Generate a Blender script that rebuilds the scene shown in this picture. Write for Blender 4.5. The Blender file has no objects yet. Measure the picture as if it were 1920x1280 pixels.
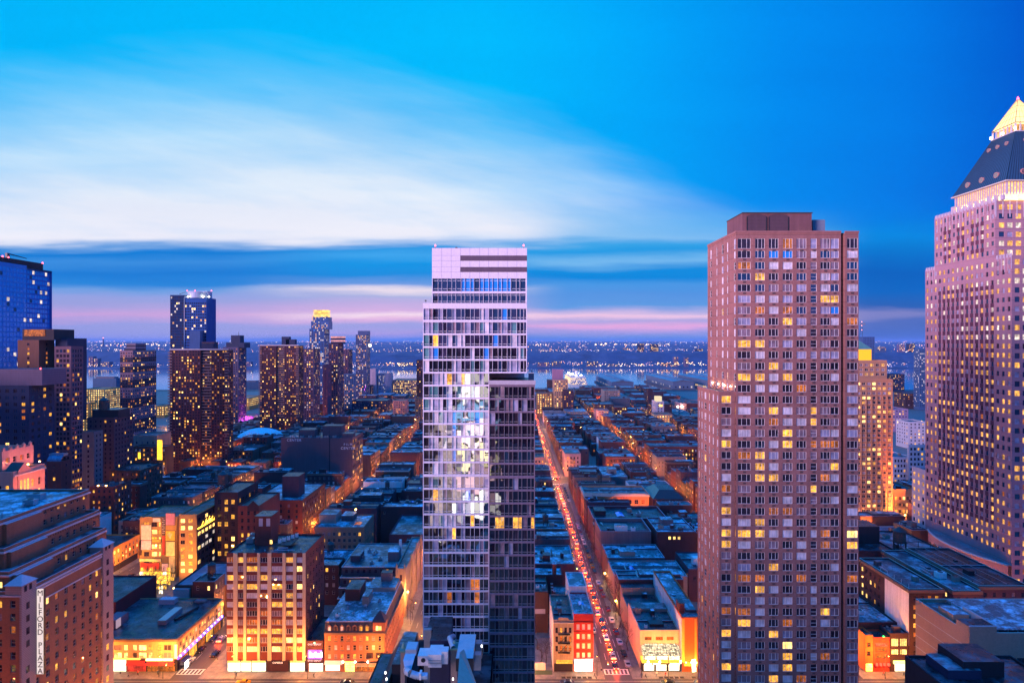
import bpy, math, random
from math import radians, sin, cos, pi, floor, sqrt
R = random.Random(47)
SC = bpy.context.scene
COL = SC.collection
H, F = 112.0, 1150.0          # eye height (m) and focal length in photograph pixels

# ---------------------------------------------------------------- camera
cam_d = bpy.data.cameras.new('camera')
cam_d.sensor_width = 36.0
cam_d.lens = 36.0 * F / 1920.0
cam_d.clip_start, cam_d.clip_end = 1.0, 90000.0
cam = bpy.data.objects.new('camera', cam_d)
cam.location = (0, 0, H)
cam.rotation_euler = (radians(90), 0, 0)
COL.objects.link(cam)
SC.camera = cam
SC.view_settings.view_transform = 'Standard'
SC.view_settings.look = 'None'
SC.view_settings.exposure = 0.0
SC.view_settings.gamma = 1.0
SC.cycles.use_denoising = True
SC.cycles.max_bounces = 5
SC.cycles.diffuse_bounces = 2
SC.cycles.glossy_bounces = 3
SC.cycles.transmission_bounces = 2
SC.cycles.sample_clamp_indirect = 4.0
SC.cycles.caustics_reflective = False
SC.cycles.caustics_refractive = False

def lin(r, g, b):
 def c(x):
  x /= 255.0
  return x / 12.92 if x <= 0.04045 else ((x + 0.055) / 1.055) ** 2.4
 return (c(r), c(g), c(b), 1.0)

# ---------------------------------------------------------------- node helper
class NT:
 def __init__(s, tree):
  s.t = tree
  s.t.nodes.clear()
 def n(s, typ, **kw):
  nd = s.t.nodes.new(typ)
  for k, v in kw.items():
   setattr(nd, k, v)
  return nd
 def put(s, sock, v):
  if v is None:
   return
  if hasattr(v, 'is_output'):
   s.t.links.new(v, sock)
  else:
   sock.default_value = v
 def m(s, op, a, b=None, c=None, clamp=False):
  nd = s.n('ShaderNodeMath', operation=op, use_clamp=clamp)
  s.put(nd.inputs[0], a); s.put(nd.inputs[1], b); s.put(nd.inputs[2], c)
  return nd.outputs[0]
 def vm(s, op, a, b=None):
  nd = s.n('ShaderNodeVectorMath', operation=op)
  s.put(nd.inputs[0], a); s.put(nd.inputs[1], b)
  return nd.outputs[0]
 def sstep(s, x, a, b):
  nd = s.n('ShaderNodeMapRange', interpolation_type='SMOOTHSTEP')
  s.put(nd.inputs[0], x); nd.inputs[1].default_value = a; nd.inputs[2].default_value = b
  return nd.outputs[0]
 def ramp(s, x, stops, interp='LINEAR'):
  nd = s.n('ShaderNodeValToRGB')
  cr = nd.color_ramp
  cr.interpolation = interp
  while len(cr.elements) < len(stops):
   cr.elements.new(0.5)
  for e, (p, c) in zip(cr.elements, stops):
   e.position = p
   e.color = c if len(c) == 4 else (*c, 1)
  s.put(nd.inputs[0], x)
  return nd.outputs[0]
 def mix(s, f, a, b, mode='MIX'):
  nd = s.n('ShaderNodeMix', data_type='RGBA', blend_type=mode)
  s.put(nd.inputs[0], f); s.put(nd.inputs[6], a); s.put(nd.inputs[7], b)
  return nd.outputs[2]
 def noise(s, vec, scale, detail=2.0, rough=0.5, out=0):
  nd = s.n('ShaderNodeTexNoise')
  s.put(nd.inputs['Vector'], vec)
  nd.inputs['Scale'].default_value = scale
  nd.inputs['Detail'].default_value = detail
  nd.inputs['Roughness'].default_value = rough
  return nd.outputs[out]
 def sep(s, v):
  nd = s.n('ShaderNodeSeparateXYZ'); s.put(nd.inputs[0], v)
  return nd.outputs
 def comb(s, x, y, z):
  nd = s.n('ShaderNodeCombineXYZ')
  s.put(nd.inputs[0], x); s.put(nd.inputs[1], y); s.put(nd.inputs[2], z)
  return nd.outputs[0]

# ---------------------------------------------------------------- dusk sky
world = bpy.data.worlds.new('World')
SC.world = world
world.use_nodes = True
def make_sky():
 t = NT(world.node_tree)
 d = t.n('ShaderNodeTexCoord').outputs['Generated']
 dx, dy, dz = t.sep(d)
 dyc = t.m('MAXIMUM', dy, 0.12)
 u = t.m('DIVIDE', dx, dyc)                    # position on the cloud deck's sight lines
 v = t.m('DIVIDE', dz, dyc)
 # streaked warp of the deck
 wv = t.noise(t.comb(t.m('MULTIPLY', u, 1.3), t.m('MULTIPLY', v, 16.0), 0.0), 1.6, 3.0, 0.55)
 wv2 = t.noise(t.comb(t.m('MULTIPLY', u, 0.8), t.m('MULTIPLY', v, 5.0), 3.7), 1.5, 2.0, 0.5)
 wq = t.noise(t.comb(t.m('MULTIPLY', u, 3.2), t.m('MULTIPLY', v, 26.0), 9.1), 1.2, 4.0, 0.6)
 vw = t.m('ADD', v, t.m('ADD', t.m('MULTIPLY', t.m('SUBTRACT', wv, 0.5), 0.034), t.m('MULTIPLY', t.m('SUBTRACT', wq, 0.5), 0.022)))
 def yy(y):
  return (640.0 - y) / F
 def vr(stops, top=0.6):
  st = sorted(((max(0.0, yy(y)) / top, lin(*c)) for y, c in stops), key=lambda p: p[0])
  return t.ramp(t.m('DIVIDE', vw, top), st)
 # clear upper sky by azimuth
 un = t.m('MULTIPLY_ADD', u, 0.5, 0.5)
 base = t.ramp(un, [(0.08, lin(0, 183, 251)), (0.48, lin(0, 184, 252)), (0.60, lin(0, 166, 249)),
      (0.72, lin(0, 140, 240)), (0.82, lin(0, 124, 232)), (0.93, lin(0, 88, 208))])
 # big lit fan of cloud from the lower left
 uc = t.m('ADD', u, 0.53)
 vb = t.m('SUBTRACT', 0.505, t.m('MULTIPLY', t.m('MULTIPLY', uc, uc), 0.33))
 vb = t.m('ADD', vb, t.m('MULTIPLY', t.m('SUBTRACT', wv2, 0.5), 0.06))
 wis = t.noise(t.comb(t.m('MULTIPLY_ADD', v, 2.2, t.m('MULTIPLY', u, 2.0)), t.m('MULTIPLY_ADD', u, 1.6, t.m('MULTIPLY', v, 9.0)), 1.3), 1.3, 6.0, 0.62)
 rel = t.m('DIVIDE', t.m('SUBTRACT', t.m('ADD', vb, t.m('MULTIPLY', t.m('SUBTRACT', wis, 0.5), 0.16)), v), 0.35)
 fan = t.ramp(rel, [(0.0, (0, 0, 0)), (0.08, (0.05,) * 3), (0.26, (0.30,) * 3), (0.52, (0.72,) * 3), (0.8, (1.0,) * 3)])
 fan = t.m('MULTIPLY', fan, t.m('SUBTRACT', 1.0, t.m('MULTIPLY', t.sstep(u, 0.08, 0.50), 0.85)))
 fan = t.m('MULTIPLY', fan, t.m('ADD', t.m('MULTIPLY_ADD', t.m('SUBTRACT', wv, 0.5), 0.5, 1.0), t.m('MULTIPLY', t.m('SUBTRACT', wis, 0.5), 0.5)), clamp=True)
 white = t.ramp(v, [(0.16, lin(240, 238, 250)), (0.24, lin(230, 239, 252)), (0.36, lin(196, 230, 253)), (0.47, lin(140, 210, 251))])
 up = t.mix(fan, base, white)
 # low cloud banks for three azimuth ranges
 lo_l = vr([(645, (110, 130, 200)), (630, (165, 164, 220)), (605, (160, 164, 224)), (592, (210, 168, 220)), (580, (180, 166, 222)), (568, (158, 164, 222)), (556, (150, 164, 226)), (541, (110, 160, 226)),
    (529, (40, 134, 218)), (512, (24, 124, 214)), (488, (58, 142, 222)), (470, (10, 124, 214)), (460, (84, 154, 224)), (449, (186, 204, 240)), (436, (236, 238, 251))])
 lo_m = vr([(645, (70, 120, 200)), (634, (86, 132, 212)), (621, (182, 162, 222)), (611, (160, 164, 224)), (601, (232, 182, 224)), (592, (255, 228, 240)), (584, (220, 180, 226)), (570, (196, 176, 226)), (555, (172, 180, 226)), (543, (236, 222, 236)),
    (532, (112, 156, 226)), (515, (28, 140, 222)), (498, (12, 148, 228)), (478, (62, 164, 236)), (462, (36, 148, 226)), (450, (128, 184, 240)), (434, (176, 212, 246)), (415, (222, 234, 251))])
 lo_c = vr([(645, (96, 140, 210)), (634, (122, 152, 216)), (620, (180, 164, 224)), (611, (245, 176, 222)), (603, (176, 168, 224)), (593, (252, 206, 230)), (584, (190, 180, 228)), (574, (96, 156, 226)), (555, (86, 150, 226)), (534, (72, 152, 228)),
    (520, (0, 134, 220)), (505, (10, 140, 222)), (489, (116, 184, 238)), (474, (34, 154, 228)), (458, (52, 164, 232)), (446, (132, 192, 242)), (422, (106, 186, 241)), (395, (112, 194, 244))])
 lo_r = vr([(645, (64, 96, 170)), (622, (70, 104, 182)), (602, (84, 110, 184)), (592, (132, 134, 194)), (580, (40, 98, 180)),
    (545, (0, 104, 196)), (510, (0, 98, 192)), (480, (0, 112, 204)), (440, (0, 140, 226)), (415, (0, 132, 224))])
 low = t.mix(t.sstep(u, -0.5, -0.22), lo_l, lo_m)
 low = t.mix(t.sstep(u, -0.1, 0.10), low, lo_c)
 low = t.mix(t.sstep(u, 0.36, 0.60), low, lo_r)
 lowmask_l = t.m('SUBTRACT', 1.0, t.sstep(vw, 0.150, 0.172))
 lowmask_r = t.m('SUBTRACT', 1.0, t.sstep(vw, 0.15, 0.235))
 lowmask = t.n('ShaderNodeMix', data_type='FLOAT')
 t.put(lowmask.inputs[0], t.sstep(u, -0.05, 0.15)); t.put(lowmask.inputs[2], lowmask_l); t.put(lowmask.inputs[3], lowmask_r)
 west = t.mix(lowmask.outputs[0], up, low)
 streak = t.m('MULTIPLY_ADD', t.m('SUBTRACT', wv2, 0.5), 0.28, 1.0)
 west = t.mix(1.0, west, t.comb(streak, streak, t.m('MULTIPLY_ADD', t.m('SUBTRACT', wv2, 0.5), 0.12, 1.0)), 'MULTIPLY')
 # overhead and eastern sky
 zen = t.mix(t.sstep(dz, 0.46, 0.72), west, (0.0, 0.47, 2.1, 1))
 east = t.ramp(dz, [(0.0, lin(96, 70, 140)), (0.05, lin(70, 90, 176)), (0.2, lin(0, 100, 200)), (0.5, (0.0, 0.42, 1.5))])
 sky = t.mix(t.sstep(dy, -0.08, 0.16), east, zen)
 ground = lin(22, 14, 30)
 sky = t.mix(t.sstep(dz, -0.03, -0.004), ground, sky)
 bg = t.n('ShaderNodeBackground')
 t.put(bg.inputs[0], sky)
 bg.inputs[1].default_value = 1.0
 out = t.n('ShaderNodeOutputWorld')
 t.t.links.new(bg.outputs[0], out.inputs[0])
make_sky()
world.cycles.sampling_method = 'MANUAL'
world.cycles.sample_map_resolution = 512

# ---------------------------------------------------------------- soft afterglow from behind and left of the camera
sun_d = bpy.data.lights.new('afterglow_sun', 'SUN')
sun_d.energy = 6.0
sun_d.angle = radians(20)
sun_d.color = (1.0, 0.64, 0.80)
sun = bpy.data.objects.new('afterglow_sun', sun_d)
COL.objects.link(sun)
def aim(o, dirv):
 from mathutils import Vector
 o.rotation_euler = Vector(dirv).to_track_quat('-Z', 'Y').to_euler()
aim(sun, (0.79, 0.60, -0.085))
# ---------------------------------------------------------------- mesh builder
class MB:
 def __init__(s):
  s.v, s.f, s.mi, s.mats, s.ix = [], [], [], [], {}
 def mat(s, m):
  k = m.name
  if k not in s.ix:
   s.ix[k] = len(s.mats); s.mats.append(m)
  return s.ix[k]
 def face(s, pts, m):
  b = len(s.v)
  s.v.extend(pts)
  s.f.append(tuple(range(b, b + len(pts))))
  s.mi.append(s.mat(m))
 def box(s, x0, x1, y0, y1, z0, z1, m, top=None, skip=''):
  b = len(s.v)
  s.v += [(x0, y0, z0), (x1, y0, z0), (x1, y1, z0), (x0, y1, z0), (x0, y0, z1), (x1, y0, z1), (x1, y1, z1), (x0, y1, z1)]
  i = s.mat(m); it = s.mat(top) if top else i
  for k, q in (('f', (0, 1, 5, 4)), ('r', (1, 2, 6, 5)), ('b', (2, 3, 7, 6)), ('l', (3, 0, 4, 7)), ('t', (4, 5, 6, 7)), ('d', (3, 2, 1, 0))):
   if k in skip:
    continue
   s.f.append(tuple(b + j for j in q)); s.mi.append(it if k == 't' else i)
 def cyl(s, cx, cy, z0, z1, r0, r1=None, n=14, m=None, cap=True, capm=None):
  r1 = r0 if r1 is None else r1
  b = len(s.v)
  for k in range(n):
   a = 2 * pi * k / n
   s.v.append((cx + r0 * cos(a), cy + r0 * sin(a), z0))
   s.v.append((cx + r1 * cos(a), cy + r1 * sin(a), z1))
  i = s.mat(m)
  for k in range(n):
   j = (k + 1) % n
   s.f.append((b + 2 * k, b + 2 * j, b + 2 * j + 1, b + 2 * k + 1)); s.mi.append(i)
  if cap:
   s.f.append(tuple(b + 2 * k + 1 for k in range(n))); s.mi.append(s.mat(capm) if capm else i)
 def tube(s, p, q, r0, r1, m, n=5):
  from mathutils import Vector
  p, q = Vector(p), Vector(q)
  d = q - p
  if d.length < 1e-6:
   return
  d.normalize()
  a = d.orthogonal().normalized(); c = d.cross(a)
  b = len(s.v)
  for k in range(n):
   t = 2 * pi * k / n
   o = a * cos(t) + c * sin(t)
   s.v.append(tuple(p + o * r0)); s.v.append(tuple(q + o * r1))
  i = s.mat(m)
  for k in range(n):
   j = (k + 1) % n
   s.f.append((b + 2 * k, b + 2 * j, b + 2 * j + 1, b + 2 * k + 1)); s.mi.append(i)
 def pyramid(s, x0, x1, y0, y1, z0, z1, m, a=0.0, cx=None, cy=None):
  cx = (x0 + x1) / 2 if cx is None else cx; cy = (y0 + y1) / 2 if cy is None else cy
  lo = [(x0, y0, z0), (x1, y0, z0), (x1, y1, z0), (x0, y1, z0)]
  hi = [(cx - a, cy - a, z1), (cx + a, cy - a, z1), (cx + a, cy + a, z1), (cx - a, cy + a, z1)]
  for k in range(4):
   j = (k + 1) % 4
   s.face([lo[k], lo[j], hi[j], hi[k]] if a > 0 else [lo[k], lo[j], hi[k]], m)
  if a > 0:
   s.face(hi, m)
 def mesh(s, name, off=(0, 0, 0)):
  me = bpy.data.meshes.new(name)
  ox, oy, oz = off
  me.from_pydata([(x - ox, y - oy, z - oz) for x, y, z in s.v], [], s.f)
  for m in s.mats:
   me.materials.append(m)
  me.polygons.foreach_set('material_index', s.mi)
  me.update()
  return me
 def obj(s, name, parent=None, off=None):
  """world-space geometry -> object at the parent's base (or at off)"""
  if not s.f:
   return None
  o = (0, 0, 0)
  if parent is not None:
   o = world_of(parent)
  elif off is not None:
   o = off
  ob = bpy.data.objects.new(name, s.mesh(name, o))
  COL.objects.link(ob)
  if parent is not None:
   ob.parent = parent
  else:
   ob.location = o
  return ob

def world_of(o):
 x = y = z = 0.0
 while o is not None:
  x += o.location[0]; y += o.location[1]; z += o.location[2]
  o = o.parent
 return (x, y, z)

USED = {}
def tag(o, label=None, cat=None, group=None, kind=None):
 if label:
  o['label'] = label
 if cat:
  o['category'] = cat
 if group:
  o['group'] = group
 if kind:
  o['kind'] = kind
 return o
def empty(name, loc, label=None, cat=None, group=None, rz=0.0):
 o = bpy.data.objects.new(name, None)
 o.empty_display_size = 0.5
 COL.objects.link(o)
 o.location = loc
 o.rotation_euler = (0, 0, rz)
 return tag(o, label, cat, group)
def copy_tree(o, parent=None):
 kids = list(o.children)
 c = o.copy(); COL.objects.link(c); c.parent = parent
 for k in kids:
  copy_tree(k, c)
 return c
def text(name, body, parent, loc, size, mat, rot=(pi / 2, 0, 0), extrude=0.04, align='CENTER', spacing=1.0, sx=1.0):
 cu = bpy.data.curves.new(name, 'FONT')
 cu.body = body; cu.size = size; cu.extrude = extrude
 cu.align_x = align; cu.align_y = 'CENTER'; cu.space_character = spacing
 cu.materials.append(mat)
 o = bpy.data.objects.new(name, cu)
 COL.objects.link(o)
 p = world_of(parent)
 o.parent = parent
 o.location = (loc[0] - p[0], loc[1] - p[1], loc[2] - p[2])
 o.rotation_euler = rot
 o.scale = (sx, 1, 1)
 return o

# ---------------------------------------------------------------- materials
MATS = {}
def newmat(name):
 m = bpy.data.materials.new(name)
 m.use_nodes = True
 t = NT(m.node_tree)
 out = t.n('ShaderNodeOutputMaterial')
 return m, t, out
def pos(t):
 return t.n('ShaderNodeNewGeometry').outputs['Position']
def princ(t, out, **kw):
 b = t.n('ShaderNodeBsdfPrincipled')
 for k, v in kw.items():
  t.put(b.inputs[k.replace('_', ' ')], v)
 t.t.links.new(b.outputs[0], out.inputs[0])
 return b
def W(name, c, var=0.25, rough=0.85, streak=0.25, band=None, brick=0.0, spec=0.3):
 """masonry, stucco, concrete or painted metal wall: blotches, rain streaks, optional floor joints and bricks"""
 if name in MATS:
  return MATS[name]
 m, t, out = newmat(name)
 p = pos(t)
 x, y, z = t.sep(p)
 uu = t.m('ADD', x, y)
 a = t.noise(p, 0.13, 3.0, 0.6)
 b = t.noise(t.comb(t.m('MULTIPLY', uu, 1.0), t.m('MULTIPLY', z, 0.06), 0.0), 0.9, 3.0, 0.6)
 g = t.noise(p, 2.3, 2.0, 0.6)
 k = t.m('ADD', t.m('MULTIPLY_ADD', t.m('SUBTRACT', a, 0.5), var * 2.0, 1.0), t.m('MULTIPLY', t.m('SUBTRACT', b, 0.5), streak * 2.0))
 k = t.m('ADD', k, t.m('MULTIPLY', t.m('SUBTRACT', g, 0.5), 0.35))
 if brick:
  bt = t.n('ShaderNodeTexBrick')
  t.put(bt.inputs['Vector'], t.comb(uu, z, 0.0))
  bt.inputs['Scale'].default_value = 1.0
  bt.inputs['Brick Width'].default_value = 0.5
  bt.inputs['Row Height'].default_value = 0.17
  bt.inputs['Mortar Size'].default_value = 0.02
  bt.inputs['Color1'].default_value = (1.18, 1.18, 1.18, 1); bt.inputs['Color2'].default_value = (0.82, 0.82, 0.82, 1)
  bt.inputs['Mortar'].default_value = (0.9, 0.9, 0.9, 1)
  k = t.m('MULTIPLY', k, t.m('MULTIPLY_ADD', t.m('SUBTRACT', t.sep(bt.outputs[0])[0], 1.0), brick, 1.0))
 if band:
  fr = t.m('FRACT', t.m('DIVIDE', t.m('SUBTRACT', z, band[1]), band[0]))
  ln = t.m('LESS_THAN', fr, band[2] / band[0])
  k = t.m('MULTIPLY', k, t.m('SUBTRACT', 1.0, t.m('MULTIPLY', ln, 0.35)))
 k = t.m('MAXIMUM', k, 0.15)
 col = t.mix(1.0, (*c, 1), t.comb(k, k, k), 'MULTIPLY')
 bs = princ(t, out, Base_Color=col, Roughness=rough)
 bs.inputs['Specular IOR Level'].default_value = spec
 MATS[name] = m
 return m
def roofmat(name, c1, c2, rough=0.5, scale=0.20, spec=0.5):
 """bitumen or silver-coated roofing: patches, seams, puddles and soot"""
 if name in MATS:
  return MATS[name]
 m, t, out = newmat(name)
 p = pos(t)
 x, y, z = t.sep(p)
 r = t.n('ShaderNodeObjectInfo').outputs['Random']
 q = t.vm('ADD', p, t.comb(t.m('MULTIPLY', r, 91.0), t.m('MULTIPLY', r, 37.0), 0.0))
 a = t.noise(q, scale, 4.0, 0.65)
 b = t.noise(q, 0.9, 3.0, 0.6)
 f = t.m('ADD', t.m('MULTIPLY', t.m('SUBTRACT', a, 0.46), 4.6), t.m('MULTIPLY', t.m('SUBTRACT', b, 0.5), 2.2), clamp=True)
 col = t.mix(f, (*c1, 1), (*c2, 1))
 seam = t.m('LESS_THAN', t.m('FRACT', t.m('DIVIDE', y, 1.9)), 0.09)
 col = t.mix(t.m('MULTIPLY', seam, 0.35), col, (0.02, 0.02, 0.02, 1))
 rg = t.m('MULTIPLY_ADD', t.sstep(b, 0.35, 0.7), 0.35, rough - 0.15)
 bs = princ(t, out, Base_Color=col, Roughness=rg)
 bs.inputs['Specular IOR Level'].default_value = spec
 MATS[name] = m
 return m
def plain(name, c, rough=0.6, metal=0.0, var=0.2, scale=1.5, spec=0.5):
 if name in MATS:
  return MATS[name]
 m, t, out = newmat(name)
 a = t.noise(pos(t), scale, 3.0, 0.6)
 k = t.m('MULTIPLY_ADD', t.m('SUBTRACT', a, 0.5), 2 * var, 1.0)
 bs = princ(t, out, Base_Color=t.mix(1.0, (*c, 1), t.comb(k, k, k), 'MULTIPLY'), Roughness=rough, Metallic=metal)
 bs.inputs['Specular IOR Level'].default_value = spec
 MATS[name] = m
 return m
def glow(name, c, strength, var=0.0, scale=1.0):
 """a lamp, neon, screen or backlit sign: it gives off light"""
 if name in MATS:
  return MATS[name]
 m, t, out = newmat(name)
 e = t.n('ShaderNodeEmission')
 e.inputs[0].default_value = (*c, 1)
 e.inputs[1].default_value = strength
 if var:
  a = t.noise(pos(t), scale, 3.0, 0.7)
  px_, py_, pz_ = t.sep(pos(t))
  bt = t.n('ShaderNodeTexBrick'); t.put(bt.inputs['Vector'], t.comb(t.m('ADD', px_, py_), pz_, 0.0))
  bt.inputs['Scale'].default_value = 1.0; bt.inputs['Brick Width'].default_value = 1.1 / scale; bt.inputs['Row Height'].default_value = .62 / scale; bt.inputs['Mortar Size'].default_value = .05
  bt.inputs['Color1'].default_value = (1.5, 1.5, 1.5, 1); bt.inputs['Color2'].default_value = (.35, .35, .35, 1); bt.inputs['Mortar'].default_value = (.12, .12, .12, 1)
  a = t.m('ADD', a, t.m('MULTIPLY', t.m('SUBTRACT', t.sep(bt.outputs[0])[0], .9), .75))
  a = t.m('MAXIMUM', a, .5 - .46 / var)
  t.put(e.inputs[1], t.m('MULTIPLY', t.m('MULTIPLY_ADD', t.m('SUBTRACT', a, 0.5), 2 * var, 1.0), strength))
 t.t.links.new(e.outputs[0], out.inputs[0])
 MATS[name] = m
 return m
def pane(name, base, refl=0.3, emit=None, es=0.0, curtain=0.0, wob=0.05, rough=0.03, spot=0.0):
 """window glass with what is behind it: blinds, curtains or a lit room; each pane leans a little on its own"""
 m, t, out = newmat(name)
 p = pos(t)
 x, y, z = t.sep(p)
 uu = t.m('ADD', x, y)
 g = t.n('ShaderNodeNewGeometry')
 wn = t.n('ShaderNodeTexWhiteNoise', noise_dimensions='3D')
 t.put(wn.inputs[0], t.vm('FLOOR', t.vm('MULTIPLY', p, (0.8, 0.8, 0.36))))
 tilt = t.vm('SUBTRACT', wn.outputs[1], (0.5, 0.5, 0.5))
 wave = t.vm('SUBTRACT', t.noise(p, 0.45, 1.0, 0.4, out=1), (0.5, 0.5, 0.5))
 nn = t.vm('ADD', g.outputs['Normal'], t.vm('ADD', t.vm('MULTIPLY', tilt, (wob * .6,) * 3), t.vm('MULTIPLY', wave, (wob,) * 3)))
 nn = t.vm('NORMALIZE', nn)
 col = (*base, 1)
 fold = None
 if curtain:
  fold = t.noise(t.comb(t.m('MULTIPLY', uu, 5.0), t.m('MULTIPLY', z, 0.25), 0.0), 1.2, 2.0, 0.6)
  big = t.noise(p, 0.55, 1.0, 0.5)
  k = t.m('MULTIPLY', t.m('MULTIPLY_ADD', t.m('SUBTRACT', fold, 0.5), 2 * curtain, 1.0), t.m('MULTIPLY_ADD', t.m('SUBTRACT', big, 0.5), 1.5, 1.0))
  k = t.m('MAXIMUM', k, 0.05)
  col = t.mix(1.0, col, t.comb(k, k, k), 'MULTIPLY')
 d = t.n('ShaderNodeBsdfDiffuse')
 t.put(d.inputs[0], col)
 sh = d.outputs[0]
 if emit:
  e = t.n('ShaderNodeEmission')
  e.inputs[0].default_value = (*emit, 1)
  room = t.noise(p, 0.9, 2.0, 0.6)
  det = t.noise(p, 2.6, 2.0, 0.7)
  k = t.m('ADD', t.m('MULTIPLY_ADD', t.m('SUBTRACT', room, 0.5), 2.6, 1.0), t.m('MULTIPLY', t.m('SUBTRACT', det, 0.5), 2.4 * (0.5 + spot)))
  if fold is not None:
   k = t.m('MULTIPLY', k, t.m('MULTIPLY_ADD', t.m('SUBTRACT', fold, 0.5), 1.2, 1.0))
  k = t.m('MULTIPLY', k, t.m('MULTIPLY_ADD', wn.outputs[0], 0.9, 0.5))
  k = t.m('MAXIMUM', k, 0.10)
  t.put(e.inputs[1], t.m('MULTIPLY', k, es))
  a = t.n('ShaderNodeAddShader')
  t.t.links.new(sh, a.inputs[0]); t.t.links.new(e.outputs[0], a.inputs[1])
  sh = a.outputs[0]
 gl = t.n('ShaderNodeBsdfGlossy')
 gl.inputs['Roughness'].default_value = rough
 t.put(gl.inputs['Normal'], nn)
 fz = t.n('ShaderNodeFresnel'); fz.inputs[0].default_value = 1.5
 t.put(fz.inputs['Normal'], nn)
 f = t.m('ADD', refl, t.m('MULTIPLY', fz.outputs[0], 0.5), clamp=True)
 mx = t.n('ShaderNodeMixShader')
 t.put(mx.inputs[0], f)
 t.t.links.new(sh, mx.inputs[1]); t.t.links.new(gl.outputs[0], mx.inputs[2])
 t.t.links.new(mx.outputs[0], out.inputs[0])
 m['pane'] = 1
 return m
P = {
 'dark': pane('dark_window_glass', (0.030, 0.020, 0.034), 0.05, curtain=.9),  # purplish base and fold mottling stand in for partial reflections and dim rooms
 'navy': pane('navy_window_glass', (0.010, 0.022, 0.07), 0.02),
 'dusk': pane('dusk_blue_glass', (0.015, 0.04, 0.10), 0.12),
 'mirror': pane('tinted_mirror_glass', (0.02, 0.015, 0.03), 0.42, wob=0.035),
 'mirror2': pane('tinted_dark_glass', (0.012, 0.008, 0.02), 0.16, wob=0.04),
 'blind': pane('glass_over_white_blinds', (0.62, 0.56, 0.62), 0.06, curtain=0.35),
 'curtain': pane('glass_over_mauve_curtains', (0.24, 0.16, 0.20), 0.08, curtain=0.5),
 'lilac': pane('glass_over_grey_shades', (0.34, 0.32, 0.46), 0.08, curtain=0.25),
 'sky': pane('painted_sky_glass', (0.02, 0.30, 0.85), 0.20),  # blue base colour stands in for the mirrored sky
 'warm': pane('lit_yellow_room', (0.05, 0.04, 0.03), 0.04, (1.0, 0.44, 0.05), 1.25, curtain=0.3, spot=0.4),
 'warmdim': pane('dimly_lit_amber_room', (0.05, 0.03, 0.02), 0.06, (1.0, 0.25, 0.03), 0.5, curtain=0.4, spot=0.6),
 'bright': pane('brightly_lit_room', (0.05, 0.05, 0.04), 0.03, (1.0, 0.60, 0.16), 2.6, curtain=0.2),
 'cool': pane('cool_lit_office', (0.05, 0.05, 0.06), 0.04, (1.0, 0.80, 0.66), 1.0, curtain=0.15),
 'blue': pane('screen_lit_room', (0.03, 0.04, 0.06), 0.06, (0.05, 0.38, 1.0), 0.75, curtain=0.2),
 'teal': pane('teal_tinted_glass', (0.10, 0.26, 0.28), 0.25, curtain=.4),
 'red': pane('red_lit_room', (0.05, 0.02, 0.02), 0.05, (1.0, 0.05, 0.03), 0.9),
 'shop': pane('bright_shop_window', (0.05, 0.05, 0.04), 0.03, (1.0, 0.80, 0.48), 4.5, spot=0.9),
 'goldoffice': pane('gold_lit_office', (0.05, 0.04, 0.03), 0.04, (1.0, 0.46, 0.09), 1.15, curtain=0.1),
}
FR = {
 'white': plain('white_window_frame', (0.74, 0.70, 0.74), 0.45),
 'grey': plain('grey_window_frame', (0.34, 0.31, 0.34), 0.5),
 'dark': plain('dark_window_frame', (0.04, 0.03, 0.035), 0.5),
 'stone': plain('stone_window_frame', (0.42, 0.34, 0.30), 0.7),
}
ROOF = {
 'silver': roofmat('silver_coated_roof', (0.08, 0.10, 0.12), (0.64, 0.75, 0.90), 0.42),  # coating tinted blue to carry sky light in its colour
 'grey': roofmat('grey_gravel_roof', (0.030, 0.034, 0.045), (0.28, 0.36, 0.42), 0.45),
 'dark': roofmat('dark_bitumen_roof', (0.008, 0.010, 0.016), (0.085, 0.11, 0.14), 0.42),
 'mauve': roofmat('mauve_membrane_roof', (0.16, 0.13, 0.16), (0.30, 0.25, 0.30), 0.6),
}
METAL = plain('galvanised_metal', (0.42, 0.42, 0.45), 0.35, 0.6)
METALD = plain('dark_painted_metal', (0.03, 0.03, 0.035), 0.45, 0.3)
WHITEP = plain('white_painted_metal', (0.72, 0.68, 0.70), 0.4)
WOOD = plain('weathered_tank_wood', (0.10, 0.06, 0.05), 0.85, 0, 0.35, 0.8)
COPPER = plain('green_copper', (0.10, 0.24, 0.19), 0.6, 0, 0.3, 0.5)
TRIM = {'cream': plain('cream_stone_trim', (0.55, 0.48, 0.42), 0.8), 'mauve': plain('mauve_stone_trim', (0.46, 0.40, 0.46), 0.7),
  'brown': plain('brown_stone_trim', (0.16, 0.09, 0.07), 0.8), 'dark': plain('dark_cornice', (0.05, 0.035, 0.035), 0.7)}
REDL = glow('red_beacon_lens', (1.0, 0.06, 0.08), 14.0)
LAMPW = glow('lamp_glass_amber', (1.0, 0.45, 0.10), 30.0)
LAMPC = glow('lamp_glass_white', (1.0, 0.82, 0.55), 40.0)

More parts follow.
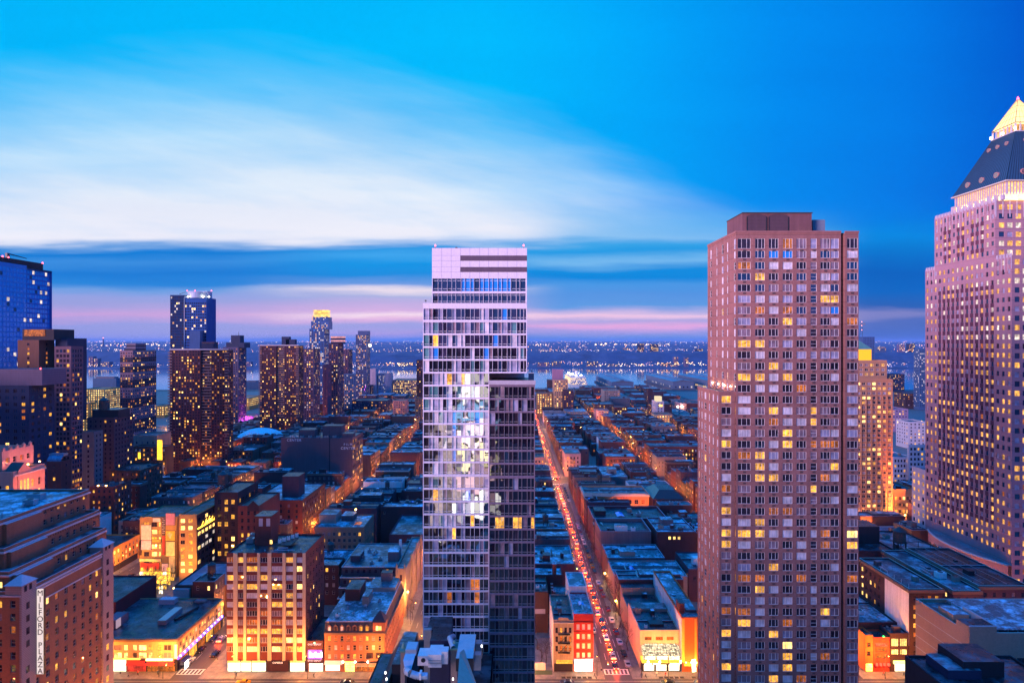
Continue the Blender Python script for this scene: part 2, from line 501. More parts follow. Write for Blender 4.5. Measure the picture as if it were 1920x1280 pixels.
# ---------------------------------------------------------------- windows
def win_geom(w, h, style):
 """local quads: x along the wall, z up, -y outwards; slot 0 = glass, 1 = frame"""
 q = []
 def bar(x0, x1, z0, z1, d=0.07):
  q.append(([(x0, -d, z0), (x1, -d, z0), (x1, -d, z1), (x0, -d, z1)], 1))
  q.append(([(x0, -d, z1), (x1, -d, z1), (x1, 0, z1), (x0, 0, z1)], 1))
  q.append(([(x0, 0, z0), (x0, -d, z0), (x0, -d, z1), (x0, 0, z1)], 1))
  q.append(([(x1, -d, z0), (x1, 0, z0), (x1, 0, z1), (x1, -d, z1)], 1))
 q.append(([(0, 0, 0), (w, 0, 0), (w, 0, h), (0, 0, h)], 0))
 t = 0.04 if style in ('lower', 'upper') else 0.07
 if style == 'plain':
  return q
 if style == 'far':
  q.append(([(0, -.05, 0), (w, -.05, 0), (w, -.05, .12), (0, -.05, .12)], 1))
  return q
 bar(0, w, 0, t); bar(0, w, h - t, h); bar(0, t, t, h - t); bar(w - t, w, t, h - t)
 if style == 'sash':
  bar(t, w - t, h * .5 - .03, h * .5 + .03)
 elif style == 'double':
  bar(w * .5 - .035, w * .5 + .035, t, h - t)
 elif style == 'triple':
  bar(w * .3 - .035, w * .3 + .035, t, h - t); bar(w * .7 - .035, w * .7 + .035, t, h - t)
 elif style == 'quad':
  for k in (.25, .5, .75):
   bar(w * k - .035, w * k + .035, t, h - t)
 elif style == 'lower':
  bar(t, w - t, h * .2 - .04, h * .2 + .04)
 elif style == 'upper':
  bar(t, w - t, h * .2 - .04, h * .2 + .04); bar(t, w - t, h * .82 - .04, h * .82 + .04)
 elif style == 'factory':
  bar(w * .5 - .03, w * .5 + .03, t, h - t); bar(t, w - t, h * .5 - .03, h * .5 + .03)
 return q
WMESH = {}
def win_mesh(w, h, style, pk, fk):
 key = (round(w, 2), round(h, 2), style, pk, fk)
 if key not in WMESH:
  me = bpy.data.meshes.new('window')
  vs, fs, mi = [], [], []
  for pts, s in win_geom(w, h, style):
   b = len(vs); vs += pts; fs.append((b, b + 1, b + 2, b + 3)); mi.append(s)
  me.from_pydata(vs, [], fs)
  me.materials.append(P[pk]); me.materials.append(FR[fk])
  me.polygons.foreach_set('material_index', mi)
  WMESH[key] = me
 return WMESH[key]
def pick(mix):
 s = R.random() * sum(w for _, w in mix)
 for k, w in mix:
  s -= w
  if s <= 0:
   return k
 return mix[-1][0]
def cols(Wd, n, w, m=0.0):
 p = (Wd - 2 * m) / n
 return [(m + p * (i + .5) - w / 2, m + p * (i + .5) + w / 2) for i in range(n)]
def rows(z0, z1, fh, h, sill=0.9):
 out, z = [], z0
 while z + sill + h < z1 - 0.3:
  out.append((z + sill, z + sill + h)); z += fh
 return out
def rows_down(ztop, zmin, fh, h):
 out, z = [], ztop
 while z - h > zmin:
  out.append((z - h, z)); z -= fh
 return out

class Bld:
 """one building: an Empty at its base, parts under it"""
 def __init__(s, name, label, cat, loc, group=None, far=False, cap=100, wname='window'):
  s.root = empty(name, loc, label, cat, group)
  s.w, s.far, s.cap, s.wname = [], far, cap, wname
  s.boxes = []
  ALL.append(s)
 def facade(s, mb, p, u, Wd, z0, z1, wall, cs, rs, mix, style='sash', frame='grey', rec=0.18, skip=None, ac=None, sill=None, windows=True):
  px, py = p; ux, uy = u; nx, ny = uy, -ux
  def pt(a, z, d=0.0):
   return (px + ux * a - nx * d, py + uy * a - ny * d, z)
  cs = sorted(cs); rs = sorted(rs)
  th = math.atan2(uy, ux)
  zc = z0
  for (ra, rb) in rs:
   if ra > zc:
    mb.face([pt(0, zc), pt(Wd, zc), pt(Wd, ra), pt(0, ra)], wall)
   a = 0.0
   for ci, (ca, cb) in enumerate(cs):
    if skip and skip(ci, ra):
     continue
    if ca > a:
     mb.face([pt(a, ra), pt(ca, ra), pt(ca, rb), pt(a, rb)], wall)
    if rec:
     mb.face([pt(ca, ra), pt(cb, ra), pt(cb, ra, rec), pt(ca, ra, rec)], wall)
     mb.face([pt(ca, rb, rec), pt(cb, rb, rec), pt(cb, rb), pt(ca, rb)], wall)
     mb.face([pt(ca, ra), pt(ca, ra, rec), pt(ca, rb, rec), pt(ca, rb)], wall)
     mb.face([pt(cb, ra, rec), pt(cb, ra), pt(cb, rb), pt(cb, rb, rec)], wall)
    if windows:
     st = style(ci, cb - ca) if callable(style) else style
     mk = mix(ci, ra, rb) if callable(mix) else pick(mix)
     s.w.append((pt(ca, ra, rec), th, cb - ca, rb - ra, st, mk, frame, (nx, ny)))
    if ac:
     c = (ca + cb) / 2
     b0, b1 = pt(c - .36, ra - .62, -.09), pt(c + .36, ra - .2, -.09)
     mb.face([b0, (b1[0], b1[1], b0[2]), b1, (b0[0], b0[1], b1[2])], ac)
    if sill:
     e0, e1 = pt(ca - .1, ra - .16, -.08), pt(cb + .1, ra, -.08)
     mb.face([e0, (e1[0], e1[1], e0[2]), e1, (e0[0], e0[1], e1[2])], sill)
     f0, f1 = pt(ca - .1, ra, -.08), pt(cb + .1, ra, -.08)
     mb.face([f0, f1, pt(cb + .1, ra, 0), pt(ca - .1, ra, 0)], sill)
    a = cb
   if a < Wd:
    mb.face([pt(a, ra), pt(Wd, ra), pt(Wd, rb), pt(a, rb)], wall)
   zc = rb
  if zc < z1:
   mb.face([pt(0, zc), pt(Wd, zc), pt(Wd, z1), pt(0, z1)], wall)
 def block(s, x0, x1, y0, y1, z0, z1, wall, roof='grey', front=None, left=None, right=None, par=0.8, coping=None, cornice=None, walls=None):
  """a rectangular mass with its facades, flat roof and parapet"""
  s.boxes.append((x0, x1, y0, y1, z0, z1)); BOXES.append((x0, x1, y0, y1, z0, z1 + par))
  mb = MB()
  wf = (walls or {})
  for key, sp, p, u, Wd in (('front', front, (x0, y0), (1, 0), x1 - x0), ('right', right, (x1, y0), (0, 1), y1 - y0), ('left', left, (x0, y1), (0, -1), y1 - y0)):
   wm = wf.get(key, wall)
   if sp is None:
    ax, ay = p; bx, by = p[0] + u[0] * Wd, p[1] + u[1] * Wd
    mb.face([(ax, ay, z0), (bx, by, z0), (bx, by, z1), (ax, ay, z1)], wm)
   else:
    s.facade(mb, p, u, Wd, z0, z1, wm, **sp)
  mb.face([(x1, y1, z0), (x0, y1, z0), (x0, y1, z1), (x1, y1, z1)], wall)
  th = 0.3
  if par:
   c = coping or wall
   for (a, b, e, f) in ((x0, x1, y0, y0 + th), (x0, x1, y1 - th, y1), (x0, x0 + th, y0 + th, y1 - th), (x1 - th, x1, y0 + th, y1 - th)):
    mb.box(a, b, e, f, z1, z1 + par, wall, top=c, skip='d')
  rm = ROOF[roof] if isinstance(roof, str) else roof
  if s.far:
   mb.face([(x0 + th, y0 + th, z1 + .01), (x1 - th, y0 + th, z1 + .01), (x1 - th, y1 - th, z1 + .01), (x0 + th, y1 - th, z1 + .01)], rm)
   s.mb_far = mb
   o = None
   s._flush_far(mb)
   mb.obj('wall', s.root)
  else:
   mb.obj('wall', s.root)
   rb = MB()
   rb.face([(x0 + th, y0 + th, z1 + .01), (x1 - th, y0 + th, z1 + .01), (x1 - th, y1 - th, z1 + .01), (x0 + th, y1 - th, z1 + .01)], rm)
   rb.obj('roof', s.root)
  if cornice:
   cm, dz, pr = cornice
   cb = MB()
   cb.box(x0 - pr, x1 + pr, y0 - pr, y0 - .003, z1 - dz, z1 + par * .6, cm)
   if x1 <= 0:
    cb.box(x1 + .003, x1 + pr, y0 - .003, y1, z1 - dz, z1 + par * .6, cm)
   else:
    cb.box(x0 - pr, x0 - .003, y0 - .003, y1, z1 - dz, z1 + par * .6, cm)
   cb.obj('cornice', s.root)
  return s
 def _flush_far(s, mb):
  for (p, th, w, h, st, pk, fk, nrm) in s.w:
   c, sn = cos(th), sin(th)
   for pts, sl in win_geom(w, h, 'plain' if st != 'far' else 'far'):
    mb.face([(p[0] + c * x - sn * y, p[1] + sn * x + c * y, p[2] + z) for x, y, z in pts], P[pk] if sl == 0 else FR[fk])
  s.w = []
 def finish(s):
  if not s.w:
   return
  def score(e):
   (x, y, z), th, w, h, st, pk, fk, (nx, ny) = e
   r2 = x * x + y * y + (z - H) ** 2
   px, py = 960 + F * x / y, 640 - F * (z - H) / y
   vis = max(0.0, -(nx * x + ny * y) / sqrt(x * x + y * y))
   inf = 1.0 if (-10 < px < 1925 and -10 < py < 1285) else 0.0
   return inf * vis * w * h / r2
  sc = sorted(((score(e), i) for i, e in enumerate(s.w)), reverse=True)
  base = s.root.location
  rest = MB()
  for k, (v, i) in enumerate(sc):
   p, th, w, h, st, pk, fk, nrm = s.w[i]
   if k < s.cap and v > 0:
    o = bpy.data.objects.new(s.wname, win_mesh(w, h, st, pk, fk))
    COL.objects.link(o)
    o.parent = s.root
    o.location = (p[0] - base[0], p[1] - base[1], p[2] - base[2])
    o.rotation_euler = (0, 0, th)
   else:
    c, sn = cos(th), sin(th)
    for pts, sl in win_geom(w, h, st):
     rest.face([(p[0] + c * x - sn * y, p[1] + sn * x + c * y, p[2] + z) for x, y, z in pts], P[pk] if sl == 0 else FR[fk])
  o = rest.obj(s.wname, s.root)
  if o:
   o['kind'] = 'stuff'
  s.w = []
 def part(s, name, fn, sub=None):
  mb = MB(); fn(mb)
  return mb.obj(name, sub or s.root)
 def bulkhead(s, x0, x1, y0, y1, z0, z1, wall, roof='dark', name='stair_bulkhead'):
  def f(mb):
   mb.box(x0, x1, y0, y1, z0, z1, wall, top=ROOF[roof], skip='d')
   mb.box(x0 - .12, x1 + .12, y0 - .12, y1 + .12, z1 + .003, z1 + .18, TRIM['dark'], top=ROOF[roof])
  return s.part(name, f)
 def tank(s, cx, cy, z, r=2.0, h=4.2, leg=3.0):
  def f(mb):
   mb.cyl(cx, cy, z + leg, z + leg + h, r, r * .97, 18, WOOD)
   for k in range(4):
    mb.cyl(cx, cy, z + leg + h * (k + .5) / 4.4, z + leg + h * (k + .5) / 4.4 + .08, r + .04, r + .03, 18, METALD, cap=False)
  t = s.part('water_tank', f)
  s.part('tank_roof', lambda mb: mb.cyl(cx, cy, z + leg + h, z + leg + h + r * .75, r * 1.1, 0.05, 18, METALD), t)
  def g(mb):
   for a in (-1, 1):
    for b in (-1, 1):
     mb.box(cx + a * r * .65 - .12, cx + a * r * .65 + .12, cy + b * r * .65 - .12, cy + b * r * .65 + .12, z, z + leg, METALD)
   mb.box(cx - r * .9, cx + r * .9, cy - r * .9, cy + r * .9, z + leg - .25, z + leg - .002, METALD)
   for b in (-1, 1):
    mb.tube((cx - r * .65, cy + b * r * .65, z + .1), (cx + r * .65, cy + b * r * .65, z + leg - .3), .06, .06, METALD, 4)
  s.part('tank_stand', g, t)
  return t
 def acunit(s, cx, cy, z, sx=1.6, sy=1.2, sz=1.1, m=None):
  def f(mb):
   mb.box(cx - sx / 2, cx + sx / 2, cy - sy / 2, cy + sy / 2, z + .18, z + sz, m or METAL)
   mb.cyl(cx, cy, z + sz + .003, z + sz + .14, min(sx, sy) * .38, min(sx, sy) * .36, 12, METALD)
   for a in (-1, 1):
    mb.box(cx + a * sx * .4 - .08, cx + a * sx * .4 + .08, cy - sy / 2, cy + sy / 2, z, z + .178, METALD)
  return s.part('air_unit', f)
 def chimney(s, cx, cy, z, h=1.8, sz=.7, m=None):
  def f(mb):
   mb.box(cx - sz / 2, cx + sz / 2, cy - sz / 2, cy + sz / 2, z, z + h, m or WALL['brick_red'])
   mb.box(cx - sz / 2 - .08, cx + sz / 2 + .08, cy - sz / 2 - .08, cy + sz / 2 + .08, z + h + .003, z + h + .15, TRIM['mauve'])
   mb.cyl(cx, cy, z + h + .15, z + h + .5, .16, .13, 8, METALD)
  return s.part('chimney', f)
 def vent(s, cx, cy, z, h=.9):
  def f(mb):
   mb.cyl(cx, cy, z, z + h, .14, .14, 8, METAL)
   mb.cyl(cx, cy, z + h, z + h + .25, .3, .12, 8, METAL)
  return s.part('vent', f)
 def skylight(s, x0, x1, y0, y1, z, lit=False):
  def f(mb):
   mb.box(x0, x1, y0, y1, z, z + .3, METAL, skip='dt')
   xm = (x0 + x1) / 2
   g = P['warmdim'] if lit else P['sky']
   mb.face([(x0, y0, z + .3), (xm, y0, z + .8), (xm, y1, z + .8), (x0, y1, z + .3)], g)
   mb.face([(xm, y0, z + .8), (x1, y0, z + .3), (x1, y1, z + .3), (xm, y1, z + .8)], g)
   mb.face([(x0, y0, z + .3), (x1, y0, z + .3), (xm, y0, z + .8)], METAL)
  return s.part('skylight', f)
def clutter(b, x0, x1, y0, y1, z, n):
 w, d = x1 - x0, y1 - y0
 for q in range(n):
  k = R.randrange(5)
  a, c = x0 + w * R.uniform(.08, .75), y0 + d * R.uniform(.08, .75)
  if k == 0:
   b.part('roof_duct', lambda m: m.box(a, a + .45, c, min(c + R.uniform(2, 6), y1 - .6), z + .25, z + .7, METAL))
  elif k == 1:
   b.part('roof_hatch', lambda m: m.box(a, a + R.uniform(.8, 1.6), c, c + R.uniform(.8, 1.4), z, z + R.uniform(.4, .9), METALD, top=ROOF['silver']))
  elif k == 2:
   b.part('party_ridge', lambda m: m.box(x0 + .35, x1 - .35, c, c + .28, z, z + .55, WALL['brick_plum'], top=TRIM['mauve']))
  elif k == 3:
   b.part('roof_antenna', lambda m: (m.tube((a, c, z), (a, c, z + 2.6), .05, .03, METALD, 4), m.tube((a - .6, c, z + 2.2), (a + .6, c, z + 2.2), .03, .03, METALD, 4)))
  else:
   b.part('roof_shed', lambda m: m.box(a, a + R.uniform(1.2, 2.6), c, c + R.uniform(1.2, 2.8), z, z + R.uniform(1.4, 2.3), WALL[R.choice(['grey', 'stucco', 'brick_dark'])], top=ROOF[R.choice(['silver', 'grey', 'dark'])]))
ALL, BOXES = [], []
WALL = {
 'brick_red': W('red_brick_wall', (0.15, 0.038, 0.032), .25, brick=.5),
 'brick_dark': W('dark_brick_wall', (0.055, 0.024, 0.030), .25, brick=.5),
 'brick_brown': W('brown_brick_wall', (0.10, 0.048, 0.038), .25, brick=.5),
 'brick_plum': W('plum_brick_wall', (0.075, 0.036, 0.055), .25, brick=.4),
 'brick_tan': W('tan_brick_wall', (0.27, 0.155, 0.105), .2, brick=.4),
 'brick_pink': W('pinkish_brick_wall', (0.31, 0.135, 0.125), .3, streak=.3, brick=.35, band=(2.73, 137.3 - 2.05, .14)),
 'stucco': W('pale_stucco_wall', (0.30, 0.22, 0.19), .2, streak=.4),
 'grey': W('grey_party_wall', (0.085, 0.062, 0.075), .3, streak=.45),
 'white': W('white_painted_wall', (0.68, 0.62, 0.64), .14, streak=.35),
 'red': W('red_painted_wall', (0.42, 0.022, 0.025), .15, streak=.2),
 'navy': W('navy_cladding', (0.025, 0.03, 0.075), .25),
 'concrete': W('grey_concrete_wall', (0.14, 0.115, 0.135), .2, streak=.35),
 'black': W('soot_dark_wall', (0.03, 0.022, 0.03), .3),
}
NIGHT = [('dark', 60), ('dusk', 14), ('curtain', 12), ('blind', 6), ('warm', 7), ('warmdim', 5), ('bright', 2)]
NIGHTLIT = [('dark', 40), ('dusk', 10), ('curtain', 12), ('blind', 8), ('warm', 18), ('warmdim', 10), ('bright', 6)]
TOWERMIX = [('dark', 54), ('dusk', 10), ('curtain', 8), ('blind', 4), ('warm', 12), ('warmdim', 7), ('bright', 4), ('cool', 3)]
def gx(px, Y):
 return (px - 960.0) * Y / F
def gz(py, Y):
 return H - (py - 640.0) * Y / F
# ---------------------------------------------------------------- the setting: ground, streets, river, far shore
ST = {'y42': -335.0, 'z43': -258.0, 'a': -185.0, 'b': -109.0, 'c': -35.0, 'd': 35.5, 'e': 112.0, 'f': 188.0, 'g': 264.0, 'h': 340.0}
STX = sorted(ST.values())
HW = 8.0
AV = [(183.0, 208.0), (482.0, 508.0), (782.0, 808.0), (1080.0, 1106.0), (1366.0, 1398.0)]
def asphalt():
 m, t, out = newmat('asphalt')
 p = pos(t)
 a = t.noise(p, 0.25, 4.0, 0.65)
 b = t.noise(t.vm('MULTIPLY', p, (1.0, 0.06, 1.0)), 1.3, 3.0, 0.6)
 f = t.m('ADD', t.m('MULTIPLY', a, 0.6), t.m('MULTIPLY', b, 0.5), clamp=True)
 col = t.ramp(f, [(0.3, (0.014, 0.014, 0.017)), (0.7, (0.055, 0.05, 0.05))])
 rg = t.m('MULTIPLY_ADD', a, 0.4, 0.4)
 princ(t, out, Base_Color=col, Roughness=rg)
 return m
def concrete_walk():
 m, t, out = newmat('pavement_concrete')
 p = pos(t)
 a = t.noise(p, 0.35, 4.0, 0.65)
 x, y, z = t.sep(p)
 jx = t.m('LESS_THAN', t.m('FRACT', t.m('DIVIDE', x, 1.6)), 0.05)
 jy = t.m('LESS_THAN', t.m('FRACT', t.m('DIVIDE', y, 1.6)), 0.05)
 j = t.m('MULTIPLY', t.m('MAXIMUM', jx, jy), 0.5)
 col = t.mix(j, t.ramp(a, [(0.3, (0.09, 0.08, 0.075)), (0.7, (0.22, 0.20, 0.18))]), (0.06, 0.06, 0.06, 1))
 princ(t, out, Base_Color=col, Roughness=0.6)
 return m
ASPH, WALK = asphalt(), concrete_walk()
PAINT = plain('worn_road_paint', (0.62, 0.60, 0.55), 0.6, 0, 0.35, 0.9)
g = MB()
g.face([(-1900, -400, 0), (1900, -400, 0), (1900, 1426, 0), (-1900, 1426, 0)], ASPH)
g.face([(-1900, 1426, 0), (1900, 1426, 0), (1900, 1426, -6), (-1900, 1426, -6)], WALK)
tag(g.obj('ground'), kind='structure')
# block slabs with kerbs
edges = [-1900.0] + STX + [1900.0]
spans = [(183.0 - 275, 183.0)] + [(AV[i][1], AV[i + 1][0]) for i in range(4)]
for (ya, yb) in spans:
 mb = MB()
 for i in range(len(edges) - 1):
  xa = edges[i] + (4.6 if i else 0); xb = edges[i + 1] - (4.6 if i < len(edges) - 2 else 0)
  mb.box(xa, xb, ya - 4.4, yb + 4.4, 0.0, 0.15, WALK, skip='d')
 tag(mb.obj('pavement'), kind='structure')
# road markings
mk = MB()
for k, X in ST.items():
 if k in ('y42', 'h'):
  continue
 for (ya, yb) in AV[:3]:
  for Y in (ya - 2.2, ya + 1.0, yb - 1.4, yb + 1.8) if X not in (-258.0,) else ():
   mk.box(X - 4.2, X + 4.2, Y - .16, Y + .16, 0.004, 0.0041, PAINT, skip='frbld')
  for j in range(7):
   xx = X - 4.0 + j * 1.3
   for Y in (ya - .6, yb + .2):
    mk.box(xx - .25, xx + .25, Y - 1.35, Y + 1.35, 0.008, 0.0081, PAINT, skip='frbld')
 for Y in range(215, 1360, 1):
  if any(a - 6 < Y < b + 6 for a, b in AV):
   continue
  if k == 'd' and Y % 9 == 0:
   mk.box(X + 2.35, X + 2.47, Y, Y + 6, 0.004, 0.0041, PAINT, skip='frbld')
  if Y % 12 == 0:
   mk.box(X - 2.45, X - 2.33, Y, Y + 4.5, 0.004, 0.0041, PAINT, skip='frbld')
for Y in (190.0, 194.0, 198.5):
 for x in range(-150, 200, 9):
  mk.box(x, x + 3.5, Y - .07, Y + .07, 0.004, 0.0041, PAINT, skip='frbld')
mk.box(-150, 200, 202.4, 202.5, 0.004, 0.0041, PAINT, skip='frbld')
tag(mk.obj('road_markings'), kind='structure')
# river
def river():
 m, t, out = newmat('river_water')
 p = pos(t)
 a = t.noise(t.vm('MULTIPLY', p, (0.035, 0.012, 1.0)), 1.0, 4.0, 0.6)
 b = t.noise(t.vm('MULTIPLY', p, (0.004, 0.0015, 1.0)), 1.0, 3.0, 0.6)
 bp = t.n('ShaderNodeBump'); bp.inputs['Strength'].default_value = 0.06; bp.inputs['Distance'].default_value = 1.6
 t.put(bp.inputs['Height'], a)
 d = t.n('ShaderNodeBsdfDiffuse'); t.put(d.inputs[0], t.ramp(b, [(0.35, (0.10, 0.16, 0.26)), (0.65, (0.22, 0.30, 0.42))]))
 gl = t.n('ShaderNodeBsdfGlossy'); gl.inputs['Roughness'].default_value = 0.09; gl.inputs['Color'].default_value = (.95, .97, 1, 1)
 t.put(gl.inputs['Normal'], t.vm('NORMALIZE', t.vm('ADD', bp.outputs[0], (0, -0.004, 0))))
 mx = t.n('ShaderNodeMixShader'); mx.inputs[0].default_value = 0.985
 t.t.links.new(d.outputs[0], mx.inputs[1]); t.t.links.new(gl.outputs[0], mx.inputs[2]); t.t.links.new(mx.outputs[0], out.inputs[0])
 return m
g = MB()
g.face([(-9000, 1300, -2.5), (9000, 1300, -2.5), (9000, 2750, -2.5), (-9000, 2750, -2.5)], river())
tag(g.obj('river_water'), kind='structure')
# the far shore: low waterfront, a wooded bluff, a lit plateau running to the horizon
def shoremat():
 m, t, out = newmat('far_shore_land')
 p = pos(t)
 a = t.noise(t.vm('MULTIPLY', p, (1.0, 0.5, 2.0)), 0.012, 5.0, 0.65)
 col = t.ramp(a, [(0.3, (0.012, 0.035, 0.085)), (0.55, (0.03, 0.07, 0.16)), (0.75, (0.07, 0.11, 0.2))])  # blue land tones stand in for haze and dusk light
 princ(t, out, Base_Color=col, Roughness=0.95)
 return m
rr = random.Random(5)
def shore_y(x):
 return 2560 + 60 * sin(x * .0016) + 25 * sin(x * .006 + 1)
prof = [(0, -3), (15, 2.5), (150, 4), (300, 7), (380, 34), (450, 52), (600, 56), (1100, 55), (2200, 60), (4500, 66), (9000, 84), (16000, 98), (26000, 108), (40000, 118)]
NX = 150
vs, fs = [], []
for i in range(NX + 1):
 s = (i / NX - .5) * 2
 for j, (dy_, z) in enumerate(prof):
  x = s * (6500 + dy_ * 1.2)
  wob = (sin(x * .0021 + j) * .12 + rr.uniform(-.10, .10)) if j > 2 else 0
  dip = 0.55 if (j in (4, 5)) and (-1500 < x < -900) else 1.0
  vs.append((x, shore_y(x) + dy_, z * (1 + wob) * dip))
n = len(prof)
for i in range(NX):
 for j in range(n - 1):
  a = i * n + j
  fs.append((a, a + n, a + n + 1, a + 1))
me = bpy.data.meshes.new('far_shore_hills'); me.from_pydata(vs, [], fs); me.materials.append(shoremat())
o = bpy.data.objects.new('far_shore_hills', me); COL.objects.link(o); tag(o, kind='structure')
def land_z(x, y):
 d = y - shore_y(x)
 for (a, za), (b, zb) in zip(prof, prof[1:]):
  if a <= d <= b:
   return za + (zb - za) * (d - a) / (b - a)
 return prof[-1][1]
# lights scattered over the far shore: nobody could count them
LG = [glow('far_light_amber', (1.0, 0.42, 0.10), 7.0), glow('far_light_white', (1.0, 0.74, 0.48), 7.0), glow('far_light_pink', (1.0, 0.42, 0.38), 5.0),
  glow('far_light_violet', (0.75, 0.6, 1.0), 4.0), glow('far_light_hot', (1.0, 0.66, 0.28), 9.0)]
mb = MB()
def far_light(x, y, z, s, m):
 mb.box(x - s, x + s, y - s, y + s, z, z + s * 1.5, m, skip='bd')
for k in range(9500):
 px = rr.uniform(-60, 1980)
 band = rr.random()
 if band < .30:
  d = rr.uniform(10, 250)
 elif band < .46:
  d = rr.uniform(455, 800)
 else:
  d = 700 + 24000 * rr.random() ** 2.0
 Y = 2560 + d
 X = gx(px, Y)
 dens = .5 + .5 * sin(px * .021 + 1.3) * sin(px * .0071 + 4)
 dens *= .5 + .5 * sin(px * .093 + Y * .004) * sin(px * .047 - Y * .0013 + 2)
 if rr.random() > .10 + 1.9 * dens ** 1.6:
  continue
 z = land_z(X, shore_y(X) + d) + rr.uniform(2, 14)
 s = Y / F * rr.choice([.16, .2, .25, .3, .42]) * (0.8 if d > 3000 else 1.0)
 far_light(X, shore_y(X) + d, z, s, rr.choice([LG[0], LG[0], LG[1], LG[1], LG[2], LG[3]]))
# stadium-bright clusters
for (pa, pb, py, nn) in ((1150, 1255, 648, 60), (1115, 1140, 646, 16), (860 + 140, 1010 + 20, 656, 18), (180, 330, 650, 34), (20, 60, 648, 10), (1690, 1735, 650, 10),
       (1235, 1330, 683, 36), (1120, 1210, 685, 34), (730, 790, 682, 26), (440, 480, 668, 14)):
 for k in range(nn):
  px = rr.uniform(pa, pb); q = py + rr.uniform(-3, 3)
  Y = 2600 if q > 670 else (6200 + rr.uniform(0, 2500))
  X = gx(px, Y)
  z = max(land_z(X, shore_y(X) + Y - 2560) + 2, gz(q, Y))
  far_light(X, shore_y(X) + Y - 2560, z, Y / F * rr.uniform(.25, .55), rr.choice([LG[4], LG[1], LG[4], LG[0]]))
tag(mb.obj('far_shore_lights'), 'scattered amber and white lights across the far river shore', 'city lights', kind='stuff')
# ================================================================ the tall towers in the middle and on the right
def spec(cs, rs, mix=NIGHT, style='sash', frame='grey', **kw):
 d = dict(cs=cs, rs=rs, mix=mix, style=style, frame=frame); d.update(kw); return d
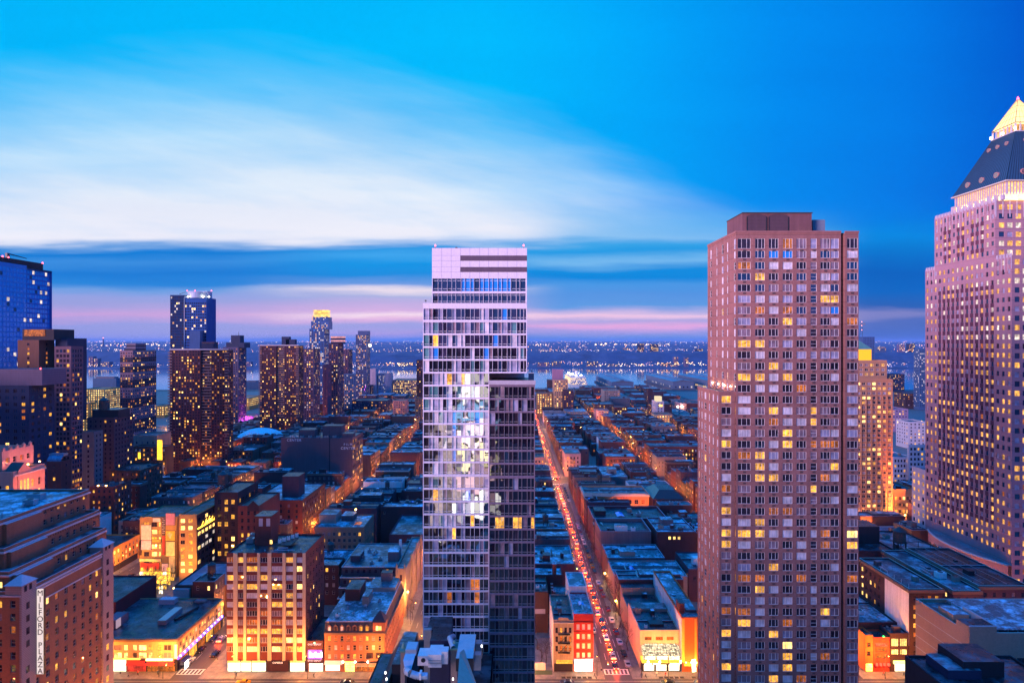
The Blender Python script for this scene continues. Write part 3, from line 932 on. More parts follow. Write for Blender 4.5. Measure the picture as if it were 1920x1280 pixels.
# ---- white and glass tower in the middle
def glass_tower():
 Y0, Y1 = 140.0, 168.0
 b = Bld('glass_tower', 'white banded glass tower with two dark louvre strips at its top', 'skyscraper', (gx(900, Y0), 154, 0))
 k = Y0 / F
 wh = W('white_aluminium_panel', (0.74, 0.66, 0.76), .05, rough=.35, streak=.06, spec=.5)
 pat = [10.3, 7, 10.3, 8.5, 7.5, 10, 7, 10, 7, 10.3, 7.5, 10, 7, 10, 7.2, 10.3, 7, 10, 7, 11, 6.5, 6.8]
 def columns(pa, pb):
  out, x, i = [], pa + 1.2, 0
  while x + 4 < pb:
   w = min(pat[i % len(pat)], pb - .8 - x)
   if w > 4:
    out.append(((x - pa) * k, (x + w - pa) * k - .03))
   x += w; i += 1
  return out
 def zz(py):
  return gz(py, Y0)
 bands = []
 y = 522.0
 for (ya, yb) in ((522, 546), (550, 568.5)):
  bands.append((zz(yb), zz(ya)))
 main = []
 ya = 578.5
 i = 0
 while zz(ya) > 4:
  hgt = 21.0
  main.append((zz(ya + hgt), zz(ya)))
  ya += 24.0 if i % 12 else 25.5
  i += 1
 left = [r for r in main if r[0] < zz(715) - 1]
 def mixf(side):
  def f(ci, ra, rb):
   zpx = 640 - (ra - H) / k
   r = R.random()
   if side == 'top':
    return 'sky' if 6 <= ci <= 16 and r < .9 and zpx < 548 else ('mirror' if r < .7 else 'dusk')
   if side == 'main':
    if zpx < 1010:
     t = [('mirror', 42), ('dusk', 8), ('mirror2', 13), ('lilac', 13), ('blind', 9), ('warm', 2.5), ('curtain', 5), ('sky', 4), ('teal', 7)]  # blue, lilac and pale panes stand in for silvery reflections
    else:
     t = [('mirror', 30), ('mirror2', 40), ('curtain', 12), ('lilac', 8), ('warmdim', 4), ('warm', 3)]
    return pick(t)
   if zpx < 870:
    return pick([('mirror2', 55), ('dark', 30), ('curtain', 10), ('mirror', 8), ('lilac', 4)])
   if abs(zpx - 982) < 13 and (ci % 4 in (1, 2)):
    return 'warm'
   return pick([('mirror2', 56), ('dark', 34), ('curtain', 6), ('lilac', 4), ('warmdim', 1)])
  return f
 st = 'lower'
 topst = lambda ci, w: 'upper'
 x = {p: gx(p, Y0) for p in (793, 810, 917, 988, 1003)}
 zr, zs, zb = zz(465), zz(568), zz(712)
 # upper mass
 mb = MB()
 b.facade(mb, (x[810], Y0), (1, 0), x[988] - x[810], zs, zr, wh, columns(810, 988), bands, mixf('top'), 'upper', 'white', rec=.25)
 mb.face([(x[988], Y0, zs), (x[988], Y1, zs), (x[988], Y1, zr), (x[988], Y0, zr)], wh)
 mb.face([(x[810], Y1, zs), (x[810], Y0, zs), (x[810], Y0, zr), (x[810], Y1, zr)], wh)
 mb.face([(x[988], Y1, 0), (x[810], Y1, 0), (x[810], Y1, zr), (x[988], Y1, zr)], wh)
 mb.face([(x[810], Y0, zr), (x[988], Y0, zr), (x[988], Y1, zr), (x[810], Y1, zr)], ROOF['grey'])
 mb.obj('wall', b.root)
 # middle mass, full width
 mb = MB()
 mids = [r for r in main if r[0] > zb - .2]
 zlow = mids[-1][0] - .3
 b.facade(mb, (x[793], Y0), (1, 0), x[988] - x[793], zlow, zs, wh, columns(793, 988), mids, mixf('main'), st, 'white', rec=.25)
 mb.face([(x[988], Y0, zlow), (x[988], Y1, zlow), (x[988], Y1, zs), (x[988], Y0, zs)], wh)
 mb.face([(x[793], Y1, 0), (x[793], Y0, 0), (x[793], Y0, zs), (x[793], Y1, zs)], wh)
 mb.face([(x[793], Y0, zs), (x[810], Y0, zs), (x[810], Y1, zs), (x[793], Y1, zs)], ROOF['grey'])
 mb.obj('wall', b.root)
 # left leg down to the street
 lows = [r for r in main if r[1] < zlow]
 mb = MB()
 b.facade(mb, (x[793], Y0), (1, 0), x[917] - x[793], 0, zlow, wh, columns(793, 917), lows, mixf('main'), st, 'white', rec=.25)
 mb.obj('wall', b.root)
 # darker slab standing a little proud on the right
 dk = W('dark_mauve_mullion_panel', (0.20, 0.135, 0.20), .08, rough=.45, streak=.1, spec=.5)
 mb = MB()
 yp = Y0 - 1.6
 kk = yp / F
 xa, xb = gx(917, yp), gx(1003, yp)
 zt = gz(719, yp)
 rows_r = [(r[0], r[1]) for r in main if r[1] < gz(724, yp)]
 b.facade(mb, (xa, yp), (1, 0), xb - xa, 0, zt, dk, [(a * kk / k, c * kk / k) for a, c in columns(917, 1003)], rows_r, mixf('dark'), st, 'grey', rec=.25)
 mb.face([(xb, yp, 0), (xb, Y1 - 6, 0), (xb, Y1 - 6, zt), (xb, yp, zt)], dk)
 mb.face([(xa, Y0, 0), (xa, yp, 0), (xa, yp, zt), (xa, Y0, zt)], dk)
 mb.face([(xa, yp, zt), (xb, yp, zt), (xb, Y1 - 6, zt), (xa, Y1 - 6, zt)], ROOF['grey'])
 mb.face([(x[988], Y1 - 6, 0), (xb, Y1 - 6, 0), (xb, Y1 - 6, zt), (x[988], Y1 - 6, zt)], dk)
 mb.obj('wall', b.root)
 b.part('cornice', lambda m: m.box(xa - .15, xb + .15, yp - .15, yp - .003, zt - .2, zt + .75, TRIM['mauve']))
 gl = P['dusk']
 def rail(m):
  for (p, q) in (((x[988] + .3, yp + .4), (xb - .2, yp + .4)), ((xb - .2, yp + .4), (xb - .2, Y1 - 7))):
   m.face([(*p, zt + .75), (*q, zt + .75), (*q, zt + 2.4), (*p, zt + 2.4)], gl)
   m.tube((*p, zt + 2.4), (*q, zt + 2.4), .06, .06, FR['white'], 4)
 b.part('terrace_railing', rail)
 # crown: panel joints, louvre strips
 lv = W('dark_louvre_slats', (0.13, 0.085, 0.13), .1, band=(.30, 0, .10))
 for (a, c) in ((479, 489), (500.5, 510)):
  b.part('louvre', lambda m: m.box(gx(863, Y0), x[988] + .02, Y0 - .03, Y0 - .002, zz(c), zz(a), lv))
 def joints(m):
  jm = plain('panel_joint', (0.36, 0.32, 0.38))
  for px in (828, 846, 863.5, 881, 899, 916, 934, 951, 969):
   m.box(gx(px, Y0) - .03, gx(px, Y0) + .03, Y0 - .012, Y0 - .004, zz(521), zr, jm)
  for py in (479, 489, 500.5, 510):
   m.box(x[810], gx(863, Y0), Y0 - .012, Y0 - .004, zz(py) - .03, zz(py) + .03, jm)
 b.part('panel_joint', joints)
 for px in (815.5, 982):
  bc = b.part('beacon_post', lambda m: m.cyl(gx(px, Y0), Y0 + .5, zr, zr + .5, .06, .06, 6, METALD))
  b.part('beacon_lens', lambda m: m.cyl(gx(px, Y0), Y0 + .5, zr + .5, zr + .85, .16, .1, 8, REDL), bc)
 def rig(m):
  m.box(gx(852, Y0), gx(856, Y0), Y0 + 2, Y0 + 3, zr, zr + .5, METALD)
  m.tube((gx(856, Y0), Y0 + 2.4, zr + .25), (gx(874, Y0), Y0 + 2.4, zr + .2), .07, .04, METALD)
 b.part('roof_crane', rig)
 b.part('roof_mast', lambda m: (m.tube((gx(797.5, Y0), Y0 + 1, zs), (gx(797.5, Y0), Y0 + 1, zs + .65), .05, .04, METALD), m.box(gx(795.5, Y0), gx(798.5, Y0), Y0 + .8, Y0 + 1.2, zs + .5, zs + .75, METALD)))
 BOXES.append((x[793], xb, Y0, Y1, 0, zb)); BOXES.append((x[810], x[988], Y0, Y1, 0, zr))
glass_tower()

# ---- pink brick apartment tower
def brick_tower():
 Y0, Y1, k = 150.0, 171.7, 150.0 / F
 wl = WALL['brick_pink']
 b = Bld('apartment_tower', 'tall pinkish brick apartment tower with twin dark fan louvres on its roof', 'skyscraper', (70, 160, 0))
 ac = plain('window_air_unit', (0.10, 0.055, 0.06), .7)
 X0, X1 = gx(1380, Y0), gx(1608, Y0)
 zt = gz(437, Y0)
 cs = [((p - 1380) * k, (q - 1380) * k) for p, q in ((1383.5, 1407.5), (1416, 1434), (1441.6, 1459.6), (1467.6, 1486), (1493.6, 1512), (1520, 1531.5), (1538.5, 1556.5), (1557.6, 1573))]
 cs2 = [((p - 1583) * k, (q - 1583) * k) for p, q in ((1586.5, 1606.5),)]
 rs = [(gz(466, Y0), gz(447, Y0))] + rows_down(gz(470, Y0), 8, 2.73, 1.78)
 mixu = [('blind', 22), ('lilac', 18), ('dark', 24), ('dusk', 12), ('sky', 8), ('curtain', 12), ('warm', 6), ('warmdim', 5), ('mirror', 6)]
 mixm = [('blind', 20), ('dark', 30), ('curtain', 18), ('lilac', 10), ('warm', 13), ('warmdim', 5), ('bright', 1), ('mirror', 4)]
 mixl = [('dark', 36), ('curtain', 20), ('blind', 13), ('warm', 12), ('warmdim', 9), ('lilac', 5), ('bright', 1)]
 def mf(ci, ra, rb):
  py = 640 - (ra - H) / k
  return pick(mixu if py < 600 else mixm if py < 850 else mixl)
 stl = lambda ci, w: 'triple' if w > 2.2 else ('double' if w > 1.6 else 'sash')
 xg = gx(1577, Y0)
 mb = MB()
 b.facade(mb, (X0, Y0), (1, 0), xg - X0, 0, zt, wl, cs, rs, mf, stl, 'white', rec=.16, ac=ac)
 # slot between the main front and the eastern bay
 mb.face([(xg, Y0, 0), (xg, Y0 + 2.2, 0), (xg, Y0 + 2.2, zt), (xg, Y0, zt)], wl)
 xh = gx(1583, Y0)
 mb.face([(xg, Y0 + 2.2, 0), (xh, Y0 + 2.2, 0), (xh, Y0 + 2.2, zt), (xg, Y0 + 2.2, zt)], wl)
 mb.face([(xh, Y0 + 2.2, 0), (xh, Y0 - .4, 0), (xh, Y0 - .4, zt), (xh, Y0 + 2.2, zt)], wl)
 b.facade(mb, (xh, Y0 - .4), (1, 0), X1 - xh, 0, zt, wl, cs2, rs, mf, stl, 'white', rec=.16, ac=ac)
 mb.face([(X1, Y0 - .4, 0), (X1, Y1, 0), (X1, Y1, zt), (X1, Y0 - .4, zt)], wl)
 mb.face([(X1, Y1, 0), (X0, Y1, 0), (X0, Y1, zt), (X1, Y1, zt)], wl)
 # west-of-corner side face
 L = Y1 - Y0
 def su(px):
  return Y1 - X0 * F / (px - 960)
 sc = [(su(px) - w / 2, su(px) + w / 2) for px, w in ((1344, .8), (1354.8, 1.5), (1364, .9))]
 sc = [(2.2, 3.4), (su(1344) - .4, su(1344) + .4), (su(1354.8) - .7, su(1354.8) + .7), (su(1364) - .45, su(1364) + .45), (L - 1.5, L - .25)]
 mside = [('blind', 30), ('lilac', 24), ('dark', 22), ('dusk', 8), ('curtain', 12), ('warm', 5)]
 b.facade(mb, (X0, Y1), (0, -1), L, 0, zt, wl, sc, rs, mside, 'sash', 'white', rec=.16)
 mb.face([(X0, Y0, zt), (X1, Y0, zt), (X1, Y1, zt), (X0, Y1, zt)], ROOF['dark'])
 mb.obj('wall', b.root)
 b.part('parapet', lambda m: (m.box(X0 - .12, xg, Y0 - .12, Y0 + .25, zt + .003, zt + .55, wl, top=TRIM['mauve']), m.box(X0 - .12, X0 + .25, Y0 + .25, Y1, zt + .003, zt + .55, wl, top=TRIM['mauve']),
        m.box(xh, X1 + .1, Y0 - .5, Y0 - .1, zt + .003, zt + .45, wl, top=TRIM['mauve'])))
 # roof house with two round fan louvres
 zb = gz(400, 154)
 bx0, bx1 = gx(1392, 154), gx(1522, 154)
 hw = W('roof_house_brick', (0.17, 0.075, 0.085), .2, streak=.3)
 rh = b.part('roof_house', lambda m: m.box(bx0, bx1, 154, 165, zt, zb, hw, top=ROOF['dark'], skip='d'))
 lm = W('dark_fan_louvre', (0.10, 0.055, 0.075), .2, band=(.34, 0, .12))
 for pc in (1418.5, 1459.5):
  xc = gx(pc, 154)
  def fan(m):
   m.box(xc - 2.45, xc + 2.45, 153.9, 153.997, zt + .4, zb - .9, lm)
   nseg = 14
   pts = [(xc + 2.45 * cos(pi * j / nseg), 153.95, zb - .9 + .75 * sin(pi * j / nseg)) for j in range(nseg + 1)]
   m.face(pts, lm)
   for j in range(nseg + 1):
    a = pi * j / nseg
   for s in (-1, 1):
    m.box(xc + s * 2.45 - .08, xc + s * 2.45 + .08, 153.80, 153.897, zt + .4, zb - .9, METALD)
  b.part('fan_louvre', fan, rh)
 b.part('coping', lambda m: m.box(bx0 - .1, bx1 + .1, 153.7, 165.2, zb + .003, zb + .2, TRIM['dark']), rh)
 b.part('cooling_unit', lambda m: m.box(gx(1524, 156), gx(1547, 156), 156, 160, zt, gz(412, 156), plain('blue_grey_unit', (0.16, 0.19, 0.27), .5), skip='d'))
 for pc in (1439, 1513, 1517):
  b.part('roof_lamp', lambda m: m.cyl(gx(pc, 152.5), 152.5, zt + .5, zt + .75, .09, .06, 8, LAMPC))
 # lower mass on the west, with terrace
 wx0 = gx(1350, Y0)
 zl = gz(738, Y0)
 mb = MB()
 rl = [r for r in rs if r[1] < zl - .4]
 b.facade(mb, (wx0, Y0 + .5), (1, 0), X0 - wx0, 0, zl, wl, [(.55, 2.9)], rl, mf, 'double', 'white', rec=.16, ac=ac)
 yb = 168.0
 L2 = yb - Y0 - .5
 b.facade(mb, (wx0, yb), (0, -1), L2, 0, zl, wl, [(.8, 1.7), (3.2, 4.2), (5.8, 7.4), (9.4, 10.3), (12.4, 13.4), (15.6, 16.6)], rl, mside, 'sash', 'white', rec=.16)
 mb.face([(wx0, Y0 + .5, zl), (X0, Y0 + .5, zl), (X0, yb, zl), (wx0, yb, zl)], ROOF['dark'])
 mb.face([(X0, yb, 0), (wx0, yb, 0), (wx0, yb, zl), (X0, yb, zl)], wl)
 mb.obj('wall', b.root)
 b.part('parapet', lambda m: (m.box(wx0 - .1, X0, Y0 + .4, Y0 + .7, zl + .003, zl + .6, wl, top=TRIM['mauve']), m.box(wx0 - .1, wx0 + .2, Y0 + .7, yb, zl + .003, zl + .6, wl, top=TRIM['mauve'])))
 for pc in (1337, 1348, 1359, 1371):
  Yl = X0 * F / (pc - 960)
  o = b.part('terrace_lamp', lambda m: m.cyl(X0 - .2, min(Yl, yb - .3), zl + 1.4, zl + 1.7, .12, .12, 8, LAMPC))
  ld = bpy.data.lights.new('terrace_light', 'POINT'); ld.energy = 120; ld.color = (1, .62, .25); ld.shadow_soft_size = .15
  lo = bpy.data.objects.new('terrace_light', ld); COL.objects.link(lo); lo.parent = b.root
  lo.location = (X0 - .7 - b.root.location.x, min(Yl, yb - .3) - b.root.location.y, zl + 1.5)
 BOXES.append((wx0, X1, Y0, yb, 0, zl)); BOXES.append((X0, X1, Y0, Y1, 0, zt))
brick_tower()

# ---- pink stone tower with copper pyramid and glowing lantern
def crown_tower():
 XS = 206.0
 b = Bld('crowned_tower', 'pink stone office tower with dark blue copper pyramid and glowing lantern', 'skyscraper', (230, 278, 0))
 st = W('pink_granite_wall', (0.36, 0.19, 0.24), .10, streak=.10, band=(3.87, 1.2, .18))
 stp = W('pale_granite_wall', (0.44, 0.36, 0.44), .10, streak=.10)
 spn = W('wine_red_spandrel', (0.11, 0.035, 0.065), .15)
 xe = XS + 42
 FH = 3.87
 mixa = [('goldoffice', 50), ('dusk', 26), ('dark', 8), ('lilac', 10), ('warmdim', 6)]
 mixt = [('cool', 22), ('goldoffice', 28), ('dusk', 28), ('lilac', 16), ('dark', 6)]
 def mf(ci, ra, rb):
  if ra > 110:
   return pick(mixt)
  return pick(mixa)
 y0, y1 = 252.8, 305.7
 def tier(yn, yf, z0, z1, ncol, inner, bands, dark=True):
  """south face seen obliquely: single bays at the ends, recessed dark bays between"""
  L = yf - yn
  pitch = L / ncol
  mb = MB()
  rs_all = rows_down(z1 - 1.6, z0 + .6, FH, 2.0)
  cs_all = cols(L, ncol, 1.4)
  b.facade(mb, (XS, yf), (0, -1), L, z0, z1, st, cs_all, rs_all, mf, 'plain', 'grey', rec=.3)
  # dark spandrels between the windows of the inner bays
  for i, (a, c) in enumerate(cs_all):
   if i in inner:
    for r0, r1 in zip(rs_all[1:], rs_all):
     if bands(r0[1]):
      ya, yb_ = yf - a + .25, yf - c - .25
      mb.face([(XS - .06, ya, r0[1] + .02), (XS - .06, yb_, r0[1] + .02), (XS - .06, yb_, r1[0] - .02), (XS - .06, ya, r1[0] - .02)], spn)
  return mb
 zt1 = 147.5
 mb = tier(y0, y1, 22, zt1, 18, set(range(3, 15)), lambda z: 30 < z < zt1 - 13)
 # front (towards the avenue)
 rs = rows_down(zt1 - 1.6, 6, FH, 2.2)
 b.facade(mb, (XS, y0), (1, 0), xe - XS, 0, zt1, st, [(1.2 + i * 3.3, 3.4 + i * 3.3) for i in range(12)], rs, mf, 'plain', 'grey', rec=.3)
 mb.face([(xe, y0, 0), (xe, y1, 0), (xe, y1, zt1), (xe, y0, zt1)], st)
 mb.face([(xe, y1, 0), (XS, y1, 0), (XS, y1, zt1), (xe, y1, zt1)], st)
 mb.face([(XS, y1, 0), (XS, y0, 0), (XS, y0, 22), (XS, y1, 22)], st)
 mb.face([(XS, y0, zt1), (xe, y0, zt1), (xe, y1, zt1), (XS, y1, zt1)], ROOF['mauve'])
 mb.obj('wall', b.root)
 yn2, yf2, zt2 = 261.5, 299.0, 172.0
 mb = tier(yn2, yf2, zt1, zt2, 13, {2, 3, 5, 6, 8, 9, 10}, lambda z: zt1 + 2 < z < zt2 - 9)
 rs2 = rows_down(zt2 - 1.6, zt1 + .5, FH, 2.2)
 b.facade(mb, (XS, yn2), (1, 0), xe - 8 - XS, zt1, zt2, st, [(1.6 + i * 3.6, 4.0 + i * 3.6) for i in range(9)], rs2, mf, 'plain', 'grey', rec=.3)
 mb.face([(xe - 8, yn2, zt1), (xe - 8, yf2, zt1), (xe - 8, yf2, zt2), (xe - 8, yn2, zt2)], st)
 mb.face([(xe - 8, yf2, zt1), (XS, yf2, zt1), (XS, yf2, zt2), (xe - 8, yf2, zt2)], st)
 mb.face([(XS, yn2, zt2), (xe - 8, yn2, zt2), (xe - 8, yf2, zt2), (XS, yf2, zt2)], ROOF['mauve'])
 mb.obj('wall', b.root)
 # pale stone caps with stepped lower edge
 def caps(m):
  rr = random.Random(2)
  for (ya, yb_, z, n_) in ((yn2, yf2, zt2, 18), (y1 - 7, y1, zt1, 4), (y0, yn2, zt1, 5)):
   w = (yb_ - ya) / n_
   for i in range(n_):
    hh = 5.0 + (4.0 if i % 3 else 1.0) * rr.random()
    m.box(XS - .10, XS - .004, ya + i * w + .22, ya + (i + 1) * w - .55, z - .7, z + .9, stp)
    m.box(XS - .14, XS - .004, ya + i * w - .05, ya + i * w + .2, z - hh, z + 1.1, stp)
  for i in range(14):
   m.box(XS + i * 3.0, XS + i * 3.0 + .5, (yn2 if i < 11 else y0) - .14, (yn2 if i < 11 else y0) - .004, (zt2 if i < 11 else zt1) - 7, (zt2 if i < 11 else zt1) + 1, stp)
 b.part('stone_cap_trim', caps)
 # lit loggia ring under the pyramid
 px0, px1, py0, py1 = 209.5, 240.5, 259.8, 290.8
 lg = glow('loggia_wall_glow', (1.0, 0.50, 0.12), 2.0, .45, .9)  # wall emission stands in for uplighting
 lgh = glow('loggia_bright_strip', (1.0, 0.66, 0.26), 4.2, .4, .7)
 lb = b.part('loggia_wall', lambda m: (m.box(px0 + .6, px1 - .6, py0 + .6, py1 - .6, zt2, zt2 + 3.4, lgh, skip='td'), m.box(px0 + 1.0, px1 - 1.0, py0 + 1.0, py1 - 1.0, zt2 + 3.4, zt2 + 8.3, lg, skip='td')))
 def colm(m):
  for i in range(24):
   y = py0 + .6 + i * (py1 - py0 - 1.2) / 23
   m.box(px0 + .1, px0 + .5, y - .22, y + .22, zt2 + 2.4, zt2 + 8.3, stp)
   x = px0 + .6 + i * (px1 - px0 - 1.2) / 23
   m.box(x - .22, x + .22, py0 + .1, py0 + .5, zt2 + 2.4, zt2 + 8.3, stp)
  for i in range(9):
   y = py0 + i * (py1 - py0) / 8.5
   m.box(px0 - 1.6, px0 - .5, y, y + 1.5, zt2, zt2 + 2.2 + (i % 3) * .6, stp)
 b.part('loggia_columns', colm, lb)
 # copper pyramid with ribs
 cop = plain('dark_blue_copper', (.022, .065, .13), .55, 0, .18, .4)
 crib = plain('dark_copper_rib', (.008, .02, .05), .6)
 zb, ze = zt2 + 8.3, 203.0
 cx, cy, a = 224.8, 272.5, 6.6
 pb = b.part('pyramid_roof', lambda m: m.pyramid(px0 - .4, px1 + .4, py0 - .4, py1 + .4, zb, ze, cop, a, cx, cy))
 b.part('eave', lambda m: m.box(px0 - .8, px1 + .8, py0 - .8, py1 + .8, zb - .5, zb - .003, TRIM['cream']), pb)
 def ribs(m):
  for i in range(27):
   f = i / 26
   for (p, q) in (((px0 - .4, py0 - .4 + f * (py1 - py0 + .8), zb), (cx - a, cy - a + f * 2 * a, ze)), ((px0 - .4 + f * (px1 - px0 + .8), py0 - .4, zb), (cx - a + f * 2 * a, cy - a, ze))):
    m.tube(p, q, .16, .12, crib, 4)
 b.part('roof_ribs', ribs, pb)
 # round dormers
 dm = plain('dormer_ring', (0.42, 0.20, 0.18), .6)
 dormers = [(f_, t_, 's') for f_, t_ in ((.2, .17), (.5, .17), (.8, .17), (.2, .80), (.5, .80), (.8, .80))] + [(f_, t_, 'e') for f_, t_ in ((.22, .17), (.5, .17), (.3, .82))]
 for (f_, t_, side) in dormers:
  def dorm(m):
   if side == 's':
    lo = (px0 - .4, py0 + f_ * (py1 - py0)); hi = (cx - a, cy - a + f_ * 2 * a)
    x = lo[0] + (hi[0] - lo[0]) * t_; y = lo[1] + (hi[1] - lo[1]) * t_; z = zb + (ze - zb) * t_
    ax = (-1, 0)
   else:
    lo = (px0 + f_ * (px1 - px0), py0 - .4); hi = (cx - a + f_ * 2 * a, cy - a)
    x = lo[0] + (hi[0] - lo[0]) * t_; y = lo[1] + (hi[1] - lo[1]) * t_; z = zb + (ze - zb) * t_
    ax = (0, -1)
   r = 1.25 if t_ < .5 else .85
   ring = [(cos(2 * pi * j / 16), sin(2 * pi * j / 16)) for j in range(16)]
   def P3(c, s, d, rr_):
    return (x + ax[0] * d + (c * rr_ if ax[0] == 0 else 0), y + ax[1] * d + (c * rr_ if ax[1] == 0 else 0), z + s * rr_)
   for j in range(16):
    c0, s0 = ring[j]; c1, s1 = ring[(j + 1) % 16]
    m.face([P3(c0, s0, -.9, r), P3(c1, s1, -.9, r), P3(c1, s1, .55, r), P3(c0, s0, .55, r)], dm)
    m.face([P3(c0, s0, .55, r), P3(c1, s1, .55, r), P3(c1, s1, .55, r * .78), P3(c0, s0, .55, r * .78)], dm)
   m.face([P3(c, s, .5, r * .78) for c, s in ring], P['dark'])
   for k in range(3):
    t2 = pi * k / 3
    m.tube(P3(cos(t2), sin(t2), .52, r * .8), P3(-cos(t2), -sin(t2), .52, r * .8), .06, .06, dm, 4)
  b.part('round_dormer', dorm, pb)
 # lantern
 def gal(m):
  m.box(cx - a - .2, cx + a + .2, cy - a - .2, cy + a + .2, ze + .003, ze + .4, TRIM['mauve'])
  for i in range(7):
   f = -1 + i / 3
   for (x, y) in ((cx - a + .3, cy + f * (a - .4)), (cx + f * (a - .4), cy - a + .3)):
    m.box(x - .25, x + .25, y - .25, y + .25, ze + .4, ze + 3.6, TRIM['mauve'])
  m.box(cx - a + 1.4, cx + a - 1.4, cy - a + 1.4, cy + a - 1.4, ze + .4, ze + 3.6, P['goldoffice'])
 lt = b.part('lantern_gallery', gal)
 lam = glow('lantern_glow_glass', (1.0, 0.68, 0.30), 2.2)
 b.part('lantern', lambda m: m.pyramid(cx - a + .1, cx + a - .1, cy - a + .1, cy + a - .1, ze + 4.0, ze + 17.0, lam), lt)
 def lr(m):
  lo, hi = ze + 4.0, ze + 17.0
  c = [(cx - a + .1, cy - a + .1), (cx + a - .1, cy - a + .1), (cx + a - .1, cy + a - .1), (cx - a + .1, cy + a - .1)]
  for p in c:
   m.tube((*p, lo), (cx, cy, hi), .16, .1, TRIM['brown'], 5)
  for i in range(4):
   m.tube((*c[i], lo), (*c[(i + 1) % 4], lo), .2, .2, TRIM['brown'], 5)
  for q in range(1, 6):
   f = -1 + q / 3
   for (x, y) in ((cx - a, cy + f * a), (cx + f * a, cy - a)):
    m.tube((x, y, lo), (cx + (x - cx) * .05, cy + (y - cy) * .05, hi - .6), .07, .04, TRIM['brown'], 4)
  for q in (.22, .45, .68):
   w = a * (1 - q)
   z = lo + (hi - lo) * q
   m.tube((cx - w, cy - w, z), (cx - w, cy + w, z), .07, .07, TRIM['brown'], 4); m.tube((cx - w, cy - w, z), (cx + w, cy - w, z), .07, .07, TRIM['brown'], 4)
  m.cyl(cx, cy, hi - .9, hi + .6, .55, .1, 8, REDL)
 b.part('lantern_frame', lr, lt)
 for (x, y) in ((cx - a - .3, cy - a - .3), (cx - a - .3, cy + a), (cx - a - .3, cy), (cx + a, cy - a - .3)):
  b.part('floodlight', lambda m: m.cyl(x, y, ze + 1.0, ze + 1.7, .38, .38, 8, LAMPC), lt)
 # curved arcade along the street
 arc = MB()
 a0, a1, bul, zt = 252.0, 300.5, 6.0, 20.0
 npt = 10
 pts = []
 for i in range(npt + 1):
  f = i / npt
  pts.append((203.8 - bul * 4 * f * (1 - f), a1 + (a0 - a1) * f))
 top = []
 for (p, q) in zip(pts, pts[1:]):
  L = sqrt((q[0] - p[0]) ** 2 + (q[1] - p[1]) ** 2)
  b.facade(arc, p, ((q[0] - p[0]) / L, (q[1] - p[1]) / L), L, 0, zt, st, cols(L, 2, 1.7), [(6.5, 9.6), (12.0, 15.2)], [('bright', 30), ('goldoffice', 50), ('dark', 20)], 'plain', 'grey', rec=.4)
 arc.face([(XS, a1, zt), *[(x, y, zt) for x, y in pts], (XS, a0, zt)], ROOF['mauve'])
 arc.obj('arcade_wall', b.root)
 def ledge(m):
  for (p, q) in zip(pts, pts[1:]):
   m.tube((p[0] - .1, p[1], lz), (q[0] - .1, q[1], lz), lr_, lr_, TRIM['mauve'], 5)
 for lz, lr_ in ((zt, .45), (10.8, .25)):
  b.part('arcade_ledge', ledge)
 # lower far wing
 mb = MB()
 b.facade(mb, (XS, 316), (0, -1), 10.3, 0, 47, stp, cols(10.3, 3, 1.6), rows_down(45.4, 4, FH, 2.0), [('goldoffice', 60), ('dusk', 30), ('dark', 10)], 'plain', 'grey', rec=.3)
 mb.face([(XS, 305.7, 47), (XS + 30, 305.7, 47), (XS + 30, 316, 47), (XS, 316, 47)], ROOF['mauve'])
 mb.face([(XS, 305.7, 47), (XS, 305.7, 48), (XS, 316, 48), (XS, 316, 47)], stp)
 mb.obj('wall', b.root)
 b.cap = 100
 BOXES.append((XS, xe, y0, y1, 0, zt1)); BOXES.append((XS, xe, 303, 342, 0, 9))
crown_tower()
# ================================================================ named buildings on the left
def tower(name, label, px0, px1, py, Y, depth, wall, fh=2.8, ww=1.5, pitch=2.6, wh=1.6, mix=TOWERMIX, style='plain', frame='dark', roof='dark', cat='tower block', group=None, far=False, side='right', rec=.18, par=.9, z0=0.0, x0=None, x1=None, z1=None, skip=None, sidemix=None, cap=100, margin=.8):
 # the far corner of the visible flank closes the silhouette
 if px1 < 960:
  depth = max(5, min(depth, Y * ((960 - px1 + .42 * (px1 - px0)) / (960 - px1) - 1)))
 elif px0 > 960:
  depth = max(5, min(depth, Y * ((px0 - 960 + .42 * (px1 - px0)) / (px0 - 960) - 1)))
 X0 = gx(px0, Y + (depth if px0 > 960 else 0))
 X1 = gx(px1, Y + (depth if px1 < 960 else 0))
 Z1 = gz(py, Y) if z1 is None else z1
 b = Bld(name, label, cat, ((X0 + X1) / 2, Y + depth / 2, 0), group, far=far, cap=cap)
 n = max(1, int((X1 - X0 - 2 * margin) / pitch)); ns = max(1, int((depth - 2 * margin) / pitch))
 rs = rows_down(Z1 - 1.0, z0 + 4, fh, wh)
 fr = spec(cols(X1 - X0, n, ww, margin), rs, mix, style, frame, rec=rec, skip=skip)
 sd = spec(cols(depth, ns, ww, margin), rs, sidemix or mix, style, frame, rec=rec)
 b.block(X0, X1, Y, Y + depth, z0, Z1, wall, roof, front=fr, right=sd if side == 'right' else None, left=sd if side == 'left' else None, par=par)
 b.X0, b.X1, b.Y, b.Y1, b.Z = X0, X1, Y, Y + depth, Z1
 return b

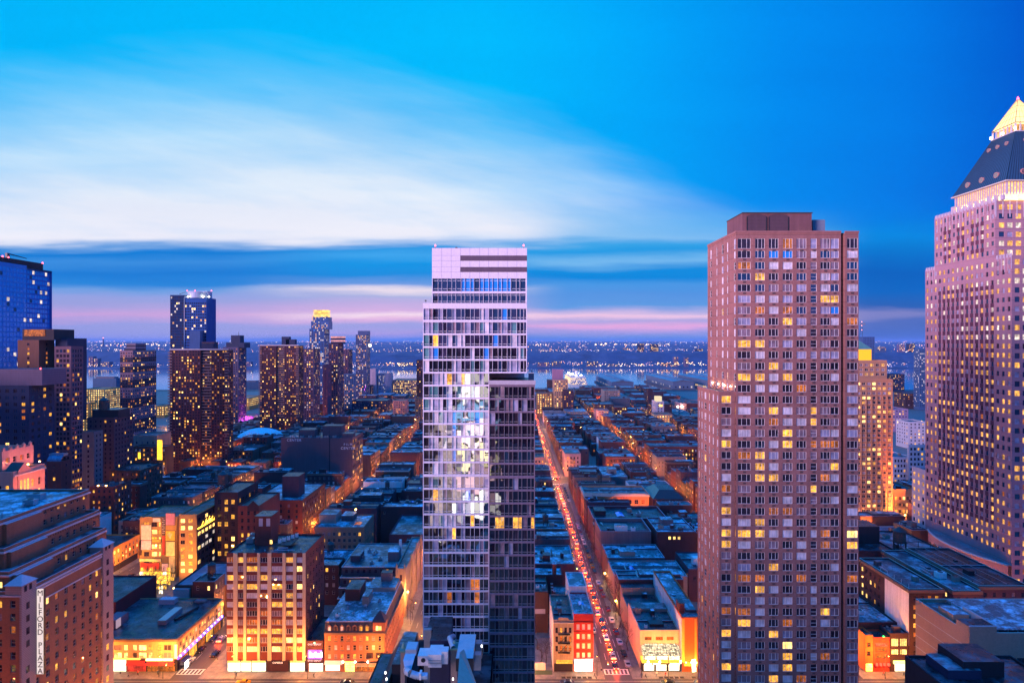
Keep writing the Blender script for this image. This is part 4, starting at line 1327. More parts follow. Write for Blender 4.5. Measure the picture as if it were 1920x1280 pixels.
# ---- stepped brick hotel with vertical sign
def hotel():
 wl = W('hotel_brick_wall', (0.25, 0.10, 0.062), .22, streak=.15, brick=.5)
 wp = W('hotel_pale_pier', (0.33, 0.22, 0.22), .12, streak=.1, band=(.42, 0, .12))
 b = Bld('hotel', 'stepped brown brick hotel with white vertical letter sign on its corner pier', 'hotel', (-135, 163, 0))
 mix = [('dark', 66), ('curtain', 12), ('warm', 10), ('warmdim', 8), ('bright', 3), ('dusk', 3)]
 XR = -117.0
 ya, yb = 146.0, 179.0
 tiers = [(XR, ya, yb, 0, 51.8), (-121.0, 147.5, 183.0, 51.8, 56.0), (-125.0, 150.8, 186.0, 56.0, 60.4), (-129.2, 154.5, 187.5, 60.4, 66.2)]
 for i, (x1, y0, y1, z0, z1) in enumerate(tiers):
  L = y1 - y0
  if i == 0:
   rs = rows_down(z1 - 4.2, 8, 3.05, 1.7)
   top = [(z1 - 2.6, z1 - 1.0)]
   c = [(a, a + 1.15) for a in (1.4, 4.6, 8.0, 11.1, 14.3, 17.5, 20.7, 23.7, 26.4, 28.6, 31.0)]
   c = [q for q in c if q[1] < L - .6]
   fs_ = spec([(a, a + 1.2) for a in (44.2, 47.4, 50.6)], rows_down(z1 - 1.5, 20, 3.05, 1.7), mix, 'sash', 'stone', rec=.22)
   rsx = rs
  else:
   rsx = rows(z0, z1, 3.05, 1.5, .9)[:2]
   c = cols(L, 12, 1.1, 1.0)
   fs_ = spec([(a, a + 1.2) for a in (40.5, 43.4, 46.2)], rsx, mix, 'sash', 'stone', rec=.22)
   if x1 - (-170) < 47.6:
    fs_['cs'] = [q for q in fs_['cs'] if q[1] < x1 + 169]
  b.block(-170, x1, y0, y1, z0, z1, wl, 'silver' if i == 3 else 'grey', front=fs_, right=spec(c, rsx, mix, 'sash', 'stone', rec=.22), par=.7, coping=TRIM['mauve'])
  b.part('cornice', lambda m: (m.box(x1 + .003, x1 + .35, y0 - .35, y1 + .2, z1 - .5, z1 - .1, TRIM['mauve']), m.box(-170, x1 + .003, y0 - .35, y0 - .003, z1 - .5, z1 - .1, TRIM['mauve'])))
  if i:
   def corb(m):
    n_ = int((y1 - y0) / .9)
    m.box(x1 + .002, x1 + .12, y0, y1, z1 - .8, z1 - .55, wl)
    for k in range(n_):
     m.box(x1 + .003, x1 + .2, y0 + k * .9, y0 + k * .9 + .4, z1 - 1.2, z1 - .503, wl)
   b.part('corbel_pattern', corb)
   # projecting half of each tier
   b.part('bay', lambda m: m.box(x1 + .003, x1 + 1.1, y0 + 1.0, y0 + 13.0, z0, z1 - .51, wl, top=TRIM['mauve']))
 # corner piers with pyramid caps
 for (p0, p1, zc) in ((ya - .3, 150.2, 55.2), (174.8, yb + .3, 54.6)):
  def pier(m):
   m.box(XR + .004, XR + .5, p0, p1, 0, 51.9, wp)
   m.box(XR - 3.4, XR + .5, p0, p1, 51.9, zc - 1.2, wp)
  pr = b.part('corner_pier', pier)
  b.part('pier_cap', lambda m: m.pyramid(XR - 3.7, XR + .8, p0 - .3, p1 + .3, zc - 1.2, zc + .6, TRIM['mauve'], .25), pr)
  def slots(m):
   for k in range(2):
    y = p0 + .8 + k * 1.5
    m.box(XR + .503, XR + .53, y, y + .8, 52.2, 53.6, P['dark'])
    m.box(XR + .503, XR + .53, p0 + 1.4, p0 + 2.4, 47.8 - k * 6.1, 49.4 - k * 6.1, P['dark'])
    m.box(XR + .503, XR + .53, p0 + 1.4, p0 + 2.4, 44.75 - k * 6.1, 46.3 - k * 6.1, P['dark'])
   for k in range(10):
    m.box(XR + .503, XR + .53, p0 + 1.4, p0 + 2.4, 32.5 - k * 3.05, 34.1 - k * 3.05, P['warm'] if k in (3, 6) else P['dark'])
  b.part('pier_windows', slots, pr)
 b.part('belt_course', lambda m: (m.box(XR + .006, XR + .3, 150.3, 174.7, 50.6, 51.0, TRIM['mauve']), m.box(XR + .006, XR + .22, 150.3, 174.7, 47.6, 47.9, TRIM['mauve'])))
 # vertical sign
 sg = glow('sign_white_panel', (1.0, 0.80, 0.78), 0.95)
 lt = plain('sign_wine_letters', (0.10, 0.008, 0.02), .5)
 zt, zb = 51.3, 30.6
 s = b.part('sign', lambda m: m.box(XR + .55, XR + 2.25, 150.3, 150.7, zb, zt, sg))
 txt = 'MILFORD PLAZA'
 for i, ch in enumerate(txt):
  if ch != ' ':
   z = zt - .9 - i * (zt - zb - 1.6) / (len(txt) - 1)
   text('sign_letter', ch, s, (XR + 1.4, 150.25, z), 1.9, lt, extrude=.03)
 b.part('sign_frame', lambda m: (m.box(XR + .47, XR + .547, 150.2, 150.8, zb - .1, zt + .1, METALD), m.box(XR + 2.253, XR + 2.33, 150.2, 150.8, zb - .1, zt + .1, METALD)), s)
 # roof clutter
 b.bulkhead(-146, -139.5, 158, 165, 66.2, 70.6, wl)
 b.part('roof_tank', lambda m: m.cyl(-150, 157, 66.2, 69.2, 1.7, 1.7, 14, METALD))
 for k in range(5):
  b.vent(-133 - k * 1.2, 160 + k * 5, 66.2)
 b.acunit(-135, 172, 66.2, 3, 2, 1.6)
 b.acunit(-138, 178, 66.2, 4, 2.4, 1.8)
 return b
hotel()

def flood(b, x, y, z, e, col, d, ang=100):
 b.part('floodlight', lambda m: m.cyl(x, y, z - .5, z - .1, .3, .3, 8, LAMPW))
 ld = bpy.data.lights.new('floodlight', 'SPOT'); ld.energy = e; ld.color = col; ld.spot_size = radians(ang); ld.spot_blend = .8; ld.shadow_soft_size = .4
 lo = bpy.data.objects.new('floodlight', ld); COL.objects.link(lo); lo.parent = b.root
 lo.location = (x - b.root.location.x, y - b.root.location.y, z); aim(lo, d)
for x in (-162, -148, -134):  # added orange wash on the hotel front, standing in for city glow
 flood(ALL[-1], x, 128, 22, 60000, (1, .20, .05), (.1, .8, .55))
# ---- ornate stone tower top with gable, floodlit
def ornate():
 st = W('rosy_terracotta_wall', (0.46, 0.26, 0.22), .15, streak=.2)
 b = Bld('ornate_building', 'rose floodlit stone building with a gabled attic and round-topped windows', 'building', (-190, 236, 0))
 mixo = [('warm', 40), ('bright', 20), ('dark', 40)]
 y = 228.0
 x1 = gx(84, 252)
 b.block(-214, x1, 236, 252, 0, gz(880, 244), st, 'dark', front=spec(cols(x1 + 214, 7, 1.5, 1), [(46, 49.5), (52.5, 56.5)], mixo, 'sash', 'stone', rec=.4), right=spec(cols(16, 4, 1.5, 1), [(48.5, 52.5), (54, 57)], mixo, 'sash', 'stone', rec=.4), par=.8)
 xb = gx(63, 258)
 b.block(-220, xb, 242, 258, gz(880, 244), gz(846, 246), st, 'dark', front=spec(cols(xb + 220, 8, 1.8, 1), [(63.2, 65.8)], [('dark', 70), ('warmdim', 30)], 'sash', 'stone', rec=.4), right=spec(cols(16, 4, 1.8, 1), [(63.4, 65.6)], [('dark', 70), ('warmdim', 30)], 'sash', 'stone', rec=.4), par=.6)
 zu, zl = gz(846, 246) + .6, gz(880, 244)
 def merl(m):
  for k in range(5):
   m.box(xb - .6, xb + .1, 242.3 + k * 3.4, 243.5 + k * 3.4, zu, zu + 1.3, st)
   m.cyl(xb - .25, 242.9 + k * 3.4, zu + 1.3, zu + 1.9, .55, .1, 8, st)
   m.box(xb - 3 - k * 3.4, xb - 1.8 - k * 3.4, 241.9, 242.6, zu, zu + 1.3, st)
 b.part('battlement', merl)
 def gab(m):
  X = x1 + .35
  m.box(x1 + .003, X, 238, 244, zl - 11, zl + .4, st)
  m.face([(X, 237.6, zl + .4), (X, 244.4, zl + .4), (X, 241, zl + 3.4)], st)
  m.face([(X, 237.6, zl + .4), (X, 241, zl + 3.4), (X - 5, 241, zl + 3.4), (X - 5, 237.6, zl + .4)], TRIM['dark'])
  m.face([(X, 241, zl + 3.4), (X, 244.4, zl + .4), (X - 5, 244.4, zl + .4), (X - 5, 241, zl + 3.4)], TRIM['dark'])
  m.box(x1 + .003, X + .3, 236, 252, zl - 1.2, zl - .7, TRIM['cream'])
 b.part('gable', gab)
 w2 = glow('gable_window_light', (1.0, .50, .12), 1.6, .3, 1.2)
 def gw(m):
  for y in (239.4, 241.2, 242.8):
   m.box(x1 + .36, x1 + .4, y - .45, y + .45, zl - 7.5, zl - 3.5, w2)
   m.face([(x1 + .4, y + .45 * cos(pi * q / 8), zl - 3.5 + .5 * sin(pi * q / 8)) for q in range(9)], w2)
 b.part('arched_window', gw)
 b.part('balcony', lambda m: m.box(x1 + .4, x1 + 2.2, 238, 244, zl - 11, zl - 9.8, st))
 for y in (237, 241, 246, 251):
  flood(b, x1 + 7, y, zl - 13, 9000, (1, .20, .07), (-.8, 0, .75), 120)
 b.block(-222, x1 + 8, 222, 235.5, 0, 44, st, 'dark', front=spec(cols(x1 + 230, 9, 1.3, 1), rows_down(44, 8, 3.4, 1.9), [('dark', 70), ('warmdim', 30)], 'sash', 'stone', rec=.3), par=.5)
 for x in (243, 250, 256):
  flood(b, xb + 4, x, zl + 1.2, 2500, (1, .24, .16), (-.6, 0, .7), 140)
 return b
ornate()

# ---- navy glass block with yellow windows, mauve plant storey on top
b = tower('office_block', 'navy office block dotted with big yellow windows under a mauve plant storey', -12, 102, 726, 330, 28, WALL['navy'], 3.6, 2.0, 3.6, 1.9,
   [('dusk', 36), ('dark', 40), ('warm', 16), ('bright', 4), ('warmdim', 4)], 'double', 'dark', cat='office block')
pl = W('mauve_plant_cladding', (0.15, 0.10, 0.15), .2, band=(1.2, 0, .1))
b.part('plant_storey', lambda m: m.box(gx(-12, 332), gx(79, 332), 332, 350, b.Z + .9, gz(692, 332), pl, top=ROOF['dark'], skip='d'))
o = b.part('beacon_lens', lambda m: m.cyl(gx(76, 332.5), 332.5, gz(692, 332), gz(692, 332) + .7, .3, .2, 8, REDL))

# ---- brown block pair
b = tower('apartment_tower', 'brown apartment tower with lit orange flank panel and dark crown', 33, 102, 640, 385, 26, W('orange_brown_panel', (0.15, 0.06, 0.042), .15), 2.9, 1.4, 6.0, 1.5,
   [('dark', 60), ('warm', 25), ('warmdim', 15)], 'plain', 'dark', cat='tower block')
b.part('crown', lambda m: (m.box(gx(42, 386), gx(101, 386), 386, 404, b.Z + .9, gz(617, 386), WALL['black'], top=ROOF['dark'], skip='d'), m.box(gx(45, 385.6), gx(84, 385.6), 385.7, 385.997, gz(630, 386), gz(618, 386), P['warmdim'])))
b.part('dark_wing', lambda m: m.box(gx(104, 392), gx(126, 392), 392, 410, 60, gz(634, 392), WALL['navy'], top=ROOF['dark']))
b = tower('apartment_tower', 'plum apartment tower with a tight grid of square windows', 102, 156, 652, 372, 26, W('plum_concrete_frame', (0.14, 0.07, 0.10), .12), 2.95, 1.5, 2.05, 1.75,
   [('dark', 62), ('dusk', 20), ('warm', 10), ('warmdim', 6), ('bright', 2)], 'plain', 'dark', cat='tower block')

# ---- blue glass tower at the edge
def blue_tower():
 XR, ya, yb = -330.0, 392.0, 440.0
 zt = gz(508, 438)
 b = Bld('glass_tower', 'bright blue curtain wall tower with a red-lit crane arm on top', 'skyscraper', (-345, 416, 0))
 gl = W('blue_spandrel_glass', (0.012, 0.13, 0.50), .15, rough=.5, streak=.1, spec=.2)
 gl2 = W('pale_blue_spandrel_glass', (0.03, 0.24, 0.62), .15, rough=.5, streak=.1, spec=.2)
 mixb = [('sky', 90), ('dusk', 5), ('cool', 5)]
 L = yb - ya
 ysp = 330.0 * F / 910
 mb = MB()
 # +X flank: u runs away from the camera
 rs = rows_down(zt - 1.5, 40, 3.3, 2.4)
 b.facade(mb, (XR, ya), (0, 1), ysp - ya, 0, zt + 1.2, gl2, cols(ysp - ya, 9, 2.2), rs, mixb, 'plain', 'dark', rec=.08)
 b.facade(mb, (XR - 1.6, ysp), (0, 1), yb - ysp, 0, zt, gl, cols(yb - ysp, 10, 2.0), rs, mixb, 'plain', 'dark', rec=.08)
 mb.face([(XR - 1.6, ysp, 0), (XR, ysp, 0), (XR, ysp, zt + 1.2), (XR - 1.6, ysp, zt + 1.2)], gl)
 b.facade(mb, (XR - 30, ya), (1, 0), 30, 0, zt + 1.2, gl, cols(30, 11, 2.2), rs, mixb, 'plain', 'dark', rec=.08)
 mb.face([(XR, yb, 0), (XR - 30, yb, 0), (XR - 30, yb, zt), (XR, yb, zt)], gl)
 mb.face([(XR - 30, ya, zt), (XR, ya, zt), (XR, yb, zt), (XR - 30, yb, zt)], ROOF['dark'])
 mb.obj('wall', b.root)
 b.part('screen_wall', lambda m: m.box(XR - 28, XR - 1.2, ya + 2, gx(85, 1) * 0 + 330 * F / 874 - 1, zt, zt + 4.6, WALL['black']))
 zc = zt + 4.6
 b.part('roof_crane', lambda m: (m.box(XR - 4, XR - 2.5, 404, 406, zc, zc + 3.4, METALD), m.tube((XR - 3.2, 405, zc + 3.2), (XR - 3.2, 421, zc + 2.0), .45, .25, METALD)))
 for yy in (399, 403.6, 433):
  b.part('beacon_lens', lambda m: m.cyl(XR - 1.4, yy, zc, zc + .9, .4, .3, 8, REDL))
 BOXES.append((XR - 30, XR, ya, yb, 0, zt))
blue_tower()

# ---- banded tower
def banded():
 Y = 560.0
 b = Bld('banded_tower', 'apartment tower in alternating dark and pale bands with striped roof house', 'tower block', (gx(259, Y), Y + 14, 0))
 dk, pk = W('dark_band_brick', (0.05, 0.035, 0.055), .2), W('lit_band_panel', (0.30, 0.17, 0.20), .15)
 pg = W('shaded_band_panel', (0.20, 0.15, 0.20), .15)  # rosier front and greyer flank tones paint the lit and shaded sides
 xa, xm, xe = gx(225, Y), gx(249, Y), gx(293, Y)
 ys = [657, 670, 679, 687, 698, 712, 727, 746, 765, 787, 810, 835, 880]
 mix1 = [('dark', 66), ('warm', 14), ('warmdim', 8), ('bright', 6), ('dusk', 6)]
 for i, (p, q) in enumerate(zip(ys, ys[1:])):
  mb = MB()
  z1, z0 = gz(p, Y), max(0, gz(q, Y))
  w1, w2 = (pk, pg) if i % 2 == 0 else (dk, dk)
  rs = rows(z0, z1 + .5, 2.6, 1.3, .6)
  b.facade(mb, (xa, Y), (1, 0), xm - xa, z0, z1, w1, cols(xm - xa, 5, 1.1), rs, mix1, 'plain', 'dark', rec=.1)
  b.facade(mb, (xm, Y), (0, 1), 37, z0, z1, w2, cols(37, 12, 1.4), rs, mix1, 'plain', 'dark', rec=.1)
  if i == 0:
   mb.face([(xa, Y, z1), (xm, Y, z1), (xm, Y + 37, z1), (xa, Y + 37, z1)], ROOF['dark'])
  mb.obj('wall', b.root)
 zt = gz(657, Y)
 for k, (p, q) in enumerate(((657, 653.5), (653.5, 650), (650, 647), (647, 643.5))):
  b.part('roof_house', lambda m: m.box(xm - 9 - (0 if k else 2), xm - .5, Y + 5, Y + 21, gz(p, Y) + .002 * k, gz(q, Y), dk if k % 2 == 0 else pg))
 BOXES.append((xa, xm, Y, Y + 37, 0, zt))
banded()

# ---- the two big balcony towers
def balcony_tower(label, pxs, py, Y, depth, phouse, seed):
 rr = random.Random(seed)
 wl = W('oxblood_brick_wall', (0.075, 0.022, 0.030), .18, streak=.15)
 wd = W('oxblood_recess_shade', (0.045, 0.018, 0.026), .2)  # darker copy of the brick paints the recess in shade
 X = [gx(p, Y) for p in pxs]
 zt = gz(py, Y)
 b = Bld('balcony_tower', label, 'tower block', ((X[0] + X[-1]) / 2, Y + depth / 2, 0), 'pair of brick balcony towers')
 mixx = [('dark', 64), ('warm', 13), ('warmdim', 8), ('bright', 5), ('curtain', 6), ('dusk', 4)]
 rs = rows_down(zt - .8, 3, 2.45, 1.35)
 n = len(X) - 1
 mb = MB()
 for i in range(n):
  w = X[i + 1] - X[i]
  off = 2.2 if i % 2 else 0.0
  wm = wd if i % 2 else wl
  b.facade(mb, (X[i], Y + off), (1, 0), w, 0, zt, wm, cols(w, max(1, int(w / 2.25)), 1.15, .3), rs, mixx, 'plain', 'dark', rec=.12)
  if off:
   mb.face([(X[i], Y, 0), (X[i], Y + off, 0), (X[i], Y + off, zt), (X[i], Y, zt)], wl)
   mb.face([(X[i + 1], Y + off, 0), (X[i + 1], Y, 0), (X[i + 1], Y, zt), (X[i + 1], Y + off, zt)], wl)
 b.facade(mb, (X[-1], Y), (0, 1), depth, 0, zt, wl, cols(depth, max(3, int(depth / 2.6)), 1.15, .6), rs, mixx, 'plain', 'dark', rec=.12)
 mb.face([(X[-1], Y + depth, 0), (X[0], Y + depth, 0), (X[0], Y + depth, zt), (X[-1], Y + depth, zt)], wl)
 mb.face([(X[0], Y + depth, 0), (X[0], Y, 0), (X[0], Y, zt), (X[0], Y + depth, zt)], wl)
 mb.face([(X[0], Y, zt), (X[-1], Y, zt), (X[-1], Y + depth, zt), (X[0], Y + depth, zt)], ROOF['dark'])
 mb.obj('wall', b.root)
 # balconies up both corners and in the recess
 bal = plain('balcony_slab', (0.19, 0.11, 0.12), .7)
 k = 0
 for (ra, rb) in rs:
  if k >= 33:
   break
  k += 1
  for (a, c, y) in ((X[0] - 1.1, X[0] + 2.4, Y - .9), (X[-1] - 2.4, X[-1] + 1.1, Y - .9), (X[1] + .3, X[2] - .3, Y + 1.2)):
   b.part('balcony', lambda m: (m.box(a, c, y, y + 1.5, ra - .55, ra - .4, bal), m.box(a, c, y, y + .08, ra - .4, ra + .5, bal, skip='d')))
 b.part('parapet', lambda m: m.box(X[0] - .2, X[-1] + .2, Y - .2, Y + .2, zt + .003, zt + 1.0, TRIM['mauve']))
 for (p, q, z) in phouse:
  b.part('roof_house', lambda m: m.box(gx(p, Y + 3), gx(q, Y + 3), Y + 3, Y + 9, zt, gz(z, Y + 3), WALL['navy'], top=ROOF['dark'], skip='d'))
 BOXES.append((X[0], X[-1], Y, Y + depth, 0, zt))
 return b
balcony_tower('closer oxblood brick balcony tower standing before the dark blue glass tower', (318, 376, 396, 427), 656, 520, 10, ((378, 400, 643),), 3)
balcony_tower('farther oxblood brick balcony tower with a blocky navy roof house', (487, 518, 533, 559), 648, 700, 18, ((528, 542, 631), (536, 553, 636)), 4)

# ---- dark blue slab with white drum on top, behind
def dark_slab():
 Y = 740.0
 b = Bld('glass_tower', 'dark blue glass slab crowned by a white lit drum and mast', 'skyscraper', (gx(362, Y), Y + 14, 0))
 g1 = W('midnight_glass_dark', (0.010, 0.028, 0.10), .2, rough=.7, spec=.1); g2 = W('midnight_glass', (0.018, 0.075, 0.28), .2, rough=.7, spec=.1)  # dark and lighter tones paint one glass as two differently lit faces
 xa, xm, xe = gx(319, Y), gx(345, Y), gx(387, Y)
 zt, zr = gz(553, Y), gz(558, Y)
 mixs = [('navy', 52), ('dark', 38), ('warm', 4), ('bright', 3), ('cool', 3)]
 mb = MB()
 rs = rows_down(zt - 2, 30, 3.4, 2.2)
 b.facade(mb, (xa, Y), (1, 0), xm - xa, 0, zt, g1, cols(xm - xa, 7, 1.7, .5), rs, mixs, 'plain', 'dark', rec=0)
 b.facade(mb, (xm, Y + 1.0), (1, 0), xe - xm, 0, zr, g2, cols(xe - xm, 10, 1.9, .5), rs[2:], mixs, 'plain', 'dark', rec=0)
 mb.face([(xe, Y, 0), (xe, Y + 24, 0), (xe, Y + 24, zr), (xe, Y, zr)], g2)
 mb.face([(xm, Y, zr), (xm, Y + 1, zr), (xm, Y + 1, zt), (xm, Y, zt)], g1)
 mb.face([(xa, Y, zt), (xm, Y, zt), (xm, Y + 24, zt), (xa, Y + 24, zt)], ROOF['dark'])
 mb.face([(xm, Y, zr), (xe, Y, zr), (xe, Y + 24, zr), (xm, Y + 24, zr)], ROOF['dark'])
 mb.obj('wall', b.root)
 dr = b.part('roof_drum', lambda m: (m.box(gx(347, Y), gx(384, Y), Y + 6, Y + 18, zr, gz(545, Y), W('drum_panel', (.35, .42, .55), .1)), m.cyl(gx(366, Y), Y + 8, zr, gz(546.5, Y), 9, 9, 20, W('drum_panel', (.35, .42, .55), .1))))
 for p in (352, 361, 380, 391):
  b.part('roof_lamp', lambda m: m.cyl(gx(p, Y), Y - .5 + 1.5, gz(556.5, Y), gz(555, Y), .9, .6, 8, LAMPC), dr)
 for p in (346, 361, 392):
  b.part('beacon_lens', lambda m: m.cyl(gx(p, Y), Y + 6, gz(544.8, Y), gz(543.6, Y), .45, .4, 8, REDL), dr)
 b.part('roof_mast', lambda m: m.tube((gx(334, Y), Y + 3, gz(551, Y)), (gx(345, Y), Y + 4, gz(547, Y)), .3, .2, METALD))
 b.part('low_block', lambda m: (m.box(gx(356, 730), gx(375, 730), 730, 738, 40, gz(620, 730), W('midblue_glass', (.03, .075, .20), .2, rough=.25)), m.box(gx(378, 728), gx(402, 728), 728, 737, 40, gz(641, 728), WALL['brick_dark'])))
 BOXES.append((xa, xe, Y, Y + 24, 0, zr))
dark_slab()

blueish = W('dusky_blue_concrete', (0.085, 0.07, 0.14), .15)
b = tower('apartment_tower', 'slim dusky blue apartment tower with stepped top and a needle mast', 418, 462, 652, 800, 24, blueish, 2.9, 1.3, 2.7, 1.5, TOWERMIX, cat='tower block')
b.part('stepped_top', lambda m: (m.box(gx(433, 803), gx(450, 803), 803, 815, b.Z, gz(628.5, 803), WALL['navy']), m.box(gx(424, 802), gx(458, 802), 802, 820, b.Z, gz(642, 802), WALL['navy']), m.tube((gx(447.5, 805), 805, gz(629, 805)), (gx(447.5, 805), 805, gz(621, 805)), .35, .12, METALD)))
purp = W('purple_brick_frame', (0.105, 0.055, 0.10), .15)
tower('apartment_tower', 'plain purple brick tower close behind the farther balcony tower', 569, 600, 655, 790, 26, purp, 2.9, 1.4, 2.7, 1.5, TOWERMIX, cat='tower block')
b = tower('glass_tower', 'tallest blue glass tower of the river group with gold lit crown', 580, 618, 617, 1010, 30, W('river_blue_glass', (0.05, 0.10, 0.26), .2, rough=.25), 3.2, 1.8, 2.7, 2.0, [('dusk', 44), ('dark', 24), ('cool', 16), ('warm', 8), ('sky', 8)], cat='skyscraper')
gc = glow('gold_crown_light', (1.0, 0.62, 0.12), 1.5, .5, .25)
rg_ = W('river_blue_glass', (0, 0, 0))
def up(m):
 for (p, q, za, zb_) in ((583, 616, 617, 602), (587, 615, 602, 594)):
  m.box(gx(p, 1012), gx(q, 1012), 1012, 1034, gz(za, 1010), gz(zb_, 1012), rg_)
b.part('upper_storeys', up)
def upw(m):
 for j in range(9):
  for i in range(10):
   if R.random() < .55:
    xx = gx(585 + i * 3, 1011.9); z = gz(617, 1010) + 1.2 + j * 2.4
    m.box(xx, xx + 1.5, 1011.88, 1011.99, z, z + 1.5, P[pick([('cool', 4), ('warm', 3), ('dusk', 5)])])
b.part('upper_windows', upw)['kind'] = 'stuff'
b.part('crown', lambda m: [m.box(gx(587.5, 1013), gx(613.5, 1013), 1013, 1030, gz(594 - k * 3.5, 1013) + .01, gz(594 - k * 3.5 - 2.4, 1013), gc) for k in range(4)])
b = tower('apartment_tower', 'purple river tower topped by two glowing pink bands', 616, 644, 645, 860, 26, purp, 2.9, 1.3, 2.6, 1.5, TOWERMIX, cat='tower block')
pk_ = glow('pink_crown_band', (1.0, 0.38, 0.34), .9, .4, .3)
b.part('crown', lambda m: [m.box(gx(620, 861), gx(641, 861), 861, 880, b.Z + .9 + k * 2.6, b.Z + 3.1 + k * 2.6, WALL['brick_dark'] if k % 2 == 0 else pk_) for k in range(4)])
tower('apartment_tower', 'plum windowless slab in front of the pink-banded river tower', 605, 621, 685, 840, 16, W('plum_slab', (.14, .055, .10), .1), 3, .9, 9, 1.2, [('dark', 90), ('warm', 10)], cat='tower block')
tower('apartment_tower', 'narrow purple tower between the pink-banded tower and the slim glass tower', 642, 661, 656, 930, 26, purp, 2.9, 1.3, 2.5, 1.5, TOWERMIX, cat='tower block')
tower('apartment_block', 'low pale blue block at the foot of the narrow purple tower', 645, 668, 702, 915, 12, W('pale_blue_block', (.12, .20, .34), .2), 2.9, 1.3, 2.5, 1.5, TOWERMIX, cat='block')
b = tower('glass_tower', 'slim blue glass tower standing alone before the river', 667, 694, 628, 1130, 28, W('slim_tower_glass', (0.06, 0.085, 0.19), .2, rough=.3), 3.0, 1.7, 2.6, 1.8, [('dusk', 40), ('dark', 30), ('cool', 10), ('warm', 14), ('lilac', 6)], cat='skyscraper')
b.part('upper_storeys', lambda m: m.box(gx(671, 1132), gx(690, 1132), 1132, 1150, b.Z, gz(620, 1132), W('slim_tower_glass', (0, 0, 0))))
b.part('floodlit_corner', lambda m: m.cyl(gx(693.5, 1129), 1129.5, gz(649, 1129), gz(645, 1129), 1.6, 1.4, 8, LAMPC))
tower('white_block', 'blank mauve-white block beside the slim glass tower', 694, 709, 692, 1180, 20, W('mauve_white_block', (.42, .34, .44), .08), 3, 1, 30, 1, [('dark', 1)], cat='block')
tower('white_block', 'pale block with a strip of teal lit windows near the river', 709, 737, 701, 1190, 20, W('pale_grey_block', (.34, .32, .42), .1), 3, 1.3, 2.4, 1.5, [('dark', 30), ('sky', 40), ('cool', 30)], cat='block', skip=lambda ci, z: ci > 4)
b = tower('low_office', 'long dark low building with a strip of small lit windows', 660, 735, 752, 900, 40, WALL['navy'], 4, 1.6, 2.6, 1.6, [('dark', 50), ('warm', 20), ('curtain', 30)], cat='building')
tower('apartment_block', 'salmon lit block standing on the lit street near the tower', 737, 766, 752, 820, 24, W('salmon_wall', (.46, .23, .20), .12), 3.0, 1.2, 3.0, 1.5, [('dark', 40), ('warm', 20), ('curtain', 40)], cat='block')
tower('apartment_tower', 'narrow dark red tower cut by the edge of the glass tower', 781, 800, 676, 900, 16, WALL['brick_dark'], 2.9, 1.2, 2.6, 1.5, TOWERMIX, cat='tower block')
tower('apartment_block', 'cream lit block cut by the glass tower edge', 778, 800, 748, 790, 16, WALL['brick_tan'], 3.2, 1.4, 3.2, 1.7, [('warm', 50), ('dark', 50)], cat='block')

# ---- windowless loft building with lettering
def loft():
 X0, X1, Y0, Y1 = gx(527, 450), -117.0, 450.0, 481.0
 wl = W('plum_grey_brick', (0.125, 0.075, 0.095), .12, streak=.2, brick=.3)
 b = Bld('loft_building', 'big blank plum brick loft building with white lettering near its roof', 'loft building', ((X0 + X1) / 2, 465, 0))
 zt = gz(822, 450)
 b.block(X0, X1, Y0, Y1, 0, zt, wl, 'dark', right=spec(cols(Y1 - Y0, 8, 2.2, .6), rows_down(zt - 1.5, 4, 3.7, 2.3), NIGHTLIT, 'factory', 'dark', rec=.2), par=.6)
 def pil(m):
  for p in (541, 586, 618, 655):
   m.box(gx(p, Y0) - .35, gx(p, Y0) + .35, Y0 - .12, Y0 - .003, 2, zt + .6, WALL['black'] if p == 618 else wl)
 b.part('downpipe', pil)
 lt = plain('white_letter_paint', (0.88, 0.84, 0.88), .6, 0, .02)
 for px in (551.5, 652.5):
  py = 825 if px < 600 else 840
  text('lettering', 'FILM', b.root, (gx(px, Y0), Y0 - .08, gz(py - 7, Y0)), 2.3, lt, spacing=1.5)
  text('lettering', 'CENTER', b.root, (gx(px, Y0), Y0 - .08, gz(py, Y0)), 2.6, lt, spacing=1.15)
 b.bulkhead(gx(560, 458), gx(590, 458), 458, 470, zt, zt + 5, wl)
 b.bulkhead(gx(605, 462), gx(640, 462), 462, 472, zt, zt + 7.5, wl)
 b.bulkhead(gx(640, 452), gx(660, 452), 453, 462, zt, zt + 3, wl)
 b.tank(gx(597, 468), 468, zt, 1.8, 3.4, 3)
 b.part('roof_pipe', lambda m: m.tube((gx(618, 452), 452, zt), (gx(618, 452), 452, zt + 6), .25, .2, METALD))
 for k in range(6):
  b.acunit(X0 + 8 + k * 6, 454, zt, 2.4, 2, 1.5)
loft()

